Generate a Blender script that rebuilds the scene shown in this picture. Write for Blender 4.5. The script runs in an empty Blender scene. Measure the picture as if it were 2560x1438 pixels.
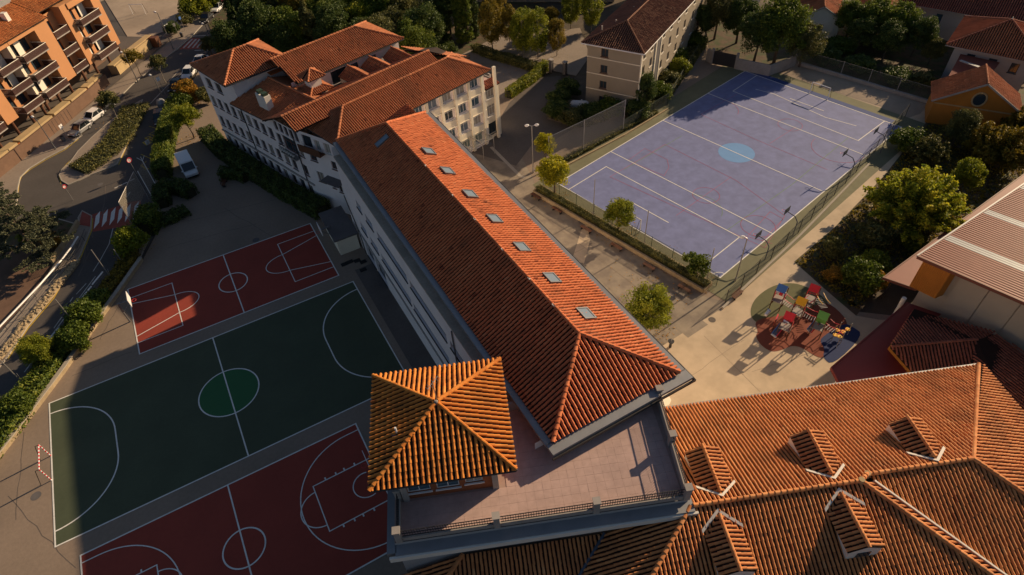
import bpy, bmesh, math, random
import numpy as np
from mathutils import Matrix, Vector

# ------------------------------------------------------------------ camera, sky, sun, exposure
SC = bpy.context.scene
COL = SC.collection
CF, CH = 1558.1687, 51.6056            # focal length (px of a 2560 wide picture), height above the yard
CR = np.array([0.865835, -0.497852, -0.049732])
CU = np.array([0.383371, 0.59628, 0.70532])
CW = np.array([0.321491, 0.629756, -0.707143])
cam_data = bpy.data.cameras.new('camera')
cam = bpy.data.objects.new('camera', cam_data); COL.objects.link(cam)
cam_data.sensor_width = 36.0
cam_data.lens = CF / 2560 * 36.0
cam_data.clip_start = 0.5; cam_data.clip_end = 3000
cam.matrix_world = Matrix(((CR[0], CU[0], -CW[0], 0), (CR[1], CU[1], -CW[1], 0), (CR[2], CU[2], -CW[2], CH), (0, 0, 0, 1)))
SC.camera = cam

SUN_AZ, SUN_EL = math.radians(7.0), math.radians(22.5)     # azimuth from +X, elevation
world = bpy.data.worlds.new('World'); SC.world = world; world.use_nodes = True
nt = world.node_tree
bg = nt.nodes['Background']; sky = nt.nodes.new('ShaderNodeTexSky')
sky.sky_type = 'NISHITA'; sky.sun_disc = False
sky.sun_elevation = SUN_EL; sky.sun_rotation = math.pi / 2 - SUN_AZ
sky.air_density = 1.0; sky.dust_density = 1.0; sky.ozone_density = 1.5
nt.links.new(sky.outputs[0], bg.inputs['Color']); bg.inputs['Strength'].default_value = 0.05
sd = bpy.data.lights.new('sun', 'SUN'); sd.energy = 5.0; sd.angle = math.radians(0.53); sd.color = (1.0, 0.75, 0.47)
sun = bpy.data.objects.new('sun', sd); COL.objects.link(sun)
sdir = Vector((math.cos(SUN_EL) * math.cos(SUN_AZ), math.cos(SUN_EL) * math.sin(SUN_AZ), math.sin(SUN_EL)))
sun.rotation_euler = (-sdir).to_track_quat('-Z', 'Y').to_euler(); sun.location = (60, 0, 60)
SC.view_settings.view_transform = 'Standard'; SC.view_settings.look = 'None'
SC.view_settings.gamma = 1.0; SC.view_settings.exposure = 0.35
try: SC.view_settings.use_curve_mapping = False
except Exception: pass
SC.cycles.use_denoising = True
SC.cycles.max_bounces = 6; SC.cycles.transparent_max_bounces = 12
random.seed(7); RNG = np.random.default_rng(7)

# ------------------------------------------------------------------ helpers
def at(px, py, z=0.0):
    """survey point: where the sight line of a picture point meets the level z"""
    d = CR * ((px - 1280) / CF) - CU * ((py - 719) / CF) + CW
    t = (z - CH) / d[2]
    return np.array([d[0] * t, d[1] * t, z])
def A2(px, py, z=0.0): return at(px, py, z)[:2]
def AL(pts, z=0.0): return [tuple(at(x, y, z)[:2]) for x, y in pts]

def frame(deg):
    c, s = math.cos(math.radians(deg)), math.sin(math.radians(deg))
    return (lambda p, q: np.array([p * c - q * s, p * s + q * c])), (lambda X, Y: np.array([X * c + Y * s, -X * s + Y * c]))

MATS = {}
def M(name, col, var=0.12, scale=1.5, rough=0.85, stain=0.0, sscale=0.15, bump=0.0, bscale=20.0, metal=0.0, spec=0.3, tint=None):
    if name in MATS: return MATS[name]
    m = bpy.data.materials.new(name); m.use_nodes = True; MATS[name] = m
    n, l = m.node_tree.nodes, m.node_tree.links
    b = n['Principled BSDF']; b.inputs['Roughness'].default_value = rough; b.inputs['Metallic'].default_value = metal
    b.inputs['Specular IOR Level'].default_value = spec
    g = n.new('ShaderNodeNewGeometry')
    def noise(sc, det=4):
        t = n.new('ShaderNodeTexNoise'); t.inputs['Scale'].default_value = sc; t.inputs['Detail'].default_value = det
        l.new(g.outputs['Position'], t.inputs['Vector']); return t
    def mth(op, a, bb):
        t = n.new('ShaderNodeMath'); t.operation = op
        for i, v in enumerate((a, bb)):
            if isinstance(v, (int, float)): t.inputs[i].default_value = v
            else: l.new(v, t.inputs[i])
        return t.outputs[0]
    f = mth('MULTIPLY_ADD', noise(scale).outputs['Fac'], 2 * var)
    f.node.inputs[2].default_value = 1 - var
    if stain:
        f2 = mth('MULTIPLY_ADD', noise(sscale, 6).outputs['Fac'], 3.0 * stain); f2.node.inputs[2].default_value = 1 - 1.5 * stain
        f = mth('MULTIPLY', f, f2)
    mx = n.new('ShaderNodeMix'); mx.data_type = 'RGBA'; mx.blend_type = 'MULTIPLY'; mx.inputs[0].default_value = 1.0
    if tint is not None:
        m2 = n.new('ShaderNodeMix'); m2.data_type = 'RGBA'
        r = n.new('ShaderNodeValToRGB'); r.color_ramp.elements[0].position = 0.42; r.color_ramp.elements[1].position = 0.62
        l.new(noise(sscale * 2.3, 8).outputs['Fac'], r.inputs[0]); l.new(r.outputs[0], m2.inputs[0])
        m2.inputs[6].default_value = (*col, 1); m2.inputs[7].default_value = (*tint, 1)
        l.new(m2.outputs[2], mx.inputs[6])
    else: mx.inputs[6].default_value = (*col, 1)
    cb = n.new('ShaderNodeCombineColor')
    for i in range(3): l.new(f, cb.inputs[i])
    l.new(cb.outputs[0], mx.inputs[7]); l.new(mx.outputs[2], b.inputs['Base Color'])
    if bump:
        bp = n.new('ShaderNodeBump'); bp.inputs['Strength'].default_value = bump; bp.inputs['Distance'].default_value = 0.05
        l.new(noise(bscale).outputs['Fac'], bp.inputs['Height']); l.new(bp.outputs[0], b.inputs['Normal'])
    return m

def M_attr(name, cols, attr='tv', rough=0.85, stain=0.0, sscale=0.3, dark=(0.05, 0.03, 0.025), transl=0.0, nv=0.15, spec=0.3, lo=0.48, hi=0.66):
    """colour picked per piece from a ramp over a stored per-piece value"""
    if name in MATS: return MATS[name]
    m = bpy.data.materials.new(name); m.use_nodes = True; MATS[name] = m
    n, l = m.node_tree.nodes, m.node_tree.links
    b = n['Principled BSDF']; b.inputs['Roughness'].default_value = rough; b.inputs['Specular IOR Level'].default_value = spec
    a = n.new('ShaderNodeAttribute'); a.attribute_name = attr
    r = n.new('ShaderNodeValToRGB'); e = r.color_ramp.elements
    e[0].position = 0; e[0].color = (*cols[0], 1); e[1].position = 1; e[1].color = (*cols[-1], 1)
    for i, c in enumerate(cols[1:-1]):
        x = e.new((i + 1) / (len(cols) - 1)); x.color = (*c, 1)
    l.new(a.outputs['Fac'], r.inputs[0])
    out = r.outputs[0]
    g = n.new('ShaderNodeNewGeometry')
    if stain:
        t = n.new('ShaderNodeTexNoise'); t.inputs['Scale'].default_value = sscale; t.inputs['Detail'].default_value = 8
        l.new(g.outputs['Position'], t.inputs['Vector'])
        r2 = n.new('ShaderNodeValToRGB'); r2.color_ramp.elements[0].position = lo; r2.color_ramp.elements[1].position = hi
        r2.color_ramp.elements[1].color = (stain, stain, stain, 1)
        l.new(t.outputs['Fac'], r2.inputs[0])
        mx = n.new('ShaderNodeMix'); mx.data_type = 'RGBA'; l.new(r2.outputs[0], mx.inputs[0]); l.new(out, mx.inputs[6]); mx.inputs[7].default_value = (*dark, 1)
        out = mx.outputs[2]
    l.new(out, b.inputs['Base Color'])
    if transl:
        tr = n.new('ShaderNodeBsdfTranslucent'); l.new(out, tr.inputs['Color'])
        ms = n.new('ShaderNodeMixShader'); ms.inputs[0].default_value = transl
        l.new(b.outputs[0], ms.inputs[1]); l.new(tr.outputs[0], ms.inputs[2])
        l.new(ms.outputs[0], n['Material Output'].inputs['Surface'])
    return m

def M_net(name, col, step=0.12, dens=0.3):
    """woven net: thin strands, open between"""
    m = bpy.data.materials.new(name); m.use_nodes = True; MATS[name] = m
    n, l = m.node_tree.nodes, m.node_tree.links
    b = n['Principled BSDF']; b.inputs['Base Color'].default_value = (*col, 1); b.inputs['Roughness'].default_value = 0.7
    tr = n.new('ShaderNodeBsdfTransparent'); ms = n.new('ShaderNodeMixShader')
    tc = n.new('ShaderNodeTexCoord'); sx = n.new('ShaderNodeSeparateXYZ'); l.new(tc.outputs['UV'], sx.inputs[0])
    prev = None
    for i in range(2):
        w = n.new('ShaderNodeMath'); w.operation = 'PINGPONG'; w.inputs[1].default_value = step / 2
        l.new(sx.outputs[i], w.inputs[0])
        c = n.new('ShaderNodeMath'); c.operation = 'LESS_THAN'; c.inputs[1].default_value = step / 2 * dens / 2
        l.new(w.outputs[0], c.inputs[0])
        if prev is None: prev = c
        else:
            x = n.new('ShaderNodeMath'); x.operation = 'MAXIMUM'; l.new(prev.outputs[0], x.inputs[0]); l.new(c.outputs[0], x.inputs[1]); prev = x
    l.new(prev.outputs[0], ms.inputs[0]); l.new(tr.outputs[0], ms.inputs[1]); l.new(b.outputs[0], ms.inputs[2])
    l.new(ms.outputs[0], n['Material Output'].inputs['Surface'])
    return m

def M_glass(name, col=(0.03, 0.045, 0.06), rough=0.08):
    if name in MATS: return MATS[name]
    m = bpy.data.materials.new(name); m.use_nodes = True; MATS[name] = m
    b = m.node_tree.nodes['Principled BSDF']; b.inputs['Base Color'].default_value = (*col, 1)
    b.inputs['Roughness'].default_value = rough; b.inputs['Specular IOR Level'].default_value = 0.8
    return m

class MB:
    """collects shapes in world (or thing) coordinates, builds ONE mesh object"""
    def __init__(s): s.v = []; s.f = []
    def add(s, vs, fs):
        o = len(s.v); s.v.extend([tuple(map(float, x)) for x in vs]); s.f.extend([tuple(i + o for i in f) for f in fs]); return s
    def poly(s, pts): return s.add(pts, [tuple(range(len(pts)))])
    def flat(s, xy, z): 
        a = sum(xy[i][0] * xy[(i + 1) % len(xy)][1] - xy[(i + 1) % len(xy)][0] * xy[i][1] for i in range(len(xy)))
        if a < 0: xy = xy[::-1]
        return s.poly([(x, y, z) for x, y in xy])
    def prism(s, xy, z0, z1, bottom=True):
        a = sum(xy[i][0] * xy[(i + 1) % len(xy)][1] - xy[(i + 1) % len(xy)][0] * xy[i][1] for i in range(len(xy)))
        if a < 0: xy = xy[::-1]
        n = len(xy)
        vs = [(x, y, z0) for x, y in xy] + [(x, y, z1) for x, y in xy]
        fs = [(i, (i + 1) % n, (i + 1) % n + n, i + n) for i in range(n)] + [tuple(range(n, 2 * n))]
        if bottom: fs.append(tuple(range(n - 1, -1, -1)))
        return s.add(vs, fs)
    def box(s, c, size, rz=0.0):
        cx, cy, cz = c; a, b, h = size[0] / 2, size[1] / 2, size[2] / 2
        co, si = math.cos(rz), math.sin(rz)
        xy = [(cx + x * co - y * si, cy + x * si + y * co) for x, y in ((-a, -b), (a, -b), (a, b), (-a, b))]
        return s.prism(xy, cz - h, cz + h)
    def tube(s, p0, p1, r0, r1=None, n=8, cap=True):
        r1 = r0 if r1 is None else r1
        p0, p1 = np.array(p0, float), np.array(p1, float); d = p1 - p0; L = np.linalg.norm(d)
        if L < 1e-6: return s
        d /= L; u = np.cross(d, (0, 0, 1.0) if abs(d[2]) < 0.9 else (1.0, 0, 0)); u /= np.linalg.norm(u); w = np.cross(d, u)
        vs = []
        for p, r in ((p0, r0), (p1, r1)):
            for i in range(n):
                t = 2 * math.pi * i / n; vs.append(p + r * (math.cos(t) * u + math.sin(t) * w))
        fs = [(i, i + n, (i + 1) % n + n, (i + 1) % n) for i in range(n)]
        if cap: fs += [tuple(range(n)), tuple(range(2 * n - 1, n - 1, -1))]
        return s.add(vs, fs)
    def path(s, pts, r, n=6):
        for a, b in zip(pts[:-1], pts[1:]): s.tube(a, b, r, n=n)
        return s
    def beam(s, p0, p1, w, h):
        """rectangular bar, w sideways, h upward"""
        p0, p1 = np.array(p0, float), np.array(p1, float); d = p1 - p0; d /= np.linalg.norm(d)
        u = np.cross(d, (0, 0, 1.0) if abs(d[2]) < 0.95 else (1.0, 0, 0)); u /= np.linalg.norm(u); k = np.cross(u, d)
        vs = [p + a * u * w / 2 + b * k * h / 2 for p in (p0, p1) for a, b in ((-1, -1), (1, -1), (1, 1), (-1, 1))]
        return s.add(vs, [(0, 1, 2, 3), (7, 6, 5, 4), (0, 4, 5, 1), (1, 5, 6, 2), (2, 6, 7, 3), (3, 7, 4, 0)])
    def strip(s, pts, w, z, closed=False):
        """painted line of width w along a polyline"""
        P = [np.array(p[:2], float) for p in pts]; n = len(P); L = []; R = []
        for i in range(n):
            a = P[i - 1] if (i > 0 or closed) else None; b = P[(i + 1) % n] if (i < n - 1 or closed) else None
            d1 = (P[i] - a) / (np.linalg.norm(P[i] - a) + 1e-9) if a is not None else None
            d2 = (b - P[i]) / (np.linalg.norm(b - P[i]) + 1e-9) if b is not None else None
            if d1 is None: d1 = d2
            if d2 is None: d2 = d1
            t = d1 + d2; nn = np.linalg.norm(t); t = t / nn if nn > 1e-6 else d1
            nrm = np.array([-t[1], t[0]]); k = max(0.4, nrm @ np.array([-d1[1], d1[0]]))
            L.append(P[i] + nrm * w / 2 / k); R.append(P[i] - nrm * w / 2 / k)
        vs = [(p[0], p[1], z) for p in R] + [(p[0], p[1], z) for p in L]
        m = n if closed else n - 1
        return s.add(vs, [(i, (i + 1) % n, (i + 1) % n + n, i + n) for i in range(m)])
    def wall(s, pts, w, z0, z1, closed=False):
        """upright slab of thickness w along a polyline"""
        t = MB(); t.strip(pts, w, z1, closed); n = len(pts); m = n if closed else n - 1
        s.add(t.v, t.f)
        for side in (0, n):
            for i in range(m):
                a, b = np.array(t.v[side + i]), np.array(t.v[side + (i + 1) % n])
                s.poly([(a[0], a[1], z0), (b[0], b[1], z0), tuple(b), tuple(a)] if side == 0 else [(b[0], b[1], z0), (a[0], a[1], z0), tuple(a), tuple(b)])
        if not closed:
            for i in (0, n - 1):
                a, b = t.v[i], t.v[n + i]
                s.poly([(a[0], a[1], z0), (b[0], b[1], z0), b, a])
        return s
    def build(s, name, mat, parent=None, kind=None, label=None, smooth=False):
        me = bpy.data.meshes.new(name)
        off = ORG.get(parent.name, (0, 0, 0)) if parent is not None else (0, 0, 0)
        v = np.array(s.v, float).reshape(-1, 3) - np.array(off)
        me.from_pydata(v.tolist(), [], s.f); me.update()
        if smooth: me.polygons.foreach_set('use_smooth', [True] * len(me.polygons))
        me.materials.append(mat if not isinstance(mat, str) else MATS[mat])
        return link(name, me, parent, kind, label)

ORG = {}
def link(name, me, parent=None, kind=None, label=None):
    o = bpy.data.objects.new(name, me); COL.objects.link(o)
    if parent is not None:
        o.parent = parent; ORG[o.name] = ORG.get(parent.name, (0, 0, 0))
    else: ORG[o.name] = (0, 0, 0)
    if kind: o['kind'] = kind
    if label: o['label'] = label
    return o
def tag(o, label, cat, group=None):
    o['label'] = label; o['category'] = cat
    if group: o['group'] = group
    return o
def thing(name, label, cat, loc=(0, 0, 0), rz=0.0, group=None):
    """Empty at the thing's base; with rz the parts are given in the thing's own coordinates"""
    o = bpy.data.objects.new(name, None); COL.objects.link(o); o.empty_display_size = 0.5
    o.location = tuple(float(x) for x in loc); o.rotation_euler = (0, 0, rz)
    ORG[o.name] = tuple(float(x) for x in loc) if rz == 0.0 else (0, 0, 0)
    return tag(o, label, cat, group)
def local_thing(name, label, cat, loc, rz, group=None):
    o = thing(name, label, cat, loc, rz, group); ORG[o.name] = (0, 0, 0); return o
def dup(root, loc=None, rz=None, label=None, scale=None, group=None):
    def rec(o, parent):
        c = o.copy(); COL.objects.link(c); c.parent = parent
        for ch in [x for x in CHILD.get(o.name, [])]: rec(ch, c)
        return c
    CHILD = {}
    for o in COL.objects:
        if o.parent is not None: CHILD.setdefault(o.parent.name, []).append(o)
    r = rec(root, None)
    if loc is not None: r.location = tuple(float(x) for x in loc)
    if rz is not None: r.rotation_euler = (0, 0, rz)
    if scale is not None: r.scale = scale if hasattr(scale, '__len__') else (scale,) * 3
    if label: r['label'] = label
    if group: r['group'] = group
    return r
def structure(name, mb, mat, parent=None):
    return mb.build(name, mat, parent, kind='structure' if parent is None else None)

def add_float_attr(me, name, per_face):
    a = me.attributes.new(name, 'FLOAT', 'FACE'); a.data.foreach_set('value', np.asarray(per_face, dtype=np.float32))
# ------------------------------------------------------------------ roofs of barrel tiles
def newell(P):
    n = np.zeros(3)
    for i in range(len(P)):
        a, b = P[i], P[(i + 1) % len(P)]
        n += np.array([(a[1] - b[1]) * (a[2] + b[2]), (a[2] - b[2]) * (a[0] + b[0]), (a[0] - b[0]) * (a[1] + b[1])])
    n /= np.linalg.norm(n); return n if n[2] > 0 else -n

def tile_profile(w, L, lift=0.03, m=5):
    vs = []
    for y, r, h in ((0.0, 0.345 * w, lift), (L, 0.295 * w, 0.0)):
        for i in range(m):
            t = math.radians(-82 + 164 * i / (m - 1)); vs.append((r * math.sin(t), y, h + r * 1.2 * math.cos(t)))
    fs = [(i, i + 1, i + 1 + m, i + m) for i in range(m - 1)] + [tuple(range(m - 1, -1, -1))]
    return np.array(vs), fs

def tile_single_meshes(w, L, mat):
    key = ('tile', round(w, 3), round(L, 3), mat.name)
    if key not in CACHE:
        vs, fs = tile_profile(w, L); out = []
        for k in range(8):
            me = bpy.data.meshes.new('roof_tile'); me.from_pydata(vs.tolist(), [], fs); me.update(); me.materials.append(mat)
            add_float_attr(me, 'tv', [(k + 0.5) / 8] * len(fs)); out.append(me)
        CACHE[key] = out
    return CACHE[key]
CACHE = {}

def roof(owner, faces, mat, w=0.33, L=0.42, singles=0, thick=0.14, under=None, seed=1, name='roof'):
    """slab with real barrel tiles in columns down the slope; the nearest full tiles are objects of their own"""
    rng = np.random.default_rng(seed)
    mb = MB(); faces = [[np.array(p, float) for p in F] for F in faces]
    for F in faces:
        n = newell(F); G = list(F)
        c = np.cross(G[1] - G[0], G[2] - G[1])
        if c[2] < 0: G = G[::-1]
        k = len(G); B = [g - np.array([0, 0, thick]) for g in G]
        mb.add(G + B, [tuple(range(k)), tuple(range(2 * k - 1, k - 1, -1))] + [(i, i + k, (i + 1) % k + k, (i + 1) % k) for i in range(k)])
    ro = mb.build(name, under or MATS['tile_bed'], owner)
    V0, fs0 = tile_profile(w, 1.0); m2 = len(V0); cand = []; allV = []; allF = []; allT = []; base = 0
    org = np.array(ORG[ro.name])
    for F in faces:
        n = newell(F); d = np.array([0, 0, -1.0]) - n * (-n[2]); d /= np.linalg.norm(d); u = -d; e = np.cross(u, n)
        c0 = np.mean([p @ n for p in F]) + 0.012
        ab = np.array([(p @ e, p @ u) for p in F]); amin, amax = ab[:, 0].min(), ab[:, 0].max()
        nc = max(1, int((amax - amin) / w)); st = (amax - amin) / nc
        rows = []
        for i in range(nc):
            a = amin + (i + 0.5) * st; ys = []
            for j in range(len(ab)):
                p, q = ab[j], ab[(j + 1) % len(ab)]
                if (p[0] - a) * (q[0] - a) < 0: ys.append(p[1] + (q[1] - p[1]) * (a - p[0]) / (q[0] - p[0]))
            if len(ys) < 2: continue
            b0, b1 = min(ys), max(ys); b = b0 - 0.04
            while b < b1 - 0.06:
                rows.append((a, b, min(L + 0.05, b1 - b))); b += L
        if not rows: continue
        R = np.array(rows); N = len(R)
        a = R[:, 0] + rng.normal(0, 0.007, N); b = R[:, 1]; ln = R[:, 2]; lift = 0.85 + 0.3 * rng.random(N); yaw = rng.normal(0, 0.012, N)
        tv = np.clip(0.5 + 0.5 * (rng.beta(2.2, 2.0, N) - 0.5) + (rng.random(N) < 0.05) * rng.uniform(-.45, .45, N) + .10 * np.sin(a * 1.3 + 2 * np.sin(b * .9)) * np.sin(b * 1.1 + 1.7 * np.sin(a * .37)), 0, 1)
        orgp = a[:, None] * e + b[:, None] * u + (c0 + rng.normal(0, 0.006, N))[:, None] * n
        cam_d = np.linalg.norm(orgp - np.array([0, 0, CH]), axis=1)
        full = ln > L
        cand += [(cam_d[i], orgp[i], e, u, n, yaw[i], tv[i]) for i in range(N) if full[i]] if singles else []
        X = V0[None, :, 0] + V0[None, :, 1] * ln[:, None] * yaw[:, None]; Y = V0[None, :, 1] * ln[:, None]; Z = V0[None, :, 2] * lift[:, None]
        W = orgp[:, None, :] + X[..., None] * e + Y[..., None] * u + Z[..., None] * n
        allV.append((W, cam_d, full, tv))
    chosen = None
    if singles and cand:
        cand.sort(key=lambda t: t[0]); lim = cand[min(singles, len(cand)) - 1][0]
        ms = tile_single_meshes(w, L + 0.05, mat)
        for dd, o, e, u, n, yw, t in cand[:singles]:
            ob = bpy.data.objects.new('roof_tile', ms[min(7, int(t * 8))]); COL.objects.link(ob); ob.parent = ro
            e2 = e * math.cos(yw) - u * math.sin(yw); u2 = u * math.cos(yw) + e * math.sin(yw)
            p = o - org
            ob.matrix_basis = Matrix(((e2[0], u2[0], n[0], p[0]), (e2[1], u2[1], n[1], p[1]), (e2[2], u2[2], n[2], p[2]), (0, 0, 0, 1)))
    vv = []; ff = []; tt = []; base = 0
    for W, cd, full, tv in allV:
        keep = ~(full & (cd <= lim)) if (singles and cand) else np.ones(len(cd), bool)
        W = W[keep]; t = tv[keep]; N = len(W); vv.append(W.reshape(-1, 3))
        for f in fs0:
            idx = (np.arange(N) * m2)[:, None] + np.array(f)[None, :] + base
            ff += idx.tolist(); tt.append(t)
        base += N * m2
    if base:
        me = bpy.data.meshes.new('roof_tiles'); me.from_pydata((np.concatenate(vv) - org).tolist(), [], ff); me.update(); me.materials.append(mat)
        add_float_attr(me, 'tv', np.concatenate(tt))
        link('roof_tiles', me, ro, kind='stuff')
    return ro

def ridge(ro, p0, p1, mat, r=0.2, step=0.45, single=True, lift=0.05):
    """row of lapped half-round caps along a ridge or hip"""
    p0, p1 = np.array(p0, float), np.array(p1, float); d = p1 - p0; Lg = np.linalg.norm(d); d /= Lg
    e = np.cross(d, (0, 0, 1.0)); e /= np.linalg.norm(e); n = np.cross(e, d); k = max(1, int(round(Lg / step))); st = Lg / k
    org = np.array(ORG[ro.name])
    vs, fs = tile_profile(2 * r / 0.69, st + 0.07, lift=0.04, m=6)
    if single:
        key = ('cap', round(r, 3), round(st, 2), mat.name)
        if key not in CACHE:
            out = []
            for j in range(4):
                me = bpy.data.meshes.new('ridge_tile'); me.from_pydata(vs.tolist(), [], fs); me.update(); me.materials.append(mat)
                add_float_attr(me, 'tv', [0.3 + 0.16 * j] * len(fs)); out.append(me)
            CACHE[key] = out
        for i in range(k):
            ob = bpy.data.objects.new('ridge_tile', CACHE[key][random.randrange(4)]); COL.objects.link(ob); ob.parent = ro
            p = p0 + d * st * i + n * lift - org
            ob.matrix_basis = Matrix(((e[0], d[0], n[0], p[0]), (e[1], d[1], n[1], p[1]), (e[2], d[2], n[2], p[2]), (0, 0, 0, 1)))
    else:
        mb = MB(); tv = []
        for i in range(k):
            p = p0 + d * st * i + n * lift
            mb.add([p + v[0] * e + v[1] * d + v[2] * n for v in vs], fs); tv += [random.uniform(0.3, 0.8)] * len(fs)
        o = mb.build('ridge_tiles', mat, ro, kind='stuff'); add_float_attr(o.data, 'tv', tv)

# ------------------------------------------------------------------ walls with real openings, windows
class Walls:
    def __init__(s): s.mb = MB(); s.w = []
    def face(s, p0, p1, z0, z1, ops=(), depth=0.2):
        """wall from p0 to p1 (outside on the right hand), ops = (u, z, w, h, style)"""
        p0, p1 = np.array(p0[:2], float), np.array(p1[:2], float); L = np.linalg.norm(p1 - p0); t = (p1 - p0) / L; n = np.array([t[1], -t[0]])
        ops = [o for o in ops if o[0] >= 0 and o[0] + o[2] <= L and o[1] >= z0 - 1e-6 and o[1] + o[3] <= z1]
        us = sorted({0.0, L} | {round(x, 4) for o in ops for x in (o[0], o[0] + o[2])})
        zs = sorted({z0, z1} | {round(x, 4) for o in ops for x in (o[1], o[1] + o[3])})
        pt = lambda u, z, dd=0.0: (p0[0] + t[0] * u - n[0] * dd, p0[1] + t[1] * u - n[1] * dd, z)
        for i in range(len(us) - 1):
            for j in range(len(zs) - 1):
                um, zm = (us[i] + us[i + 1]) / 2, (zs[j] + zs[j + 1]) / 2
                if any(o[0] < um < o[0] + o[2] and o[1] < zm < o[1] + o[3] for o in ops): continue
                s.mb.poly([pt(us[i], zs[j]), pt(us[i + 1], zs[j]), pt(us[i + 1], zs[j + 1]), pt(us[i], zs[j + 1])])
        for (u, z, w, h, st) in ops:
            q = [(u, z), (u + w, z), (u + w, z + h), (u, z + h)]
            for k in range(4):
                a, b = q[k], q[(k + 1) % 4]
                s.mb.poly([pt(*b), pt(*a), pt(*a, depth), pt(*b, depth)])
            s.w.append((np.array(pt(u, z, depth)), t, n, w, h, st, depth))
        return s
    def build(s, owner, mat, label=None):
        s.mb.build('wall', mat, owner, label=label)
        for (p, t, n, w, h, st, depth) in s.w: window(owner, p, t, n, w, h, st, depth)

VARY = {'school': ('glass', 'glass', 'glass', 'pane_blind'), 'white2': ('glass_blue', 'glass', 'glass_sky', 'pane_blind'), 'white3': ('glass_blue', 'glass', 'glass_blue', 'pane_blind'), 'plain': ('glass', 'glass', 'pane_blind'), 'dark': ('glass', 'glass', 'glass_blue')}
def window(owner, p, t, n, w, h, style, depth=0.2):
    fm, pm, cols, rows, sill = STYLES[style]
    var = random.choice(VARY.get(style, (pm,))); key = ('win', round(w, 2), round(h, 2), style, var); pm = var
    if key not in CACHE:
        a = MB(); f = 0.07
        for x0, x1, z0, z1 in ((0, w, 0, f), (0, w, h - f, h), (0, f, f, h - f), (w - f, w, f, h - f)): a.add(*cuboid(x0, x1, -0.02, 0.05, z0, z1))
        for i in range(1, cols): a.add(*cuboid(w * i / cols - 0.03, w * i / cols + 0.03, -0.01, 0.045, f, h - f))
        for i in range(1, rows): a.add(*cuboid(f, w - f, -0.012, 0.042, h * 0.68 - 0.025, h * 0.68 + 0.025))
        if sill: a.add(*cuboid(-0.1, w + 0.1, 0.0, depth + 0.1, -0.09, -0.003))
        b = MB(); b.add(*cuboid(f * 0.5, w - f * 0.5, 0.0, 0.015, f * 0.5, h - f * 0.5))
        mes = []
        for nm, mbx, mt in (('window', a, fm), ('pane', b, pm)):
            me = bpy.data.meshes.new(nm); me.from_pydata(mbx.v, [], mbx.f); me.update(); me.materials.append(MATS[mt]); mes.append(me)
        CACHE[key] = mes
    q = p - np.array(ORG[owner.name])
    mt = Matrix(((t[0], n[0], 0, q[0]), (t[1], n[1], 0, q[1]), (0, 0, 1, q[2]), (0, 0, 0, 1)))
    o = bpy.data.objects.new('window', CACHE[key][0]); COL.objects.link(o); o.parent = owner; o.matrix_basis = mt
    c = bpy.data.objects.new('pane', CACHE[key][1]); COL.objects.link(c); c.parent = o
    return o
def cuboid(x0, x1, y0, y1, z0, z1):
    v = [(x, y, z) for z in (z0, z1) for x, y in ((x0, y0), (x1, y0), (x1, y1), (x0, y1))]
    return v, [(3, 2, 1, 0), (4, 5, 6, 7), (0, 1, 5, 4), (1, 2, 6, 5), (2, 3, 7, 6), (3, 0, 4, 7)]

# ------------------------------------------------------------------ foliage
def leaf_quads(c, size, rng, out=None, flat=0.0):
    """one small folded leaf clump (diamond) per centre"""
    N = len(c); s = size * (0.6 + 0.8 * rng.random(N))
    nrm = rng.normal(size=(N, 3))
    if out is not None: nrm = nrm * 0.75 + out
    nrm[:, 2] += flat
    nrm /= np.linalg.norm(nrm, axis=1)[:, None] + 1e-9
    r = rng.normal(size=(N, 3)); u = np.cross(nrm, r); u /= np.linalg.norm(u, axis=1)[:, None] + 1e-9; v = np.cross(nrm, u)
    a = c + u * s[:, None]; b = c + v * s[:, None] * 0.62 + nrm * s[:, None] * 0.18; d = c - u * s[:, None]; e = c - v * s[:, None] * 0.62 + nrm * s[:, None] * 0.18
    V = np.stack([a, b, d, e], 1).reshape(-1, 3)
    F = (np.arange(N) * 4)[:, None] + np.array([0, 1, 2, 3])[None, :]
    return V, F
def leaf_mesh(name, c, size, mat, rng, out=None, flat=0.0, tv=None):
    V, F = leaf_quads(c, size, rng, out, flat)
    me = bpy.data.meshes.new(name); me.vertices.add(len(V)); me.vertices.foreach_set('co', V.astype(np.float32).ravel())
    me.loops.add(F.size); me.loops.foreach_set('vertex_index', F.astype(np.int32).ravel())
    me.polygons.add(len(F)); me.polygons.foreach_set('loop_start', (np.arange(len(F)) * 4).astype(np.int32)); me.polygons.foreach_set('loop_total', np.full(len(F), 4, np.int32))
    me.update(calc_edges=True); me.materials.append(MATS[mat] if isinstance(mat, str) else mat)
    add_float_attr(me, 'tv', np.clip(rng.random(len(F)) if tv is None else tv, 0, 1)); return me

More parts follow.
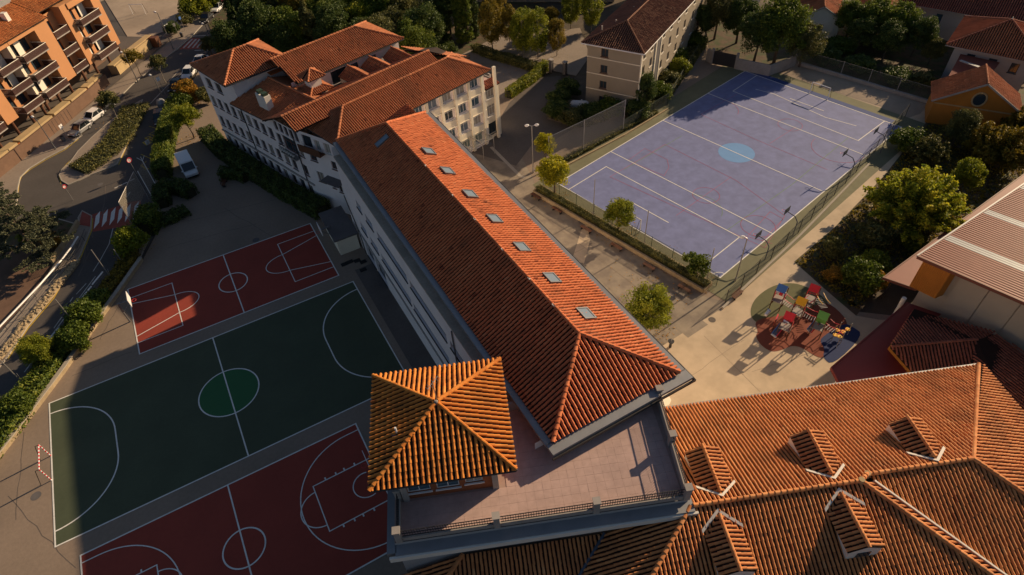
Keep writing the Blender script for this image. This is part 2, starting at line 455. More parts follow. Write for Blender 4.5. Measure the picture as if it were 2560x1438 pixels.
def clumps(rng, K, n, shape):
    """clump centres through the crown's volume, leaves scattered in each clump; shape(rng,K) -> centres, radii"""
    C, R = shape(rng, K); N = n // K
    idx = np.repeat(np.arange(K), N)
    dirs = rng.normal(size=(len(idx), 3)); dirs /= np.linalg.norm(dirs, axis=1)[:, None]
    rad = R[idx] * rng.random(len(idx)) ** 0.45
    P = C[idx] + dirs * rad[:, None] * np.array([1, 1, 0.8])
    ctv = rng.random(K); tv = 0.55 * ctv[idx] + 0.45 * rng.random(len(idx))
    return P, dirs, tv
def sh_round(rx, ry, rz, cz, rc, lo=0.35):
    def f(rng, K):
        d = rng.normal(size=(K, 3)); d /= np.linalg.norm(d, axis=1)[:, None]; d[:, 2] = np.where(d[:, 2] < -0.55, -d[:, 2], d[:, 2])
        k = lo + (1.0 - lo) * rng.random(K) ** 0.6; k *= 0.86 + 0.28 * rng.random(K)
        C = d * k[:, None] * np.array([rx, ry, rz]); C[:, 2] += cz
        return C, rc * (0.6 + 0.8 * rng.random(K))
    return f
def sh_cone(r, h, z0, rc, pw=1.0, inner=0.3):
    def f(rng, K):
        t = rng.random(K) ** 0.8; a = rng.random(K) * 2 * math.pi; rr = r * (1 - t) ** pw * (inner + (1 - inner) * rng.random(K) ** 0.5)
        return np.stack([rr * np.cos(a), rr * np.sin(a), z0 + t * h], 1), rc * (0.5 + 0.7 * rng.random(K)) * (1.1 - 0.7 * t)
    return f
def sh_column(r, h, z0, rc):
    def f(rng, K):
        t = rng.random(K); a = rng.random(K) * 2 * math.pi; rr = r * np.sqrt(np.clip(np.minimum(t * 6 + .25, 1) * np.minimum((1 - t) * 1.6 + .02, 1), 0, 1)) * (0.55 + 0.45 * rng.random(K))
        return np.stack([rr * np.cos(a), rr * np.sin(a), z0 + t * h], 1), rc * (0.6 + 0.6 * rng.random(K))
    return f
def sh_weep(r, h, z0, rc):
    def f(rng, K):
        t = rng.random(K); a = rng.random(K) * 2 * math.pi; rr = r * np.sin(np.clip(0.35 + t * 2.5, 0, math.pi)) ** 0.8 * (0.35 + 0.65 * rng.random(K) ** 0.5)
        return np.stack([rr * np.cos(a), rr * np.sin(a), z0 + t * h], 1), rc * (0.5 + 0.7 * rng.random(K))
    return f
def trunk_mesh(name, h, r, limbs, rng, mat, spread=1.0, lean=0.0, top=0.75):
    b = MB(); p = np.array([0, 0, -0.1]); k = 4; pts = [p]
    for i in range(1, k + 1): pts.append(np.array([lean * i / k + rng.normal(0, 0.05), rng.normal(0, 0.05), h * i / k]))
    for i in range(k): b.tube(pts[i], pts[i + 1], r * (1 - top * i / k), r * (1 - top * (i + 1) / k), n=7, cap=False)
    for j in range(limbs):
        z = h * rng.uniform(0.45, 0.95); a = rng.random() * 6.28; L = spread * rng.uniform(0.5, 1.0)
        s = np.array([lean * z / h, 0, z]); m = s + np.array([math.cos(a) * L * .5, math.sin(a) * L * .5, L * .35]); e = m + np.array([math.cos(a) * L * .5, math.sin(a) * L * .5, L * .45])
        b.tube(s, m, r * .35, r * .22, n=5, cap=False); b.tube(m, e, r * .22, r * .06, n=5, cap=False)
    me = bpy.data.meshes.new(name); me.from_pydata(b.v, [], b.f); me.update(); me.materials.append(MATS[mat]); return me
TREES = {}
def tree_kind(key, trunk, crown): TREES[key] = (trunk, crown)
def tree(key, loc, label, cat='tree', name='tree', s=1.0, sz=None, rz=None, group=None):
    t, c = TREES[key]
    o = local_thing(name, label, cat, loc, rz if rz is not None else random.random() * 6.28, group)
    o.scale = (s, s, sz or s)
    for nm, me in (('trunk', t), ('crown', c)):
        if me is None: continue
        k = bpy.data.objects.new(nm, me); COL.objects.link(k); k.parent = o
    return o
def hedge(name, pts, width, z0, z1, label, mat, n_per_m=260, leaf=0.16, seed=3, cat='hedge', lump=0.2, group=None):
    """clipped or shaggy hedge along a polyline: woody core and leaves over its whole surface"""
    rng = np.random.default_rng(seed); P = [np.array(p[:2], float) for p in pts]
    loc = (P[0][0], P[0][1], 0); o = thing(name, label, cat, loc, group=group)
    core = MB(); core.wall(P, width * 0.55, 0.0, z0 + (z1 - z0) * 0.72); core.build('stems', MATS['hedge_core'], o)
    cs = []; out = []; tvs = []
    for a, b in zip(P[:-1], P[1:]):
        L = np.linalg.norm(b - a); N = int(1.5 * L * n_per_m * (width + 2 * (z1 - z0)) / 2.5); t = (b - a) / L; nn = np.array([-t[1], t[0]])
        s = rng.random(N) * (L + 0.2) - 0.1; per = width + 2 * (z1 - z0); q = rng.random(N) * per
        amp = 1 + lump * (np.sin(s * 1.7 + seed) * 0.5 + np.sin(s * 0.61 + 2 * seed) * 0.6 + rng.normal(0, 0.25, N))
        x = np.where(q < z1 - z0, -width / 2, np.where(q < z1 - z0 + width, q - (z1 - z0) - width / 2, width / 2)) * (0.9 + 0.1 * amp)
        z = np.where(q < z1 - z0, z0 + q, np.where(q < z1 - z0 + width, z1, z1 - (q - (z1 - z0) - width)))
        z = z0 + (z - z0) * (0.75 + 0.25 * amp)
        ox = np.sign(x) * (np.abs(x) > width * 0.42); oz = (z > z0 + (z1 - z0) * 0.85) * 1.0
        dep = rng.random(N) ** 2 * 0.35 * width
        cx = x - ox * dep
        c = np.stack([a[0] + t[0] * s + nn[0] * cx, a[1] + t[1] * s + nn[1] * cx, z - oz * dep * 0.6], 1); c[:, :2] -= P[0]
        cs.append(c); out.append(np.stack([nn[0] * ox, nn[1] * ox, oz], 1)); tvs.append(np.clip(0.5 + 0.2 * np.sin(s * 2.3 + x * 3) + rng.normal(0, 0.25, N), 0, 1))
    me = leaf_mesh('foliage', np.concatenate(cs), leaf * .8, mat, rng, np.concatenate(out), tv=np.concatenate(tvs))
    k = bpy.data.objects.new('foliage', me); COL.objects.link(k); k.parent = o
    return o

# ------------------------------------------------------------------ materials
M('earth', (0.09, 0.07, 0.05), 0.3, 0.8, stain=0.25, sscale=0.2)
M('garden_earth', (0.10, 0.065, 0.04), 0.35, 1.2, stain=0.3, sscale=0.3, tint=(0.06, 0.07, 0.025))
M('yard', (0.25, 0.19, 0.145), 0.16, 3.0, stain=0.22, sscale=0.12, bump=0.15, bscale=6)
M('yard_tan', (0.27, 0.225, 0.175), 0.14, 2.0, stain=0.2, sscale=0.25, bump=0.1, bscale=8, tint=(0.20, 0.165, 0.135))
M('slab', (0.52, 0.41, 0.29), 0.1, 1.4, stain=0.14, sscale=0.2, bump=0.08, bscale=10, tint=(0.45, 0.355, 0.25))
M('asphalt', (0.085, 0.075, 0.07), 0.2, 4.0, stain=0.2, sscale=0.2, bump=0.15, bscale=25)
M('asphalt_dark', (0.12, 0.10, 0.088), 0.2, 3.0, stain=0.25, sscale=0.25)
M('paving', (0.27, 0.22, 0.18), 0.18, 3.0, stain=0.15, sscale=0.3, bump=0.15, bscale=9)
M('kerb', (0.36, 0.32, 0.27), 0.15, 2.0)
M('paint_white', (0.74, 0.72, 0.68), 0.22, 5.0, rough=0.7, stain=0.12, sscale=0.8)
M('paint_worn', (0.50, 0.46, 0.41), 0.3, 3.0, rough=0.8, stain=0.3, sscale=1.5)
M('paint_yellow', (0.50, 0.34, 0.04), 0.2, 3.0)
M('paint_pink', (0.40, 0.11, 0.17), 0.3, 3.0)
M('paint_green', (0.16, 0.26, 0.10), 0.3, 3.0)
M('court_red', (0.29, 0.050, 0.032), 0.10, 2.5, rough=0.8, stain=0.12, sscale=0.35, bump=0.05, bscale=15)
M('court_green', (0.070, 0.085, 0.050), 0.10, 2.5, rough=0.8, stain=0.14, sscale=0.3, bump=0.05, bscale=15)
M('court_circle', (0.035, 0.13, 0.05), 0.06, 0.7, rough=0.8)
M('court_blue', (0.165, 0.188, 0.36), 0.14, 1.6, rough=0.75, stain=0.2, sscale=0.7, bump=0.05, bscale=20)
M('court_sky', (0.14, 0.30, 0.58), 0.08, 1.1, rough=0.75)
M('court_navy', (0.03, 0.06, 0.20), 0.08, 1.0, rough=0.75)
M('court_margin', (0.17, 0.165, 0.10), 0.12, 1.2, stain=0.15, sscale=0.3)
M('crossing_red', (0.30, 0.07, 0.05), 0.2, 3.0, stain=0.2, sscale=0.8)
M('sand', (0.36, 0.28, 0.21), 0.15, 1.0, stain=0.3, sscale=0.12, bump=0.1, bscale=5)
M('rubber_red', (0.20, 0.055, 0.032), 0.12, 2.0)
M('rubber_green', (0.115, 0.115, 0.055), 0.12, 2.0)
M('rubber_navy', (0.02, 0.035, 0.11), 0.12, 2.0)
M('gravel', (0.46, 0.37, 0.29), 0.25, 4.0, stain=0.2, sscale=0.6)
M('plaster', (0.82, 0.74, 0.73), 0.07, 1.0, stain=0.08, sscale=0.4)
M('plaster_cream', (0.78, 0.70, 0.56), 0.07, 1.2, stain=0.10, sscale=0.5)
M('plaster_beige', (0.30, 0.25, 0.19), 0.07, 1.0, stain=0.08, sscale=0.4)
M('plaster_white', (0.68, 0.64, 0.58), 0.08, 1.0, stain=0.08, sscale=0.4)
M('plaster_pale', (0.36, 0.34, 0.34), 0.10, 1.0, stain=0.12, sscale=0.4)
M('plaster_orange', (0.50, 0.24, 0.11), 0.05, 1.0, stain=0.05, sscale=0.4)
M('plaster_ochre', (0.44, 0.175, 0.03), 0.08, 1.0, stain=0.12, sscale=0.5)
M('panel_grey', (0.36, 0.32, 0.265), 0.06, 0.8, stain=0.10, sscale=0.3)
M('concrete', (0.32, 0.29, 0.27), 0.14, 2.0, stain=0.18, sscale=0.5)
M('concrete_dark', (0.12, 0.11, 0.11), 0.14, 2.0, stain=0.18, sscale=0.5)
M('metal_grey', (0.20, 0.20, 0.21), 0.08, 3.0, rough=0.45, metal=0.5)
M('zinc', (0.26, 0.265, 0.28), 0.10, 1.5, rough=0.55, metal=0.4, stain=0.1, sscale=0.6)
M('zinc_blue', (0.09, 0.105, 0.14), 0.10, 1.5, rough=0.5, metal=0.3)
M('metal_dark', (0.035, 0.033, 0.035), 0.1, 3.0, rough=0.5)
M('metal_green', (0.03, 0.055, 0.035), 0.1, 3.0, rough=0.5)
M('metal_white', (0.78, 0.76, 0.75), 0.03, 3.0, rough=0.35)
M('steel', (0.42, 0.40, 0.39), 0.05, 3.0, rough=0.35, metal=0.6)
M('wood_brown', (0.12, 0.05, 0.028), 0.2, 3.0, rough=0.6)
M('wood_door', (0.26, 0.09, 0.04), 0.2, 3.0, rough=0.55)
M('rail_brown', (0.075, 0.035, 0.03), 0.15, 3.0, rough=0.6)
M('awning_white', (0.78, 0.73, 0.64), 0.05, 2.0, rough=0.8)
M('wall_stone', (0.34, 0.26, 0.16), 0.3, 3.5, stain=0.25, sscale=0.9, bump=0.4, bscale=6)
M('wall_tan', (0.44, 0.32, 0.17), 0.12, 2.0, stain=0.15, sscale=0.6)
M('wall_brown', (0.16, 0.095, 0.065), 0.14, 2.0, stain=0.18, sscale=0.5)
M('door_orange', (0.42, 0.12, 0.03), 0.08, 2.0, rough=0.6)
M('terrace_tile', (0.46, 0.32, 0.285), 0.2, 2.2, stain=0.2, sscale=0.35, rough=0.75)
M('grout', (0.36, 0.25, 0.215), 0.15, 2.0)
M('brick_wall', (0.26, 0.085, 0.035), 0.2, 4.0)
M('tile_bed', (0.022, 0.009, 0.006), 0.35, 2.5)  # near-black: the shade between the barrel tiles is put into this colour
M('red_sheet', (0.19, 0.026, 0.024), 0.08, 1.0, rough=0.6, stain=0.08, sscale=0.3)
M('hall_sheet', (0.36, 0.125, 0.082), 0.10, 1.0, rough=0.55, stain=0.10, sscale=0.25)
M('canopy_sheet', (0.24, 0.075, 0.055), 0.10, 1.0, rough=0.6, stain=0.12, sscale=0.4)
M('hall_edge', (0.15, 0.055, 0.04), 0.10, 1.0, rough=0.6)
M('skylight_strip', (0.52, 0.50, 0.47), 0.08, 1.0, rough=0.4)
M('roof_red_plain', (0.20, 0.06, 0.04), 0.15, 1.5, stain=0.15, sscale=0.5)
M('hedge_core', (0.030, 0.030, 0.014), 0.3, 3.0)
M('bark', (0.10, 0.075, 0.055), 0.25, 6.0, bump=0.4, bscale=15)
M('bark_pale', (0.26, 0.22, 0.18), 0.25, 6.0)
M('pane_blind', (0.34, 0.31, 0.27), 0.1, 2.0, rough=0.4)
M('rubber', (0.02, 0.02, 0.02), 0.1, 4.0, rough=0.9)
M('plastic_red', (0.62, 0.03, 0.045), 0.04, 3.0, rough=0.45)
M('plastic_blue', (0.06, 0.17, 0.48), 0.04, 3.0, rough=0.45)
M('plastic_yellow', (0.75, 0.42, 0.02), 0.04, 3.0, rough=0.45)
M('plastic_green', (0.14, 0.36, 0.08), 0.04, 3.0, rough=0.45)
M('slide_steel', (0.10, 0.13, 0.20), 0.04, 3.0, rough=0.3, metal=0.6)
M('plastic_magenta', (0.45, 0.02, 0.30), 0.04, 3.0, rough=0.5)
M('car_white', (0.75, 0.74, 0.74), 0.02, 3.0, rough=0.25, spec=0.6)
M('car_silver', (0.45, 0.45, 0.46), 0.02, 3.0, rough=0.3, metal=0.5)
M('car_black', (0.02, 0.02, 0.022), 0.02, 3.0, rough=0.25, spec=0.6)
M('car_red', (0.30, 0.02, 0.03), 0.02, 3.0, rough=0.25, spec=0.6)
M('tank_white', (0.62, 0.60, 0.60), 0.04, 3.0, rough=0.4)
M('flowers', (0.7, 0.66, 0.62), 0.2, 5.0)
M_glass('glass'); M_glass('glass_blue', (0.05, 0.10, 0.14)); M_glass('glass_sky', (0.16, 0.20, 0.25), 0.15); M_glass('car_glass', (0.02, 0.025, 0.03), 0.05)
M_net('net_tan', (0.34, 0.30, 0.24), 0.10, 0.42); M_net('net_fence', (0.10, 0.11, 0.09), 0.12, 0.34); M_net('mesh_grille', (0.05, 0.045, 0.05), 0.14, 0.5)
M_attr('tile_long', [(0.26, 0.06, 0.026), (0.56, 0.155, 0.060), (0.64, 0.185, 0.072), (0.70, 0.25, 0.11)], stain=0.6, sscale=0.6, dark=(0.11, 0.045, 0.025), lo=0.54, hi=0.80)
M_attr('tile_near', [(0.34, 0.10, 0.034), (0.58, 0.215, 0.075), (0.66, 0.265, 0.095), (0.72, 0.34, 0.14)], stain=0.4, sscale=0.5, dark=(0.22, 0.09, 0.04))
M_attr('tile_pav', [(0.34, 0.10, 0.02), (0.60, 0.195, 0.034), (0.66, 0.235, 0.042), (0.72, 0.30, 0.07)], stain=0.4, sscale=0.6, dark=(0.18, 0.08, 0.025))
M_attr('tile_school', [(0.22, 0.065, 0.03), (0.42, 0.14, 0.06), (0.48, 0.17, 0.075), (0.56, 0.22, 0.11)], stain=0.4, sscale=0.3, dark=(0.16, 0.07, 0.04))
M_attr('tile_brown', [(0.12, 0.05, 0.03), (0.18, 0.08, 0.05), (0.21, 0.095, 0.058), (0.26, 0.12, 0.075)], stain=0.3, sscale=0.3, dark=(0.09, 0.045, 0.03))
M_attr('tile_red', [(0.15, 0.045, 0.03), (0.27, 0.08, 0.05), (0.32, 0.10, 0.06), (0.38, 0.14, 0.085)], stain=0.35, sscale=0.3, dark=(0.10, 0.04, 0.03))
M_attr('leaf_dark', [(0.020, 0.037, 0.010), (0.051, 0.085, 0.017), (0.085, 0.119, 0.024), (0.145, 0.170, 0.031)], transl=0.25, rough=0.6)
M_attr('leaf_green', [(0.032, 0.065, 0.009), (0.081, 0.121, 0.014), (0.138, 0.178, 0.020), (0.226, 0.242, 0.029)], transl=0.3, rough=0.6)
M_attr('leaf_lime', [(0.065, 0.097, 0.009), (0.162, 0.194, 0.013), (0.258, 0.275, 0.020), (0.388, 0.355, 0.032)], transl=0.35, rough=0.6)
M_attr('leaf_yellow', [(0.08, 0.10, 0.008), (0.26, 0.27, 0.012), (0.44, 0.40, 0.016), (0.60, 0.48, 0.02)], transl=0.35, rough=0.6)
if 0: M_attr('leaf_yellow', [(0.133, 0.152, 0.009), (0.380, 0.323, 0.015), (0.608, 0.456, 0.019), (0.874, 0.608, 0.028)], transl=0.35, rough=0.6)
M_attr('leaf_feather', [(0.08, 0.12, 0.012), (0.24, 0.28, 0.02), (0.40, 0.40, 0.03), (0.58, 0.50, 0.04)], transl=0.45, rough=0.6)
M_attr('leaf_autumn', [(0.095, 0.076, 0.011), (0.247, 0.162, 0.017), (0.418, 0.209, 0.023), (0.570, 0.285, 0.028)], transl=0.3, rough=0.6)
M_attr('leaf_olive', [(0.038, 0.048, 0.019), (0.095, 0.104, 0.030), (0.162, 0.152, 0.042), (0.247, 0.218, 0.057)], transl=0.25, rough=0.6)
M_attr('leaf_cedar', [(0.027, 0.036, 0.021), (0.068, 0.078, 0.042), (0.112, 0.120, 0.063), (0.165, 0.165, 0.083)], transl=0.15, rough=0.65)
M_attr('leaf_gold', [(0.071, 0.064, 0.011), (0.171, 0.135, 0.014), (0.257, 0.185, 0.020), (0.342, 0.242, 0.028)], transl=0.3, rough=0.6)
STYLES = {  # frame material, pane material, columns, rows, sill
 'school': ('wood_brown', 'glass', 2, 1, True), 'small': ('wood_brown', 'glass', 2, 1, True), 'white2': ('metal_white', 'glass_blue', 2, 2, True),
 'white3': ('metal_white', 'glass_blue', 3, 2, True), 'ribbon': ('metal_dark', 'glass', 8, 1, True), 'dark': ('metal_dark', 'glass', 2, 1, True),
 'plain': ('plaster_white', 'glass', 2, 1, True), 'door': ('wood_door', 'glass', 2, 2, False), 'brown': ('wood_brown', 'glass', 2, 1, False)}
# ------------------------------------------------------------------ the setting: ground, roads, yards, courts
g = MB(); g.flat([(-900, -900), (900, -900), (900, 900), (-900, 900)], -0.14); structure('ground', g, 'earth')
def chaikin(P, n=2):
    P = [np.array(p, float) for p in P]
    for _ in range(n): P = [q for i in range(len(P)) for q in (P[i] * .75 + P[(i + 1) % len(P)] * .25, P[i] * .25 + P[(i + 1) % len(P)] * .75)]
    return [tuple(p) for p in P]
def sheet(name, px, z, mat, smooth=0): return structure(name, MB().flat(chaikin(AL(px), smooth), z), mat)
sheet('schoolyard', [(-300, 1520), (0, 1143), (165, 925), (240, 815), (356, 652), (388, 590), (402, 470), (440, 270), (520, 140), (1000, 60), (1250, 150),
      (1330, 215), (1400, 240), (1480, 262), (1560, 240), (1740, 90), (2330, 150), (2340, 262), (2010, 640), (2150, 780), (2330, 800), (2900, 900), (3400, 1700), (1280, 2500), (-900, 2600)], 0.0, 'yard')
sheet('side_yard', [(1080, 345), (1205, 345), (1262, 312), (1335, 452), (1336, 476), (1748, 738), (1822, 758), (1650, 880), (1540, 990), (1480, 1010)], 0.012, 'yard_tan')
sheet('play_yard', [(1500, 1000), (1645, 872), (1815, 765), (1990, 600), (2165, 415), (2205, 330), (2322, 262), (2345, 268), (2210, 440), (2085, 570), (1985, 655), (2085, 735), (2140, 790), (2200, 800),
      (2330, 800), (2340, 960), (1700, 1180), (1480, 1060)], 0.02, 'slab')
sheet('driveway', [(1150, 372), (1218, 350), (1248, 300), (1275, 255), (1345, 195), (1402, 190), (1398, 225), (1372, 260), (1368, 298), (1440, 318), (1352, 372), (1330, 362), (1290, 415)], 0.016, 'asphalt_dark')
sheet('court_end_paving', [(1925, 206), (1992, 160), (2060, 158), (2330, 250), (2300, 285), (2222, 312)], 0.024, 'sand')
sheet('plaza', [(1128, 150), (1235, 95), (1450, 70), (1475, 140), (1440, 190), (1370, 175), (1305, 195), (1240, 160)], 0.02, 'paving')
sheet('side_plaza', [(1228, 182), (1262, 160), (1330, 178), (1258, 248), (1240, 240)], 0.024, 'paving')
sheet('garden', [(1985, 655), (2085, 570), (2210, 440), (2345, 268), (2420, 240), (2700, 300), (2600, 460), (2215, 700), (2140, 790), (2075, 735)], 0.03, 'garden_earth')
sheet('wood_floor', [(560, 150), (520, 60), (640, -60), (1400, -60), (1300, 60), (1128, 150), (1000, 140)], 0.012, 'garden_earth')
sheet('rear_garden', [(1985, 148), (2345, 262), (2700, 330), (2800, 120), (2300, 20), (1760, 40), (1775, 135), (1930, 172)], 0.034, 'garden_earth')
# joints of the big concrete slabs in the side yard
for k, (a, b) in enumerate([((1340, 480), (1262, 512)), ((1425, 548), (1290, 612)), ((1500, 600), (1345, 680)), ((1585, 655), (1400, 760)), ((1650, 700), (1480, 810)), ((1700, 752), (1560, 830)), ((1290, 490), (1700, 800)), ((1760, 840), (1900, 980))]):
    structure('slab_joint', MB().strip(AL([a, b]), 0.035, 0.026), 'yard')
# dark drain cover band and light repair strip
structure('drain_strip', MB().strip(AL([(1228, 368), (1300, 440), (1312, 444)]), 0.5, 0.022), 'kerb')
structure('repair_patch', MB().flat(AL([(1430, 650), (1455, 570), (1468, 560), (1475, 600), (1460, 660)]), 0.02), 'slab')

# --- the street on the left
sheet('road', [(-700, 1900), (-20, 1165), (150, 940), (235, 818), (350, 655), (385, 590), (400, 470), (440, 265), (475, 190), (520, 130), (600, -20), (660, -130), (-400, -130), (-900, 900)], -0.06, 'asphalt')
def raised(name, px, h=0.07, mat='paving', kerb=0.16, kmat='kerb', closed=True):
    o = structure(name, MB().prism(AL(px), -0.13, h), mat)
    if kerb: MB().wall(AL(px), kerb, -0.12, h + 0.012, closed=closed).build('kerb', MATS[kmat], o)
    return o
ISL = [(356, 250), (347, 275), (332, 322), (312, 372), (293, 411), (262, 424), (225, 438), (196, 452), (172, 462), (155, 452), (149, 438), (156, 424), (176, 406), (196, 378), (228, 346), (268, 310), (306, 280), (334, 262)]
isl = raised('traffic_island', ISL)
PAV = [(-60, 560), (30, 560), (42, 505), (44, 470), (50, 444), (72, 422), (112, 397), (160, 372), (194, 346), (205, 338), (178, 322), (272, 255), (292, 250), (330, 212), (388, 165), (446, 121), (478, 92), (512, 56), (560, -10), (480, -10), (440, 60), (400, 100), (397, 116), (275, 213), (237, 250), (72, 387), (-10, 452), (-60, 500)]
raised('pavement', PAV)
SW_O = [(206, 528), (229, 540), (227, 572), (213, 607), (200, 640), (180, 670), (159, 696), (132, 741), (69, 816), (18, 893), (-60, 990)]
SW_I = [(-90, 920), (0, 838), (60, 768), (120, 690), (140, 655), (178, 597), (199, 562), (196, 545)]
raised('footpath', SW_O + SW_I)
structure('footpath_crossing', MB().flat(AL([(206, 530), (228, 541), (226, 568), (198, 563)]), 0.09), 'crossing_red')
raised('school_footpath', [(392, 430), (405, 330), (430, 262), (444, 262), (420, 330), (404, 440), (396, 545), (352, 640), (236, 805), (150, 926), (60, 1040), (-60, 1190), (-80, 1172), (40, 1030), (136, 905), (214, 800), (335, 632), (380, 540), (388, 470)], h=0.05)
sheet('parking_court', [(-200, 900), (0, 826), (60, 762), (118, 690), (132, 660), (60, 620), (-40, 640), (-300, 760)], -0.03, 'wall_brown')
raised('corner_garden', [(198, 563), (177, 597), (134, 655), (100, 640), (60, 610), (-40, 640), (-120, 600), (-60, 570), (30, 562), (120, 540)], h=0.05, mat='garden_earth')
sheet('school_field', [(130, -40), (200, 30), (262, 0), (330, 110), (420, 75), (470, 20), (505, -60), (200, -120)], 0.02, 'sand')
# painted road markings
def marks(name, segs, w, mat, z=-0.05):
    for s in segs: structure(name, MB().strip(AL(s), w, z), mat)
marks('road_line', [[(470, 170), (420, 212), (345, 290)], [(445, 178), (420, 205)], [(600, 30), (548, 62)], [(520, 52), (455, 105)], [(282, 570), (272, 610), (250, 650), (232, 678)], [(215, 708), (190, 735)], [(182, 742), (164, 770)], [(154, 792), (134, 820)],
                    [(238, 690), (140, 822), (60, 930)], [(122, 838), (100, 870)], [(60, 965), (0, 1050)], [(310, 668), (296, 688)]], 0.12, 'paint_worn')
marks('kerb_line', [[(45, 480), (47, 455), (54, 440), (74, 424), (114, 399), (162, 374), (196, 347)], [(231, 545), (229, 575), (215, 610), (202, 642), (160, 700), (134, 745), (70, 820), (19, 897)], [(334, 325), (296, 412)], [(152, 458), (147, 440), (153, 424), (174, 402), (230, 344)]], 0.14, 'paint_yellow')
marks('stop_line', [[(486, 126), (520, 124)], [(478, 90), (520, 88)], [(286, 470), (318, 455)], [(324, 452), (336, 446)]], 0.25, 'paint_worn')
structure('crossing', MB().flat(AL([(229, 536), (326, 504), (352, 500), (345, 556), (290, 569), (231, 579)]), -0.055), 'crossing_red')
for i in range(6): structure('crossing_stripe', MB().flat(AL([(234 + 19.4 * i, 572 - 4.4 * i), (239 + 19.4 * i, 540 - 5 * i), (250 + 19.4 * i, 527 - 5 * i), (247 + 19.0 * i, 556 - 4.4 * i)]), -0.049), 'paint_white')
structure('crossing', MB().flat(AL([(447, 123), (479, 94), (556, 98), (530, 121)]), -0.055), 'crossing_red')
for i in range(7): structure('crossing_stripe', MB().flat(AL([(456 + 11.5 * i, 120 - .4 * i), (460 + 11.5 * i, 120 - .4 * i), (483 + 9.4 * i, 97 + .3 * i), (478 + 9.4 * i, 97 + .3 * i)]), -0.049), 'paint_worn')
structure('yield_mark', MB().strip(AL([(311, 487), (325, 480), (317, 492), (311, 487)]), 0.12, -0.05), 'paint_worn')
marks('bus_stop_line', [[(372, 315), (396, 322), (372, 335), (396, 343)], [(352, 385), (385, 400)], [(366, 402), (353, 414), (366, 424)], [(350, 412), (372, 422)]], 0.12, 'paint_yellow')
def text_mesh(name, body, size, loc, rz, mat, parent=None, rx=0.0):
    cu = bpy.data.curves.new(name, 'FONT'); cu.body = body; cu.size = size; cu.align_x = 'CENTER'; cu.align_y = 'CENTER'
    to = bpy.data.objects.new(name + '_tmp', cu); COL.objects.link(to)
    me = bpy.data.meshes.new_from_object(to.evaluated_get(bpy.context.evaluated_depsgraph_get()))
    bpy.data.objects.remove(to); me.name = name; me.materials.clear(); me.materials.append(MATS[mat])
    return me
bus = text_mesh('bus_lettering', 'BUS', 2.2, None, 0, 'paint_yellow')
bo = link('bus_lettering', bus, None, kind='structure'); p = at(387, 349, -0.05); d = A2(398, 342) - A2(376, 352)
bo.location = p; bo.rotation_euler = (0, 0, math.atan2(d[1], d[0]))
bo2 = link('bus_lettering', bus, None, kind='structure'); bo2.location = at(379, 338, -0.05) + np.array([0, 0, 0]); bo2.rotation_euler = bo.rotation_euler; bo2.location = tuple(np.array(at(392, 338, -0.05)))

# --- courts on the left
def lines(owner, segs, z, w=0.13, mat='paint_white', closed=False):
    for s in segs: MB().strip(s, w, z, closed).build('painted_line', MATS[mat], owner)
def arc(cx, cy, r, a0, a1, n=40): return [(cx + r * math.cos(math.radians(a0 + (a1 - a0) * i / n)), cy + r * math.sin(math.radians(a0 + (a1 - a0) * i / n))) for i in range(n + 1)]
def rect(x0, x1, y0, y1): return [(x0, y0), (x1, y0), (x1, y1), (x0, y1)]
gx, gy, gL, gW = -8.72, 48.57, 33.1, 17.26
gc = structure('handball_court', MB().flat(rect(gx - gL / 2, gx + gL / 2, gy - gW / 2, gy + gW / 2), 0.02), 'court_green')
MB().flat(arc(gx, gy, 3.0, 0, 360, 48)[:-1], 0.026).build('centre_circle_paint', MATS['court_circle'], gc)
lines(gc, [rect(gx - gL / 2, gx + gL / 2, gy - gW / 2, gy + gW / 2)], 0.032, closed=True)
lines(gc, [[(gx, gy - gW / 2), (gx, gy + gW / 2)]], 0.034); lines(gc, [arc(gx, gy, 3.0, 0, 360, 48)[:-1]], 0.036, closed=True)
R = 5.6
for sgn in (1, -1):
    x0 = gx - sgn * gL / 2
    pts = [(x0, gy + 1.5 + R)] + [(x0 + sgn * R * 1.02 * math.sin(t), gy + 1.5 + R * math.cos(t)) for t in np.linspace(0.1, math.pi / 2, 20)] + [(x0 + sgn * R * 1.02 * math.sin(t), gy - 1.5 + R * math.cos(t)) for t in np.linspace(math.pi / 2, math.pi, 20)]
    lines(gc, [pts], 0.034)
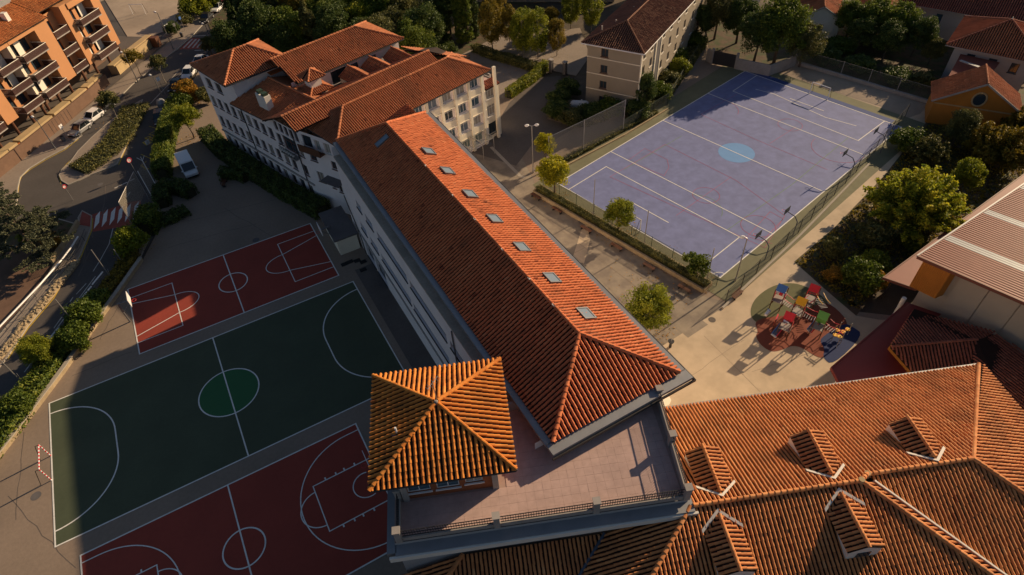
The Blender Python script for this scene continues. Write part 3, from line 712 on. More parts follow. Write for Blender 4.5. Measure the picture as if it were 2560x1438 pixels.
def basket_court(name, x0, x1, y0, y1, kind):
    cx, cy = (x0 + x1) / 2, (y0 + y1) / 2
    c = structure(name, MB().flat(rect(x0, x1, y0, y1), 0.02), 'court_red')
    lines(c, [rect(x0, x1, y0, y1)], 0.032, closed=True); lines(c, [[(cx, y0), (cx, y1)]], 0.034)
    lines(c, [arc(cx, cy, 1.68 if kind == 'old' else 1.75, 0, 360, 40)[:-1]], 0.036, closed=True)
    for s in (1, -1):
        X = (lambda u: x0 + u) if s == 1 else (lambda u: x1 - u)
        if kind == 'old':
            k = 4.9; hw = 4.1
            lines(c, [[(X(0), cy + hw), (X(k), cy + hw), (X(k), cy - hw), (X(0), cy - hw)]], 0.034, w=0.1)
            r = 1.72; lines(c, [[(X(0), cy + 3.0), (X(k), cy + r)] , [(X(0), cy - 3.0), (X(k), cy - r)]], 0.036, w=0.1)
            lines(c, [[(X(k + r * 1.45 * math.sin(t)), cy + r * math.cos(t)) for t in np.linspace(0, math.pi, 24)]], 0.038, w=0.1)
        else:
            k = 5.6; hw = 2.4
            lines(c, [[(X(0), cy + hw), (X(k), cy + hw), (X(k), cy - hw), (X(0), cy - hw)]], 0.034, w=0.1)
            lines(c, [[(X(k + 1.75 * math.sin(t)), cy + 1.75 * math.cos(t)) for t in np.linspace(0, math.pi, 24)]], 0.036, w=0.1)
            R3 = 5.9; xb = 1.3
            lines(c, [[(X(0), cy + R3)] + [(X(xb + R3 * math.sin(t)), cy + R3 * math.cos(t)) for t in np.linspace(0, math.pi, 36)] + [(X(0), cy - R3)]], 0.038, w=0.1)
            lines(c, [[(X(xb + 1.25 * math.sin(t)), cy + 1.25 * math.cos(t)) for t in np.linspace(-0.3, math.pi + .3, 20)]], 0.040, w=0.1)
            for t in (1.6, 2.6, 3.4, 4.4):
                for q in (1, -1): MB().strip([(X(t), cy + q * hw), (X(t), cy + q * (hw + 0.3))], 0.14, 0.036).build('painted_line', MATS['paint_white'], c)
    return c
basket_court('basketball_court', -16.22, 6.71, 59.18, 71.07, 'old')
basket_court('basketball_court', -23.4, 1.25, 24.6, 37.95, 'new')

# --- the big blue court
FBg, FBl = frame(12.0827); BC = FBl(64.45, 52.086)
def bl(a, b): q = FBg(BC[0] + a, BC[1] + b); return (q[0], q[1])
structure('court_margin', MB().flat([bl(-25.8, -16.4), bl(25.6, -15.9), bl(25.6, 15.6), bl(22, 17.2), bl(-25.8, 15.6)], 0.028), 'court_margin')
bc = structure('sports_court', MB().flat([bl(-23.14, -13.32), bl(22.3, -13.32), bl(22.3, 13.32), bl(-23.14, 13.32)], 0.04), 'court_blue')
MB().flat([bl(22.3, -11.8), bl(23.5, -11.8), bl(23.5, 13.32), bl(22.3, 13.32)], 0.042).build('court_edge_band', MATS['court_navy'], bc)
cc = bl(0.1, 0.1)
MB().flat(arc(cc[0], cc[1], 2.55, 0, 360, 48)[:-1], 0.046).build('centre_circle_paint', MATS['court_sky'], bc)
B = lambda *p: [bl(a, b) for a, b in p]
lines(bc, [B((-23.14, -13.32), (22.3, -13.32), (22.3, 13.32), (-23.14, 13.32))], 0.054, closed=True)
lines(bc, [B((0, -13.32), (0, 13.32)), B((-12.1, -13.32), (-12.1, 13.32)), B((11.7, -13.32), (11.7, 13.32)), B((-23.14, 11.2), (-15.45, 11.2), (-15.45, -10.8), (-23.14, -10.8)),
           B((22.3, 11.0), (15.0, 10.8), (14.6, -10.6), (22.3, -10.8)), B((-19.3, 2.9), (-19.3, -2.9)), B((19.0, 2.9), (19.0, -2.9)), B((18, 8.5), (18.6, 5.5), (17.4, -4), (18.2, -8.5))], 0.056, w=0.12)
lines(bc, [[bl(-23.14 + 0.9 * math.sin(t), -13.32 + 0.9 * math.cos(t)) for t in np.linspace(0, math.pi / 2, 10)]], 0.058, w=0.08)
pk = [AL([(1525, 443), (1662, 362), (1840, 452), (1962, 540), (1912, 620), (1525, 443)]), AL([(1690, 540), (1828, 443)]), AL([(1570, 402), (1612, 372), (1668, 400), (1672, 420), (1660, 440), (1640, 432), (1570, 402)]),
      AL([(1752, 287), (1842, 236)]), AL([(1752, 287), (1890, 350), (2068, 425)]), AL([(1870, 590), (1925, 530), (1958, 548), (1905, 604)]), AL([(1924, 360), (1990, 318)]), AL([(1862, 590), (1930, 610)])]
lines(bc, pk, 0.050, w=0.055, mat='paint_pink')
for (x, y, r, a0, a1) in [(1765, 489, 1.75, 0, 360), (1975, 313, 1.75, 0, 360), (1895, 566, 2.1, 0, 360), (2095, 372, 3.6, 100, 290), (1790, 275, 3.4, -60, 60)]:
    c = A2(x, y); lines(bc, [arc(c[0], c[1], r, a0, a1, 36)], 0.052, w=0.055, mat='paint_pink')
lines(bc, [AL([(1815, 578), (1980, 462), (2120, 345)]), AL([(1560, 425), (1705, 340)])], 0.048, w=0.07, mat='paint_green')
c = A2(1742, 525); lines(bc, [arc(c[0], c[1], 3.2, -60, 60, 24)], 0.049, w=0.06, mat='paint_green')

# --- rubber surfacing of the playground
sheet('rubber_mat', [(1876, 786), (1878, 765), (1892, 742), (1925, 718), (1960, 708), (2000, 710), (2050, 735), (2078, 765), (2040, 790), (1990, 800), (1900, 812), (1882, 800)], 0.036, 'rubber_green', 2)
sheet('rubber_mat', [(1884, 802), (1940, 790), (2000, 790), (2045, 758), (2080, 760), (2130, 815), (2075, 870), (2062, 890), (2048, 898), (1990, 860), (1950, 878), (1925, 880), (1900, 862), (1888, 840), (1896, 830)], 0.038, 'rubber_red', 2)
sheet('rubber_mat', [(2048, 852), (2062, 838), (2110, 808), (2132, 818), (2160, 838), (2082, 915), (2056, 895), (2062, 872)], 0.042, 'rubber_navy', 2)

# --- wear of the yards: cracks, patches, manhole covers
rng = np.random.default_rng(91)
def crack(name, a, b, mat, z, w=0.035, k=9, amp=.35):
    a, b = A2(*a), A2(*b); t = (b - a) / np.linalg.norm(b - a); n = np.array([-t[1], t[0]]); off = np.cumsum(rng.normal(0, amp / 3, k + 1)); off -= np.linspace(off[0], off[-1], k + 1)
    structure(name, MB().strip([a + (b - a) * i / k + n * off[i] for i in range(k + 1)], w, z), mat)
for a, b in (((1700, 960), (1860, 850)), ((1880, 930), (2040, 880)), ((1350, 560), (1560, 760))): crack('crack', a, b, 'yard_tan', 0.03, 0.03)
for a, b in (((60, 1080), (40, 1300)), ((20, 1240), (190, 1420)), ((250, 850), (320, 720)), ((430, 560), (760, 480)), ((420, 620), (640, 560)), ((560, 520), (700, 600)), ((180, 940), (330, 880))): crack('crack', a, b, 'asphalt_dark', 0.008, 0.05)
for px, py, s_, z, m_ in ((1222, 360, .55, .03, 'concrete_dark'), (1185, 400, .5, .02, 'concrete_dark'), (90, 1240, .45, .008, 'concrete_dark'), (640, 600, .45, .008, 'concrete_dark'), (1780, 800, .4, .03, 'asphalt_dark'), (1455, 555, .45, .024, 'concrete_dark'), (250, 460, .4, -.05, 'concrete_dark'), (170, 760, .4, -.05, 'concrete_dark'), (2130, 760, .4, .03, 'concrete_dark')):
    c = A2(px, py); structure('manhole_cover', MB().flat(arc(c[0], c[1], s_, 0, 360, 20)[:-1], z), m_)
for px, m_ in (([(1690, 820), (1740, 790), (1770, 812), (1720, 845)], 'yard_tan'), ([(1330, 600), (1370, 580), (1400, 605), (1362, 628)], 'yard')):
    structure('repair_patch', MB().flat(AL(px), .022 if px[0][0] > 1000 else .006), m_)
for k in range(16): crack('tyre_mark', (300 - 6 * k + rng.uniform(-20, 20), 420 + 14 * k), (285 - 6 * k, 450 + 16 * k), 'asphalt_dark', -.052, .14, 4, .2) if k % 2 else None
# ------------------------------------------------------------------ long school wing with the six rooflights
TL, TN, TP, TS = MATS['tile_long'], MATS['tile_near'], MATS['tile_pav'], MATS['tile_school']
wg = thing('school_wing', 'long school wing with lit orange tile roof and row of rooflights', 'building', (17.3, 42, 0))
X0, X1, Y0, Y1 = 11.07, 22.7, 19.9, 64.4
W = Walls()
ops = []
def YW(ya, yb, z, h, st): ops.append((Y1 - ya, z, ya - yb, h, st))
for ya, yb in ((58.8, 57.2), (55.8, 53.6), (52.2, 44.2), (43.4, 35.2), (34.4, 26.0)): YW(ya, yb, 8.9, 1.05, 'ribbon')
for ya, yb in ((59.7, 57.7), (56.4, 54.0), (53.0, 44.7), (44.0, 35.6), (34.8, 26.5)): YW(ya, yb, 5.2, 1.0, 'ribbon')
for ya, yb in ((60.5, 57.6), (57.0, 53.8)): YW(ya, yb, 0.15, 2.5, 'dark')
W.face((X0, Y1), (X0, Y0), 0, 12.5, ops, depth=0.3)
W.face((X0, Y0), (X1, Y0), 0, 13.5); W.face((X1, Y0), (X1, Y1), 0, 13.7); W.face((X1, Y1), (X0, Y1), 0, 13.7)
W.face((12.0, Y1), (12.0, Y0), 12.5, 13.7)
W.build(wg, MATS['plaster'])
MB().prism(rect(X0 - 0.05, 12.0, Y0, Y1), 12.42, 12.56).build('ledge', MATS['gravel'], wg)
MB().box((X0 - 0.08, 47, 3.3), (0.16, 34, 0.14)).build('string_course', MATS['concrete'], wg)
# cornice gutter round the eaves
ez = 13.95
cm = MB()
for a, b in (((11.55, 18.75), (23.75, 18.75)), ((23.45, 19.15), (23.45, 64.9)), ((11.75, 19.15), (11.75, 65.0))):
    cm.wall([a, b], 0.9 if a[1] == b[1] else 0.5, 13.62, 13.88)
cm.build('cornice', MATS['zinc'], wg)
gm = MB(); gm.wall([(11.45, 18.2), (23.95, 18.2)], 0.12, 13.4, 13.62); gm.wall([(23.8, 18.2), (23.8, 64.9)], 0.1, 13.5, 13.8); gm.build('gutter', MATS['metal_dark'], wg)
fm = MB(); fm.wall([(11.93, 19.2), (11.93, 64.9)], 0.14, 12.57, 13.61); fm.build('fascia', MATS['zinc_blue'], wg)  # dark blue stands for sky-lit shade on the grey cornice metal
RZ = 16.75
lw = [(12.05, 19.1, ez), (12.05, 65.0, ez), (16.9, 60.4, RZ), (17.6, 24.2, RZ)]
rw = [(23.1, 64.9, ez), (23.1, 19.1, ez), (17.6, 24.2, RZ), (16.9, 60.4, RZ)]
nw = [(12.05, 19.1, ez), (17.6, 24.2, RZ), (23.1, 19.1, ez)]
fw = [(12.05, 65.0, ez), (16.9, 60.4, RZ), (23.1, 64.9, ez)]
wr = roof(wg, [lw, rw, nw, fw], TL, w=0.34, L=0.42, singles=300, seed=11)
for a, b in (((12.05, 19.1, ez), (17.6, 24.2, RZ)), ((23.1, 19.1, ez), (17.6, 24.2, RZ))): ridge(wr, a, b, TL, 0.17)
ridge(wr, (17.6, 24.2, RZ), (16.9, 60.4, RZ), TL, 0.17)
for a, b in (((12.05, 65.0, ez), (16.9, 60.4, RZ)), ((23.1, 64.9, ez), (16.9, 60.4, RZ))): ridge(wr, a, b, TL, 0.17, single=False)
lb = MB(); lq = [(11.4, 64.3, 8.6), (22.6, 64.3, 13.2), (22.6, 69.5, 13.2), (14.0, 69.5, 9.6)]; lb.add([(x, y, 0) for x, y, z in lq] + lq, [(0, 1, 5, 4), (1, 2, 6, 5), (2, 3, 7, 6), (3, 0, 4, 7), (4, 5, 6, 7)]); lb.build('shade_link_wall', MATS['plaster'], wg)  # added link block, top sloped to shape the sunlit patch on the red court
roof(wg, [[np.array(p) + (0, 0, .1) for p in lq]], TL, w=0.34, L=0.42, seed=16, name='shade_link_roof')
# white mortar patches along the ridge
for y in (27.5, 31, 35.2, 40.1, 44.3, 50.2): 
    x = 17.6 - (y - 24.2) / 37 * 0.7; MB().box((x - 0.05, y, RZ + 0.22), (0.16, 0.3, 0.06)).build('ridge_mortar', MATS['plaster_white'], wr)
sl = (RZ - ez) / (23.1 - 17.5)
def rooflight(px, py):
    # the point on the lit slope under that sight line
    for z in np.arange(14, 17, 0.02):
        q = at(px, py, z)
        if RZ - (q[0] - 17.35) * sl <= z: break
    o = local_thing('rooflight', '', 'rooflight', (q[0], q[1], z + 0.12), 0)
    return o, q
RLL = ['rooflight nearest the far end of the lit orange roof slope', 'second rooflight from the far end of the lit roof slope', 'third rooflight from the far end of the lit roof slope',
       'rooflight in the middle of the lit slope, fourth from the far end', 'fifth rooflight from the far end of the lit slope', 'sixth rooflight, second nearest the hipped near end of the long roof', 'nearest and largest-looking rooflight, next to the hipped end of the long roof']
fr_m = MB(); fr_m.wall(rect(-0.55, 0.55, -0.62, 0.62), 0.12, -0.12, 0.16, closed=True)
gl_m = MB(); gl_m.box((0, 0, 0.1), (1.0, 1.14, 0.04))
for lab, (px, py) in zip(RLL, [(1072, 382), (1119, 431), (1175, 489), (1236, 551), (1304, 622), (1379, 699), (1464, 788)]):
    o, q = rooflight(px, py); o['label'] = lab; o['group'] = 'rooflights on the long roof'
    o.rotation_euler = (0, math.atan(sl), 0)
    fr_m.build('frame', MATS['metal_grey'], o); gl_m.build('pane', MATS['glass_sky'], o)
# the one on the shaded slope
for z in np.arange(14, 17, 0.02):
    q = at(956, 355, z)
    if RZ - (17.1 - q[0]) * sl <= z: break
o = local_thing('rooflight', 'small bluish rooflight alone on the dark shaded slope of the long roof', 'rooflight', (q[0], q[1], z + 0.1), 0); o.rotation_euler = (0, -math.atan(sl), 0)
MB().wall(rect(-0.8, 0.8, -0.35, 0.35), 0.1, -0.12, 0.12, closed=True).build('frame', MATS['metal_grey'], o); MB().box((0, 0, 0.08), (1.5, 0.62, 0.04)).build('pane', MATS['glass_sky'], o)
# drainpipe and lamp bracket on the shaded wall
pp = [(X0 - 0.12, 64.5, 7.0), (X0 - 0.12, 61.5, 3.4), (X0 - 0.12, 60.9, 0.2)]
MB().path(pp, 0.06).build('drainpipe', MATS['metal_dark'], wg)
MB().path([(X0 - 0.1, 33.2, 3.5), (X0 - 0.1, 33.2, 12.4)], 0.07).build('drainpipe', MATS['metal_grey'], wg)
# strip along the foot of that wall
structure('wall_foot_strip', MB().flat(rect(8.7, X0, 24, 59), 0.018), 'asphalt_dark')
# lean-to shed at the foot of the wall
sh = thing('shed', 'low flat-roofed shed against the shaded school wall beside the red court', 'shed', (9.3, 65.3, 0))
MB().prism(rect(8.15, 10.75, 62.6, 68.6), 0, 2.45).build('wall', MATS['plaster_cream'], sh)
MB().prism(rect(7.85, 10.95, 62.3, 68.9), 2.45, 2.65).build('roof', MATS['concrete_dark'], sh)
for i, (px, py) in enumerate([(861, 661), (875, 655), (893, 652), (908, 655), (908, 675)]):
    c = A2(px, py); m = MB().box((c[0], c[1], 0.03), (0.8, 0.6, 0.05)); structure('drain_cover', m, 'rubber')

# ------------------------------------------------------------------ roof terrace and tiled pavilion
FAg, FAl = frame(-22.5)
def fa(r, s, z): q = FAg(r, s); return np.array([q[0], q[1], z])
def fa2(r, s): q = FAg(r, s); return (q[0], q[1])
TZ = 12.7
tb = thing('terrace_block', 'flat-topped stair block carrying the pink paved roof terrace', 'building', (*fa2(2.5, 17.6), 0))
TER = [fa2(-7.2, 17.5), fa2(11.9, 17.5), fa2(12.3, 25.6), (11.07, 20.2), fa2(0.2, 28.3), fa2(-7.2, 28.3)]
w = MB()
for a, b in zip(TER, TER[1:] + TER[:1]): w.poly([(a[0], a[1], 0), (b[0], b[1], 0), (b[0], b[1], TZ - 0.1), (a[0], a[1], TZ - 0.1)])
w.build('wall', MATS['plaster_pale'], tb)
fl = MB().flat([fa2(-7.2, 17.5), fa2(11.9, 17.5), fa2(12.4, 26.2), (12.6, 20.6), (11.05, 20.6), fa2(0.2, 28.25), fa2(-7.15, 28.25)], TZ - 0.01); terr = fl.build('terrace_floor', MATS['grout'], tb)
# floor tiles, each laid as a piece
tile_me = []
for k in range(3):
    me = bpy.data.meshes.new('floor_tile'); v, f = cuboid(-0.2935, 0.2935, -0.2935, 0.2935, 0, 0.02 + 0.002 * k); me.from_pydata(v, [], f); me.update(); me.materials.append(MATS['terrace_tile']); tile_me.append(me)
def in_poly(p, P):
    c = False
    for i in range(len(P)):
        a, b = P[i], P[i - 1]
        if (a[1] > p[1]) != (b[1] > p[1]) and p[0] < (b[0] - a[0]) * (p[1] - a[1]) / (b[1] - a[1]) + a[0]: c = not c
    return c
pav_foot = [(-6.6, 20.3), (-0.25, 20.3), (-0.25, 28.0), (-6.6, 28.0)]
cnt = 0; restt = MB(); org = np.array(ORG[terr.name]); FT = []
for i in range(-12, 21):
    for j in range(0, 24):
        r, s = i * 0.595, 18.05 + j * 0.595
        if r < -6.6 or r > 11.6 or (r < 0.3 and s > 19.9) or s > 26: continue
        q = fa2(r, s)
        if q[0] > 12.6 and q[1] > 19.6: continue
        FT.append((np.hypot(q[0], q[1]), q))
FT.sort(key=lambda t: t[0])
for k, (_, q) in enumerate(FT):
    if k < 300:
        ob = bpy.data.objects.new('floor_tile', tile_me[random.randrange(3)]); COL.objects.link(ob); ob.parent = terr
        ob.location = (q[0] - org[0], q[1] - org[1], TZ - 0.008 + random.uniform(-0.003, 0.003)); ob.rotation_euler = (random.uniform(-.006, .006), random.uniform(-.006, .006), math.radians(-22.5))
    else: restt.box((q[0], q[1], TZ + 0.002), (0.58, 0.58, 0.02), math.radians(-22.5))
if restt.v: restt.build('floor_tiles', MATS['terrace_tile'], terr, kind='stuff')
# projecting cornice and the railed parapet
cm = MB(); cm.wall([fa2(-7.2, 17.25), fa2(12.2, 17.25)], 0.9, TZ - 0.75, TZ - 0.4); cm.wall([fa2(-7.45, 17.0), fa2(-7.45, 22)], 0.6, TZ - 0.75, TZ - 0.4); cm.build('cornice', MATS['zinc'], tb)
cm = MB(); cm.wall([fa2(-7.6, 16.75), fa2(12.4, 16.75)], 0.16, TZ - 1.0, TZ - 0.5); cm.build('cornice_edge', MATS['plaster_white'], tb)
def parapet(p, q, posts, first=True):
    p, q = np.array(p), np.array(q); L = np.linalg.norm(q - p); t = (q - p) / L
    MB().wall([p, q], 0.18, TZ, TZ + (0.75 if not first and len(posts) else 0.4)).build('parapet', MATS['concrete'], tb)
    fs = [0] + posts + [1]
    for k in fs:
        if k == 0 and not first: continue
        c = p + t * L * k; m = MB().box((c[0], c[1], TZ + 0.68), (0.4, 0.4, 1.36), math.radians(-22.5)); m.box((c[0], c[1], TZ + 1.42), (0.5, 0.5, 0.1), math.radians(-22.5)); m.build('pillar', MATS['concrete'], tb)
    for a, b in zip(fs[:-1], fs[1:]):
        A, Bq = p + t * (L * a + 0.25), p + t * (L * b - 0.25); m = MB()
        for z in ((0.85, 1.3) if not first and len(posts) else (0.5, 0.85, 1.2)): m.beam((A[0], A[1], TZ + z), (Bq[0], Bq[1], TZ + z), 0.05, 0.05)
        n = int(np.linalg.norm(Bq - A) / 0.16)
        for i in range(1, n): c = A + (Bq - A) * i / n; m.beam((c[0], c[1], TZ + (0.87 if not first and len(posts) else .5)), (c[0], c[1], TZ + 1.25), 0.025, 0.025)
        m.build('railing', MATS['metal_dark'], tb)
parapet(fa2(-6.85, 17.6), fa2(11.75, 17.6), [0.335, 0.68]); parapet(fa2(11.75, 17.75), fa2(12.15, 25.3), [0.5], False); parapet(fa2(-6.85, 17.75), fa2(-6.85, 20.4), [], False)
c = at(1298, 1000, TZ + 1.0); MB().box((c[0], c[1], TZ + .5), (0.5, 0.5, 1.2), 0).build('pillar', MATS['concrete'], tb)
MB().wall([c[:2], c[:2] + np.array([-2.0, 0.6])], 0.2, TZ, TZ + 0.9).build('parapet', MATS['concrete'], tb)

pv = thing('pavilion', 'small square pavilion with orange pyramid tile roof on the terrace', 'pavilion', (*fa2(-3.6, 24.2), TZ))
W = Walls(); pf = [fa2(*p) for p in pav_foot]
W.face(pf[0], pf[1], TZ, 15.45, [(0.45, TZ + 0.75, 1.5, 1.25, 'white2'), (2.35, TZ + 0.75, 1.5, 1.25, 'white2'), (4.25, TZ + 0.95, 1.15, 1.1, 'white2')], depth=0.15)
W.face(pf[1], pf[2], TZ, 15.45); W.face(pf[2], pf[3], TZ, 15.45); W.face(pf[3], pf[0], TZ, 15.45)
W.build(pv, MATS['brick_wall'])
e = 15.5; C4 = [fa(-8.25, 19.75, e), fa(1.02, 19.75, e), fa(1.02, 28.75, e), fa(-8.25, 28.75, e)]; ap = fa(-3.6, 24.3, 17.5)
pr = roof(pv, [[C4[i], C4[(i + 1) % 4], ap] for i in range(4)], TP, w=0.35, L=0.45, singles=300, seed=12)
for c in C4: ridge(pr, c, ap + (c - ap) * .03, TP, 0.15, step=0.42, lift=.03)
MB().tube(ap - (0, 0, .05), ap + (0, 0, .2), .22, .08, n=8).build('peak_cap', MATS['concrete'], pr)
gm = MB()
for i in range(4): gm.tube(C4[i] + (0, 0, -.12), C4[(i + 1) % 4] + (0, 0, -.12), 0.09, n=6)
gm.build('gutter', MATS['metal_dark'], pv)
for sx in (0.03, 0.97):
    c = np.array(pf[0]) * (1 - sx) + np.array(pf[1]) * sx; MB().box((c[0] + .03, c[1] - .06, (TZ + 15.6) / 2), (0.4, 0.3, 15.6 - TZ), math.radians(-22.5)).build('corner_pier', MATS['concrete'], pv)
an = thing('antenna', 'thin television aerial on the peak of the square pavilion roof', 'antenna', tuple(at(1092, 1002, 17.3)))
a0 = at(1092, 1002, 17.3); a1 = a0 + np.array([0, 0, 2.1])
MB().tube(a0 - (0, 0, .3), a1, 0.03, n=6).build('mast', MATS['steel'], an)
m = MB(); m.tube(a1 + (-.5, -.3, -.1), a1 + (.5, .3, -.1), 0.018, n=5)
for k in np.linspace(-.45, .45, 6): m.tube(a1 + (k + .12, k * .6 - .2, -.1), a1 + (k - .12, k * .6 + .2, -.1), 0.012, n=4)
m.build('aerial_rods', MATS['steel'], an)
v0 = at(993, 1085, 16.2); vp = thing('roof_vent', 'short white flue pipe on the shaded face of the pavilion roof', 'vent', tuple(v0))
MB().tube(v0 - (0, 0, .2), v0 + (0, 0, .75), 0.07, n=8).build('pipe', MATS['metal_white'], vp); MB().box(tuple(v0 + (-.05, -.1, .02)), (0.5, 0.55, 0.12), 0.3).build('flashing', MATS['zinc_blue'], vp)

# ------------------------------------------------------------------ near building with dormers
ax = thing('annex', 'near school building with wide orange tile roof and small dormers', 'building', (*fa2(24, 17), 0))
S = 0.405
fA = [fa(12.2, 17.2, 12.15), fa(23.6, 17.2, 12.15), fa(24.5, 17.75, 11.93), fa(32, 17.75, 11.8), fa(41.0, 27.4, 7.9), fa(13.4, 27.4, 7.95)]
fB = [fa(12.0, 17.2, 12.15), fa(23.6, 17.2, 12.15), fa(33.4, 7.4, 8.18), fa(2.2, 7.4, 8.18)]
fC = [fa(23.6, 17.2, 12.15), fa(24.55, 17.2, 11.77), fa(34.35, 7.4, 7.8), fa(33.4, 7.4, 8.18)]
fD = [fa(24.45, 17.75, 11.72), fa(32, 17.75, 11.72), fa(41.8, 7.95, 7.75), fa(34.25, 7.95, 7.75)]
fE = [fa(32, 17.75, 11.72), fa(41.4, 27.4, 7.9), fa(41.4, 8.2, 7.9)]
fF = [fa(12.0, 17.2, 12.15), fa(2.2, 7.4, 8.18), fa(-3.4, 7.4, 5.93), fa(6.45, 17.25, 9.9)]
fG = [fa(6.45, 17.25, 9.9), fa(-3.4, 7.4, 5.91), fa(-13, 7.4, 5.91), fa(-3.15, 17.25, 9.9)]
fH = [fa(-3.15, 17.25, 9.9), fa(-13, 7.4, 5.91), fa(-13, 17.25, 5.9)]
ar = roof(ax, [fA, fB, fC, fD, fE, fF, fG, fH], TN, w=0.285, L=0.42, singles=300, seed=13)
for a, b in ((fA[0], fA[1]), (fD[0], fD[1]), (fB[3], fB[0]), (fB[2], fB[1]), (fA[4], fD[1]), (fE[2], fE[0])): ridge(ar, a + (0, 0, .02), b + (0, 0, .02), TN, 0.17, step=0.42)
ridge(ar, fH[1], fH[0], TN, 0.17)
ridge(ar, fA[1] + (0, 0, .02), fD[0] + (0, 0, .1), TN, 0.17, step=.4)
for q_ in (fA[1], fD[0]): MB().tube(q_ - (0, 0, .1), q_ + (0, 0, .3), .24, .2, n=10).build('ridge_mortar', MATS['wall_tan'], ar)
MB().path([fF[3] + (0, 0, .06), fF[2] + (0, 0, .06)], 0.13, n=6).build('valley_gutter', MATS['zinc_blue'], ax)
MB().beam(fC[1] + (.1, 0, .05), fC[2] + (.1, 0, .05), 0.12, 0.3).build('verge_board', MATS['plaster_white'], ax)
MB().beam(fA[5] + (0, .12, -.05), fA[4] + (0, .12, -.05), 0.16, 0.16).build('gutter', MATS['zinc'], ax)
w = MB(); PW = [fa2(13, 26.6), fa2(40.3, 26.6), fa2(40.4, 8.5), fa2(-6.5, 8.5), fa2(-6.5, 17), fa2(12.2, 17)]
for a, b in zip(PW, PW[1:] + PW[:1]): w.poly([(a[0], a[1], 0), (b[0], b[1], 0), (b[0], b[1], 8.0 if a != PW[3] and a != PW[2] else 6.2), (a[0], a[1], 8.0 if a != PW[3] and a != PW[2] else 6.2)])
w.build('wall', MATS['plaster_cream'], ax)
def dormer(rc, s_up, s_dn, label):
    """little gabled house: level ridge dies into the slope at s_up, eaves die in lower down, white flashing along the V"""
    sg = 1 if s_dn > s_up else -1; hw = 1.05; dz = 0.46
    mz = lambda s_: 12.15 - S * abs(s_ - 17.2)
    zr = mz(s_up) + .04; ze = zr - dz; s_e = s_up + sg * (dz - .04) / S; zd = mz(s_dn)
    d = thing('dormer', label, 'dormer', tuple(fa(rc, (s_up + s_dn) / 2, zd)), group='tiled dormers of the near building')
    L1 = [fa(rc, s_up, zr), fa(rc, s_dn, zr), fa(rc - hw - .12, s_dn, ze - .05), fa(rc - hw - .12, s_e, ze - .05)]
    L2 = [fa(rc, s_up, zr), fa(rc, s_dn, zr), fa(rc + hw + .12, s_dn, ze - .05), fa(rc + hw + .12, s_e, ze - .05)]
    ro = roof(d, [[p + (0, 0, .1) for p in L1], [p + (0, 0, .1) for p in L2]], TN, w=0.29, L=0.42, singles=60, seed=int(rc * 7), thick=0.08)
    ridge(ro, fa(rc, s_up, zr + .1), fa(rc, s_dn, zr + .1), TN, 0.14, step=0.4)
    w = MB()
    for r in (-hw, hw): w.poly([fa(rc + r, s_e, ze - .3), fa(rc + r, s_dn, zd - .3), fa(rc + r, s_dn, ze), fa(rc + r, s_e, ze)])
    w.poly([fa(rc - hw, s_dn, zd - .3), fa(rc + hw, s_dn, zd - .3), fa(rc + hw, s_dn, ze), fa(rc, s_dn, zr), fa(rc - hw, s_dn, ze)])
    w.build('wall', MATS['plaster_white'], d)
    for r in (-1, 1):
        v = MB(); a, b = fa(rc, s_up - sg * .16, mz(s_up - sg * .16) + .16), fa(rc + r * (hw + .3), s_e - sg * .16, mz(s_e - sg * .16) + .16); up = np.array([*np.array(fa2(0, -sg * .22)), S * .22])
        v.add([a, b, b + up, a + up, a - (0, 0, .1), b - (0, 0, .1), b + up - (0, 0, .1), a + up - (0, 0, .1)], [(0, 1, 2, 3), (4, 5, 6, 7), (0, 1, 5, 4), (1, 2, 6, 5), (2, 3, 7, 6), (3, 0, 4, 7)]); v.build('flashing', MATS['plaster_white'], d)
    m = MB(); m.beam(fa(rc - .45, s_dn + .02 * sg, zd + .45), fa(rc + .45, s_dn + .02 * sg, zd + .45), 0.04, 0.6); m.build('window', MATS['glass'], d)
    return d
dormer(14.35, 17.95, 21.5, 'small tiled dormer on the far slope right beside the terrace wall')
dormer(22.1, 18.0, 21.6, 'small tiled dormer in the middle of the far orange slope')
dormer(29.5, 18.2, 21.5, 'small tiled dormer on the far slope nearest its right hip')
dormer(13.7, 16.45, 12.9, 'small tiled dormer on the near slope close to the left hip')
dormer(21.95, 16.6, 13.1, 'small tiled dormer on the near slope below the middle ridge')

# ------------------------------------------------------------------ four-storey main school building
FSg, FSl = frame(15.0)
def fs(p, q, z): a = FSg(p, q); return np.array([a[0], a[1], z])
def fs2(p, q): a = FSg(p, q); return (a[0], a[1])
ms = thing('school_building', 'four-storey pale school building with many-winged orange tile roofs', 'building', (*fs2(40, 75), 0))
W = Walls()
def rowops(n, u0, step, z, w, h, st): return [(u0 + i * step, z, w, h, st) for i in range(n)]
W.face(fs2(26.75, 93.4), fs2(27.45, 83.7), 0, 13.9, rowops(5, 0.6, 1.85, 0.9, 1.1, 1.6, 'school') + rowops(5, 0.6, 1.85, 4.2, 1.1, 1.65, 'school') + rowops(5, 0.6, 1.85, 7.5, 1.1, 1.65, 'school') + rowops(2, 1.4, 2.6, 10.6, 1.5, 1.5, 'school'))
W.face(fs2(27.45, 83.7), fs2(27.95, 76.3), 0, 10.9, rowops(4, 0.35, 1.85, 0.9, 1.1, 1.6, 'school') + rowops(4, 0.35, 1.85, 4.2, 1.1, 1.65, 'school') + rowops(4, 0.35, 1.85, 7.5, 1.1, 1.65, 'school'))
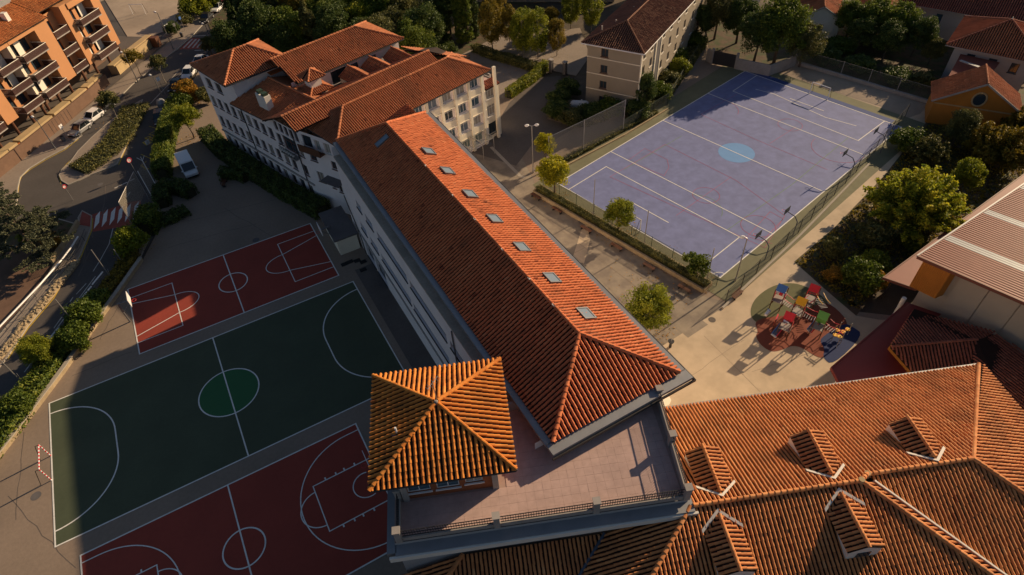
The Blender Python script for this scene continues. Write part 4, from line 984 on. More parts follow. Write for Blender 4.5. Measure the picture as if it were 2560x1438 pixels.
W.face(fs2(27.95, 76.3), fs2(28.35, 69.6), 0, 11.1, [(0.6, 0.9, 1.1, 1.6, 'school'), (2.6, 0.6, 1.2, 2.0, 'dark'), (4.6, 0.9, 1.1, 1.6, 'school'), (0.5, 4.2, 1.1, 1.65, 'school'), (2.2, 4.0, 1.1, 1.65, 'school'), (4.9, 4.2, 1.1, 1.65, 'school'), (0.4, 7.3, 1.1, 1.65, 'school'), (1.9, 6.9, 3.2, 2.3, 'door'), (5.4, 7.3, 1.0, 1.65, 'school'), (0.7, 9.5, 0.9, 1.4, 'brown'), (1.9, 9.5, 0.9, 1.4, 'brown'), (3.1, 9.5, 0.9, 1.4, 'brown'), (4.3, 9.5, 0.9, 1.4, 'brown'), (5.4, 9.4, 0.9, 1.5, 'brown')])
W.face(fs2(28.35, 69.6), fs2(29.9, 63.2), 0, 11.5, [(0.5, 9.4, 1.6, 1.7, 'dark'), (2.6, 9.4, 0.9, 1.5, 'plain'), (4.2, 9.4, 1.0, 1.5, 'plain'), (0.9, 7.4, 1.2, 1.5, 'school'), (4.6, 7.2, 0.9, 1.2, 'school'), (1.2, 4.2, 1.2, 1.6, 'school'), (3.6, 3.9, 0.6, 1.7, 'school'), (4.7, 3.6, 0.6, 1.7, 'school')])
bays = []
for k in range(-4, 6):
    u = 41.7 - 29.9 + 2.5 * k
    for z, h in ((0.9, 1.7), (3.75, 1.75), (6.75, 1.7), (9.55, 1.65)): bays.append((u, z, 1.75, h, 'white3' if (k + int(z)) % 2 else 'white2'))
W.face(fs2(29.9, 63.2), fs2(54.4, 63.2), 0, 11.5, bays, depth=0.35)
W.face(fs2(54.4, 63.2), fs2(54.4, 70.2), 0, 11.5); W.face(fs2(27.45, 83.7), fs2(35.4, 83.6), 9, 13.9); W.face(fs2(35.4, 83.6), fs2(35.6, 92), 9, 13.9)
W.face(fs2(33.0, 77.9), fs2(51.0, 77.9), 8, 13.3, [(6.0, 10.6, 2.6, 1.9, 'dark'), (9.4, 10.8, 1.2, 1.6, 'dark'), (12.6, 10.8, 1.2, 1.6, 'dark')]); W.face(fs2(51.0, 77.9), fs2(51.0, 86), 0, 13.3)
W.face(fs2(54.4, 70.2), fs2(50, 78), 0, 10.5); W.face(fs2(51, 86), fs2(30, 88), 0, 12.5)
W.build(ms, MATS['plaster'])
# cream piers and spandrels of the sunlit facade
for k in range(-4, 7):
    c = fs2(41.45 + 2.5 * k - 0.4 * 0, 63.1) if k < 6 else fs2(54.25, 63.1)
    c = fs2(41.35 + 2.5 * k, 63.08); MB().box((c[0], c[1], 5.7), (0.42, 0.34, 11.4), math.radians(15)).build('pier', MATS['plaster_cream'], ms)
for z0, z1 in ((2.75, 3.6), (5.62, 6.62), (8.55, 9.42)):
    MB().wall([fs2(31.6, 63.12), fs2(54.3, 63.12)], 0.12, z0, z1).build('spandrel', MATS['plaster_cream'], ms)
    MB().wall([fs2(31.6, 63.08), fs2(54.3, 63.08)], 0.3, z0 - 0.12, z0 - 0.01).build('floor_band', MATS['plaster_cream'], ms)
# corner bay, one storey lower, with its own strip of tiles and railed top
W = Walls(); W.face(fs2(54.62, 63.7), fs2(57.1, 63.7), 0, 8.5, [(0.4, 3.75, 1.7, 1.75, 'white3'), (0.4, 6.6, 1.7, 1.6, 'white3'), (0.4, 0.7, 1.7, 1.9, 'dark')], depth=0.3)
W.face(fs2(57.1, 63.7), fs2(57.1, 69.5), 0, 8.5); W.face(fs2(57.1, 69.5), fs2(54.62, 69.5), 0, 8.5); W.build(ms, MATS['plaster_cream'])
roof(ms, [[fs(54.6, 63.2, 8.5), fs(57.4, 63.2, 8.5), fs(57.4, 64.6, 9.0), fs(54.6, 64.6, 9.0)]], MATS['tile_red'], w=0.3, L=0.42, seed=3)
MB().flat([fs2(54.5, 64.6), fs2(57.2, 64.6), fs2(57.2, 69.6), fs2(54.5, 69.6)], 8.53).build('balcony_floor', MATS['terrace_tile'], ms)
m = MB(); m.path([fs(57.0, 64.7, 9.5), fs(57.0, 69.4, 9.5)], 0.04); m.path([fs(57.0, 64.7, 8.5), fs(57.0, 64.7, 9.5)], 0.04); m.path([fs(57.0, 69.4, 8.5), fs(57.0, 69.4, 9.5)], 0.04); m.path([fs(57, 64.7, 9.0), fs(57, 69.4, 9.0)], 0.03); m.build('railing', MATS['metal_white'], ms)
for q in (63.62, 69.4): 
    c = fs2(57.15, q); MB().box((c[0], c[1], 4.3), (0.35, 0.35, 8.6), math.radians(15)).build('pier', MATS['plaster_cream'], ms)
# glass porch at the foot of the sunlit facade
m = MB(); m.flat([fs2(44, 60.2), fs2(52.8, 60.2), fs2(52.8, 63), fs2(44, 63)], 2.75)
po = m.build('porch_roof', MATS['net_fence'], ms); uvl = po.data.uv_layers.new(); 
for l in po.data.loops: uvl.data[l.index].uv = (po.data.vertices[l.vertex_index].co.x, po.data.vertices[l.vertex_index].co.y)
m = MB()
for p in (44, 46.2, 48.4, 50.6, 52.8): m.beam(fs(p, 60.2, 2.8), fs(p, 63, 2.85), 0.08, 0.1); m.tube(fs(p, 60.3, 0), fs(p, 60.3, 2.75), 0.05, n=6)
m.beam(fs(44, 60.2, 2.78), fs(52.8, 60.2, 2.78), 0.1, 0.12); m.build('porch_frame', MATS['steel'], ms)
# roofs
eA = 14.0; cA = [fs(26.1, 82.7, eA), fs(36.2, 82.5, eA), fs(36.4, 92.5, eA), fs(25.9, 92.7, eA)]; rA = [fs(30.6, 87.6, 15.9), fs(32.6, 87.6, 15.9)]
FSR = []
FSR += [[cA[0], cA[1], rA[1], rA[0]], [cA[1], cA[2], rA[1]], [cA[2], cA[3], rA[0], rA[1]], [cA[3], cA[0], rA[0]]]
bB = [fs(26.3, 84.0, 11.0), fs(27.2, 75.9, 11.0), fs(32.9, 71.8, 12.85), fs(32.1, 82.6, 12.85), fs(38.5, 71.5, 10.9), fs(38.2, 82.6, 10.9)]
FSR += [[bB[0], bB[1], bB[2], bB[3]], [bB[3], bB[2], bB[4], bB[5]]]
cC = [fs(33.5, 77.2, 13.2), fs(51.6, 77.2, 13.2), fs(51.6, 86.8, 13.2), fs(32.5, 86.8, 13.2)]; rC = [fs(33.0, 82.0, 15.3), fs(46.6, 82.0, 15.3)]
FSR += [[cC[0], cC[1], rC[1], rC[0]], [cC[1], cC[2], rC[1]], [cC[2], cC[3], rC[0], rC[1]]]
eD = 11.6; cD = [fs(29.5, 62.3, eD), fs(55.0, 62.3, eD), fs(55.0, 70.6, eD), fs(29.4, 70.6, eD)]; rD = [fs(33.7, 66.45, 13.6), fs(50.8, 66.45, 13.6)]
FSR += [[cD[0], cD[1], rD[1], rD[0]], [cD[1], cD[2], rD[1]], [cD[2], cD[3], rD[0], rD[1]], [cD[3], cD[0], rD[0]]]
d2 = [fs(26.9, 69.5, 14.0), fs(50.2, 69.5, 14.0), fs(50.2, 66.7, 12.75), fs(26.9, 67.0, 12.9), fs(50.2, 76.5, 11.0), fs(26.9, 76.2, 11.0), fs(51.8, 69.5, 13.3)]
FSR += [[d2[0], d2[1], d2[2], d2[3]], [d2[0], d2[1], d2[4], d2[5]], [d2[1], fs(54.6, 66.9, 11.9), fs(54.6, 73.5, 11.9), fs(50.2, 76.5, 12.2)]]
sr = roof(ms, FSR, TS, w=0.30, L=0.45, seed=14)
for a, b in ((rA[0], rA[1]), *[(c, rA[0] if i in (0, 3) else rA[1]) for i, c in enumerate(cA)], (rC[0], rC[1]), (cC[1], rC[1]), (cC[2], rC[1]), (rD[0], rD[1]), (cD[0], rD[0]), (cD[1], rD[1]), (cD[2], rD[1]), (cD[3], rD[0]), (d2[0], d2[1]), (bB[3], bB[2])):
    ridge(sr, a, b, TS, 0.17, step=0.5, single=False)
gm = MB()
for a, b in ((cA[0], cA[1]), (cA[3], cA[0]), (bB[0], bB[1]), (cD[0], cD[1]), (cD[3], cD[0]), (cC[0], cC[1]), (cD[1], cD[2])): gm.tube(a - (0, 0, .1), b - (0, 0, .1), 0.09, n=6)
gm.build('gutter', MATS['metal_dark'], ms)
for q_, z1 in ((84.0, 10.8), (71.2, 10.9)):
    c = fs2(27.35 if q_ > 80 else 28.15, q_); MB().tube((c[0], c[1], 0.2), (c[0], c[1], z1), 0.07, n=6).build('drainpipe', MATS['metal_dark'], ms)
# string course above the ground floor, balconies, canopy on the shaded facade
MB().wall([fs2(26.65, 93.4), fs2(27.35, 83.7), fs2(27.85, 76.3), fs2(28.25, 69.6)], 0.2, 3.05, 3.25).build('string_course', MATS['concrete'], ms)
MB().wall([fs2(26.6, 93.4), fs2(27.3, 83.7), fs2(27.8, 76.3), fs2(28.2, 69.6)], 0.3, 0, 0.7).build('plinth', MATS['zinc_blue'], ms)
def balcony(u0, u1, z, name='balcony'):
    a, b = np.array(fs2(27.95, 76.3)), np.array(fs2(28.35, 69.6)); t = (b - a) / np.linalg.norm(b - a); n = np.array([t[1], -t[0]])
    A, Bq = a + t * u0, a + t * u1; m = MB().prism([tuple(A), tuple(Bq), tuple(Bq + n * .8), tuple(A + n * .8)], z - 0.15, z); bo = m.build(name, MATS['concrete'], ms)
    r = MB(); P = [A + n * .02, A + n * .78, Bq + n * .78, Bq + n * .02]
    r.path([(*p, z + 0.95) for p in P], 0.035)
    for p, q in zip(P[:-1], P[1:]):
        k = max(2, int(np.linalg.norm(q - p) / 0.2))
        for i in range(k + 1): c = p + (q - p) * i / k; r.tube((*c, z), (*c, z + .95), 0.018, n=4)
    r.build('railing', MATS['metal_dark'], bo)
    for i in range(7): c = A + (Bq - A) * (i + .5) / 7 + n * .84; f_ = MB(); f_.box((c[0], c[1], z + .62), (0.34, 0.22, 0.2), 0); f_.build('flower_box', MATS['flowers'], bo)
balcony(1.7, 5.3, 6.85); 
a, b = np.array(fs2(28.35, 69.6)), np.array(fs2(29.9, 63.2)); t = (b - a) / np.linalg.norm(b - a); n = np.array([t[1], -t[0]])
m = MB().prism([tuple(a + t * .3), tuple(a + t * 4.0), tuple(a + t * 4.0 + n * .9), tuple(a + t * .3 + n * .9)], 9.1, 9.28); m.wall([a + t * .3 + n * .85, a + t * 4 + n * .85], 0.08, 9.28, 10.1); m.build('balcony', MATS['wood_brown'], ms)
m = MB().prism([tuple(a + t * 3.2), tuple(a + t * 6.3), tuple(a + t * 6.3 + n * 1.4), tuple(a + t * 3.2 + n * 1.4)], 5.6, 5.75); m.build('canopy', MATS['concrete_dark'], ms)
# skylit gables between the two ridges, lantern turret, chimney
for p in (41.3, 45.0, 48.9):
    z = 12.9; L1 = [fs(p, 76.9, z), fs(p, 71.6, z), fs(p - 1.7, 71.6, z - .95), fs(p - 1.7, 76.9, z - .95)]; L2 = [fs(p, 76.9, z), fs(p, 71.6, z), fs(p + 1.1, 71.6, z - .6), fs(p + 1.1, 76.9, z - .6)]
    ro = roof(ms, [L1, L2], TS, w=0.3, L=0.45, seed=int(p), thick=0.08, name='skylight_roof'); ridge(ro, L1[0], L1[1], TS, 0.15, single=False)
    w = MB(); w.poly([fs(p - 1.6, 71.8, 11), fs(p + 1.0, 71.8, 11), fs(p + 1.0, 71.8, z - .65), fs(p, 71.8, z - .1), fs(p - 1.6, 71.8, z - 1.0)]); w.poly([fs(p - 1.55, 76.9, 11), fs(p - 1.55, 71.8, 11), fs(p - 1.55, 71.8, z - 1.0), fs(p - 1.55, 76.9, z - 1.0)]); w.build('skylight_wall', MATS['plaster_white'], ms)
tc = (35.0, 75.4)
def pyr(c, h, z0, z1, nm): 
    C = [fs(c[0] - h, c[1] - h, z0), fs(c[0] + h, c[1] - h, z0), fs(c[0] + h, c[1] + h, z0), fs(c[0] - h, c[1] + h, z0)]; A = fs(c[0], c[1], z1)
    ro = roof(ms, [[C[i], C[(i + 1) % 4], A] for i in range(4)], TS, w=0.28, L=0.4, seed=5, thick=0.08, name=nm)
    for c_ in C: ridge(ro, c_, A, TS, 0.13, single=False)
def drum(c, h, z0, z1): q = fs2(*c); MB().box((q[0], q[1], (z0 + z1) / 2), (2 * h, 2 * h, z1 - z0), math.radians(15)).build('turret_wall', MATS['plaster_white'], ms)
drum(tc, 1.15, 10.8, 12.9); pyr(tc, 1.75, 12.6, 13.4, 'turret_roof'); drum(tc, 0.8, 13, 14.5); pyr(tc, 1.3, 14.35, 15.25, 'turret_roof')
c = fs2(28.75, 77.8); chz = 13.6
ch = MB().box((c[0], c[1], 12.2), (0.9, 2.2, 2.6), math.radians(15 + 4)); ch.build('chimney', MATS['plaster_white'], ms)
for k in (-.6, .6): q = np.array(c) + np.array([-.26 * k - 0.0, .96 * k]); MB().box((q[0], q[1], 13.7), (0.7, 0.7, 0.35), math.radians(15)).build('chimney_cap', MATS['metal_green'], ms)
MB().prism([fs2(32.6, 82.6), fs2(34.6, 82.6), fs2(34.6, 84.0), fs2(32.6, 84.0)], 13.05, 13.2).build('red_canopy', MATS['door_orange'], ms)
# ------------------------------------------------------------------ residence beside the blue court
TB, TR = MATS['tile_brown'], MATS['tile_red']
def block(fr0, t, L, D):
    """corner, unit direction, length along it, depth behind: returns the four corners"""
    n = np.array([-t[1], t[0]]); a = np.array(fr0); return [a, a + t * L, a + t * L + n * D, a + n * D]
rs = thing('residence', 'beige four-storey residence with brown hipped tile roof beside the blue court', 'building', (62, 76, 0))
t1 = np.array([0.52, -0.854]); t2 = np.array([0.867, 0.498]); ez = 10.2
Wc, Sc = np.array([54.0, 76.8]), np.array([59.2, 68.2]); Ec = Sc + t2 * 34; Nc = Wc + t2 * 34
r0 = (Wc + Sc) / 2 + t2 * 5.2; r1 = (Wc + Sc) / 2 + t2 * 29; zr = 12.3
Z = lambda p, z: np.array([p[0], p[1], z])
rr = roof(rs, [[Z(Wc, ez), Z(Sc, ez), Z(r0, zr)], [Z(Sc, ez), Z(Ec, ez), Z(r1, zr), Z(r0, zr)], [Z(Ec, ez), Z(Nc, ez), Z(r1, zr)], [Z(Nc, ez), Z(Wc, ez), Z(r0, zr), Z(r1, zr)]], TB, w=0.33, L=0.45, seed=21)
for a, b in ((Z(Wc, ez), Z(r0, zr)), (Z(Sc, ez), Z(r0, zr)), (Z(r0, zr), Z(r1, zr))): ridge(rr, a, b, TB, 0.15, single=False)
gm = MB(); gm.path([Z(Nc, ez - .08), Z(Wc, ez - .08), Z(Sc, ez - .08), Z(Ec, ez - .08)], 0.1); gm.build('gutter', MATS['metal_white'], rs)
i1, i2 = 0.7, 0.75
w0 = Wc + t1 * i1 + t2 * i2; w1 = Sc - t1 * i1 + t2 * i2; w2 = Ec - t1 * i1 - t2 * i2; w3 = Nc + t1 * i1 - t2 * i2
W = Walls()
W.face(w0, w1, 0, ez - .1, [(2.3, z, 1.15, 1.25, 'small') for z in (0.5, 3.1, 5.7, 8.3)])
side = []
for u in (1.0, 4.1, 9.2, 12.6, 16.2, 19.8, 24, 28): side += [(u, z, 1.05, 1.35, 'plain') for z in (0.7, 3.3, 5.9, 8.4)]
W.face(w1, w2, 0, ez - .1, side, depth=0.3); W.face(w2, w3, 0, ez - .1); W.face(w3, w0, 0, ez - .1)
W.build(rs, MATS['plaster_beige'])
for z in (2.7, 5.3, 7.9): 
    q = t1 * 0; MB().wall([w0 - t2 * .03, w1 - t2 * .03], 0.1, z, z + .12).build('string_course', MATS['plaster_cream'], rs)
for u in (0.15, 6.2, 8.4): 
    c = w1 + t2 * u + t1 * .06; MB().box((c[0], c[1], ez / 2), (0.3, 0.25, ez - .3), math.atan2(t2[1], t2[0])).build('pilaster', MATS['plaster_cream'], rs)
c = w1 + t2 * 7.3 + t1 * .05; MB().box((c[0], c[1], ez / 2), (1.7, 0.12, ez - .4), math.atan2(t2[1], t2[0])).build('recess_shade_plate', MATS['concrete_dark'], rs)  # flat dark plate, its colour stands for the shade inside a recess
for px, py in ((1505, 70), (1540, 55), (1585, 22)):
    z = 11.4; q = at(px, py, z); MB().tube(q - (0, 0, .5), q + (0, 0, .35), 0.12, n=6).build('vent_pipe', MATS['concrete'], rs)
# gas tank in front of it
q = at(1449, 262, 0.9); tk = local_thing('gas_tank', 'white horizontal gas tank among dark shrubs by the residence', 'tank', (q[0], q[1], 0), math.radians(-40))
m = MB(); prof = [(-1.55, .05), (-1.45, .35), (-1.25, .52), (-1.0, .6), (1.0, .6), (1.25, .52), (1.45, .35), (1.55, .05)]
for (a, r), (b, s) in zip(prof[:-1], prof[1:]): m.tube((a, 0, 1.0), (b, 0, 1.0), r, s, n=16, cap=False)
m.build('body', MATS['tank_white'], tk, smooth=True)
for x in (-.8, .8): MB().box((x, 0, .25), (.2, .9, .5)).build('foot', MATS['concrete'], tk)
MB().tube((0.3, 0, 1.55), (0.3, 0, 1.8), .12, n=8).build('valve_cap', MATS['tank_white'], tk)

# ------------------------------------------------------------------ orange apartment block, left
O = at(190, 185, 4.0)[:2]; ta = np.array([math.cos(math.radians(51)), math.sin(math.radians(51))]); na = np.array([ta[1], -ta[0]])
def ap2(u, d=0.0): return tuple(O + ta * u + na * d)          # d > 0 towards the street
def ap3(u, d, z): q = ap2(u, d); return np.array([q[0], q[1], z])
ab = thing('apartment_block', 'orange apartment block on brown columns with rows of balconies', 'building', (*ap2(0, -4), 0))
ZF = [4.0, 7.1, 10.2]; ZT = 13.6; UA, UB = -26.0, 13.2
W = Walls(); ops = []
for z in ZF:
    for u0, n_ in ((-25.2, 3), (-14.0, 2), (-8.0, 2), (0.6, 1), (6.2, 2)):
        for k in range(n_): ops.append((u0 - UA + k * 2.5, z + 0.1, 1.7, 2.2, 'brown'))
W.face(ap2(UA, -1.7), ap2(UB, -1.7), 4.0, ZT, ops, depth=0.2)
W.face(ap2(UB, -1.7), ap2(UB, -13), 4.0, ZT); W.face(ap2(UB, -13), ap2(UA, -13), 4, ZT)
W.build(ab, MATS['plaster_orange'])
MB().prism([ap2(UA, -1.6), ap2(UB, -1.6), ap2(UB, -13), ap2(UA, -13)], 3.75, 4.0).build('floor_slab', MATS['concrete'], ab)
W = Walls(); W.face(ap2(UA, -5), ap2(UB, -5), 0.3, 3.8); W.face(ap2(UB, -5), ap2(UB, -13), 0.3, 3.8); W.mb.build('ground_floor_wall', MATS['wall_brown'], ab)
for u0, u1 in ((-26, -14.5), (-3.0, 0.0), (3.9, 5.5), (11.2, 13.2)):
    if u0 == -26: u0 = -17.0
    MB().prism([ap2(u0, 0), ap2(u1, 0), ap2(u1, -1.9), ap2(u0, -1.9)], 3.8, ZT + (.5 if u0 > 0 else .2)).build('fin_wall', MATS['plaster_orange'], ab)
BAL = {}
def apt_balcony(u0, u1, d0, d1, z, slat=True):
    bo = MB().prism([ap2(u0, d0), ap2(u1, d0), ap2(u1, d1), ap2(u0, d1)], z - .18, z).build('balcony', MATS['concrete'], ab)
    P = [ap2(u0, d0), ap2(u0, d1), ap2(u1, d1), ap2(u1, d0)]
    MB().path([(*p, z + 1.02) for p in P], 0.045).build('handrail', MATS['awning_white'], bo)
    m = MB()
    for p, q in zip(P[:-1], P[1:]):
        p, q = np.array(p), np.array(q); k = max(2, int(np.linalg.norm(q - p) / .17))
        for i in range(k): c = p + (q - p) * (i + .5) / k; m.box((c[0], c[1], z + .5), (0.11, 0.04, 0.95), math.atan2((q - p)[1], (q - p)[0]))
        m.beam((*p, z + .15), (*q, z + .15), 0.05, 0.06); m.beam((*p, z + .85), (*q, z + .85), 0.05, 0.06)
    m.build('slats', MATS['rail_brown'], bo); return bo
for k, z in enumerate(ZF):
    bays_ = [(-13.6, -9.4, -1.7, 0.9), (-8.7, -3.4, -1.7, 1.2), (0.3, 3.7, -1.7, -0.1), (5.7, 11.0, -1.7, 1.1), (-23.5, -18, -1.7, .9)]
    for (u0, u1, d0, d1) in bays_: apt_balcony(u0, u1, d0, d1, z)
    for u0, u1 in ((-11.0, -9.6), (-6.6, -5.4), (5.9, 7.3), (9.2, 10.7), (0.5, 1.3)):
        if (k + int(u0)) % 3 != 1:
            m = MB(); m.beam(ap3(u0, -1.62, z + 1.15), ap3(u1, -1.62, z + 1.15), 0.06, 2.2); m.build('blind', MATS['awning_white'], ab)
for (u0, u1) in ((-13.9, -9.0), (-8.9, -3.1), (5.5, 11.2)):
    for k, z in enumerate((ZT - .5,)): MB().prism([ap2(u0, -1.8), ap2(u1, -1.8), ap2(u1, 0.2), ap2(u0, 0.2)], z, z + .9).build('loggia_beam', MATS['plaster_orange'], ab)
MB().prism([ap2(-9.3, 0.0), ap2(-8.75, 0.0), ap2(-8.75, -1.7), ap2(-9.3, -1.7)], 4, ZT).build('party_wall', MATS['plaster_cream'], ab)
for u in (-24, -20, -16, -12.4, -9.6, -8.6, -5.6, -2.4, 1.6, 4.9, 8.8, 12.4):
    MB().tube(ap3(u, -.25, 0), ap3(u, -.25, 3.85), 0.24, n=10).build('column', MATS['wood_brown'], ab)
e0, e1 = ZT + .3, ZT + 3.4
roof(ab, [[ap3(-27, 0.5, e0), ap3(0.3, 0.5, e0), ap3(0.3, -7.5, e1), ap3(-27, -7.5, e1)], [ap3(0.3, -0.9, e0 + .6), ap3(13.6, -0.9, e0 + .6), ap3(13.6, -7.5, e1 + .2), ap3(0.3, -7.5, e1 + .2)], [ap3(-27, -7.5, e1), ap3(13.6, -7.5, e1 + .2), ap3(13.6, -14, e0), ap3(-27, -14, e0)]], MATS['tile_near'], w=0.3, L=0.42, seed=23)
c = ap3(-4.2, -2.6, ZT + 1.9); MB().box(tuple(c), (0.7, 0.9, 1.6), math.radians(51)).build('chimney', MATS['plaster_white'], ab)
c = ap3(-1.0, -6.3, ZT + 4); MB().box(tuple(c), (3.2, 2.6, 3.0), math.radians(51)).build('stair_tower', MATS['zinc'], ab)
# forecourt slab and street wall with its tan coping, gates
structure('forecourt', MB().flat([ap2(-40, 3.0), ap2(24, 3.0), ap2(24, -16), ap2(-40, -16)], 0.25), 'asphalt_dark')
SWL = AL([(-60, 500), (-10, 452), (72, 387), (156, 318), (237, 250), (275, 213)])
sw = thing('street_wall', 'brown street wall with tan coping below the apartment block', 'wall', (*SWL[2], 0))
MB().wall(SWL, 0.35, -.1, 2.1).build('wall', MATS['wall_brown'], sw)
off = [tuple(np.array(p) - na * 0.95) for p in SWL]
for i in range(len(off) - 1):
    a, b = np.array(off[i]), np.array(off[i + 1]); k = max(1, int(np.linalg.norm(b - a) / 4.2))
    for j in range(k): 
        p, q = a + (b - a) * (j + .04) / k, a + (b - a) * (j + .96) / k
        MB().wall([p, q], 1.35, 0, 2.35 + 0.04 * ((i + j) % 2)).build('coping', MATS['wall_tan'], sw)
for px, py in ((66, 384), (229, 249)):
    p = A2(px, py) + na * .22; MB().box((p[0], p[1], 1.05), (1.3, 0.12, 2.1), math.radians(51)).build('gate', MATS['door_orange'], sw)
for u in np.linspace(0.35, 0.62, 7):
    p = np.array(SWL[2]) * (1 - u) + np.array(SWL[4]) * u + na * .2; MB().box((p[0], p[1], 1.0), (0.06, 0.08, 1.9), math.radians(51)).build('panel_joint', MATS['metal_dark'], sw)
SW2 = AL([(300, 190), (345, 150), (392, 112)])
s2 = thing('street_wall', 'low sunlit tan wall with flat coping by the upper crossing', 'wall', (*SW2[0], 0))
MB().wall(SW2, 0.4, -.1, 1.9).build('wall', MATS['wall_tan'], s2)
o2 = [tuple(np.array(p) - na * 0.9) for p in SW2]; MB().wall(o2, 1.3, 0, 2.05).build('coping', MATS['wall_tan'], s2)
p = A2(394, 118); MB().box((p[0], p[1], 1.0), (1.2, 1.6, 2.2), math.radians(51)).build('gate_pier', MATS['wood_brown'], s2)
# sunlit rubble edge beside the lower footpath
RB = AL([(192, 655), (172, 682), (150, 708), (122, 745), (64, 812), (16, 876), (-40, 945)])
rw_ = thing('rubble_wall', 'low wall of rough sunlit rubble along the lower footpath kerb', 'wall', (*RB[2], 0))
MB().wall(RB, 0.9, -.1, 0.28).build('bed', MATS['wall_stone'], rw_)
rng = np.random.default_rng(5); stones = []
for k in range(4):
    b = bmesh.new(); bmesh.ops.create_icosphere(b, subdivisions=1, radius=0.5)
    for v in b.verts: v.co *= 0.75 + 0.5 * rng.random()
    me = bpy.data.meshes.new('stone'); b.to_mesh(me); b.free(); me.materials.append(MATS['wall_stone']); stones.append(me)
Lp = [np.array(p) for p in RB]; seg = [np.linalg.norm(b - a) for a, b in zip(Lp[:-1], Lp[1:])]; tot = sum(seg)
for k in range(260):
    s = rng.random() * tot; i = 0
    while s > seg[i]: s -= seg[i]; i += 1
    t = (Lp[i + 1] - Lp[i]) / seg[i]; n = np.array([-t[1], t[0]]); c = Lp[i] + t * s + n * rng.uniform(-.5, .5)
    ob = bpy.data.objects.new('stone', stones[k % 4]); COL.objects.link(ob); ob.parent = rw_
    ob.location = (c[0] - ORG[rw_.name][0], c[1] - ORG[rw_.name][1], 0.26 + rng.uniform(-.05, .08)); ob.scale = (rng.uniform(.3, .6), rng.uniform(.25, .45), rng.uniform(.2, .35)); ob.rotation_euler = (0, 0, rng.random() * 6)
# old boundary wall round the corner garden
MB_ = AL([(199, 560), (178, 596), (150, 634), (133, 660)]); o = tag(MB().wall(MB_, 0.3, 0, 0.75).build('garden_wall', MATS['wall_stone']), 'low pale garden wall behind the white handrail under the cedar', 'wall')
# perimeter wall of the schoolyard
PWL = AL([(-120, 1300), (0, 1143), (70, 1052), (165, 925), (240, 815), (300, 732), (356, 652)])
pw = tag(MB().wall(PWL, 0.35, -.1, 0.5).build('yard_wall', MATS['wall_stone']), 'low stone boundary wall between schoolyard and roadside hedge', 'wall')
MB().wall([(p[0] + .0, p[1]) for p in PWL], 0.46, 0.5, 0.6).build('coping', MATS['kerb'], pw)

# ------------------------------------------------------------------ sports hall, canopies and link roofs, right
hl = thing('sports_hall', 'sports hall with brown ribbed sheet roof and pale rooflight strips', 'building', (60, 10, 0))
HA = np.array([54.7, 20.3]); hx = np.array([0.998, 0.0645]); hy = np.array([0.216, -0.976]); 
hz = lambda a, b: 9.0 + 0.03 * b
def hp(a, b, dz=0.0): q = HA + hx * a + hy * b; return np.array([q[0], q[1], hz(a, b) + dz])
rf = MB(); K = [hp(0, 0), hp(44, 0), hp(44, 46), hp(0, 46)]; rf.add(K + [k - (0, 0, .3) for k in K], [(3, 2, 1, 0), (0, 1, 5, 4), (1, 2, 6, 5), (2, 3, 7, 6), (3, 0, 4, 7), (4, 5, 6, 7)])
hr = rf.build('roof', MATS['hall_sheet'], hl)
strips = ((4.4, 5.3), (11.2, 12.1), (18.3, 19.2), (25.2, 26.1), (32, 32.9))
nrib = 0
for i in range(126):
    a = 0.15 + 0.35 * i; inst = any(s0 - .1 < a < s1 + .1 for s0, s1 in strips)
    if a > 43.8: break
    MB().beam(hp(a, 0.05, .02), hp(a, 45.9, .02), 0.14, 0.045).build('roof_rib', MATS['skylight_strip' if inst else 'hall_sheet'], hr)
for s0, s1 in strips: MB().poly([hp(s0, 0.1, .012), hp(s0, 45.8, .012), hp(s1, 45.8, .012), hp(s1, 0.1, .012)]).build('rooflight_strip', MATS['skylight_strip'], hr)
MB().beam(hp(-.05, 0, -.05), hp(-.05, 46, -.05), 0.16, 0.34).build('roof_edge', MATS['hall_edge'], hl); MB().beam(hp(0, -.06, -.02), hp(44, -.06, -.02), 0.14, 0.26).build('roof_edge', MATS['skylight_strip'], hl)
w = MB(); q = [hp(1.5, 1.2), hp(1.5, 45), hp(43, 45), hp(43, 1.2)]
for a, b in zip(q, q[1:] + q[:1]): w.poly([(a[0], a[1], 0), (b[0], b[1], 0), (b[0], b[1], b[2] - .2), (a[0], a[1], a[2] - .2)])
w.build('wall', MATS['panel_grey'], hl)
for i in range(16):
    b0 = 3.6 + 2.6 * i; a, b = hp(1.42, b0 + .03), hp(1.42, b0 + 2.55); MB().wall([a[:2], b[:2]], 0.1, 0.3, a[2] - .3).build('wall_panel', MATS['panel_grey'], hl)
# timber clad box at its corner
tc_ = MB(); C = [hp(0.45, 0.5), hp(0.45, 3.0), hp(1.6, 3.2), hp(1.6, 0.5)]; tc_.prism([tuple(p[:2]) for p in C], 5.0, 8.75); bx_ = tc_.build('timber_box', MATS['plaster_ochre'], hl)
for i in range(14): p = hp(0.42, 0.55 + i * .18); MB().box((p[0], p[1], 6.85), (0.06, 0.07, 3.6), 0).build('slat', MATS['plaster_ochre'], bx_)
p = hp(0.8, 0.9); MB().tube((p[0] - 1.0, p[1], 0.4), (p[0] - 1.0, p[1], 3.9), 0.22, n=10).build('column', MATS['plaster_white'], hl); MB().tube((p[0] - 1.0, p[1], 0), (p[0] - 1.0, p[1], 1.3), 0.26, n=10).build('column_pad', MATS['plastic_magenta'], hl)
cp = thing('canopy', 'red sheet canopy running along the garden side of the sports hall', 'canopy', tuple(at(2250, 690, 0)))
q = AL([(2208, 695), (2620, 392), (2640, 430), (2420, 610), (2292, 724)], 3.2)
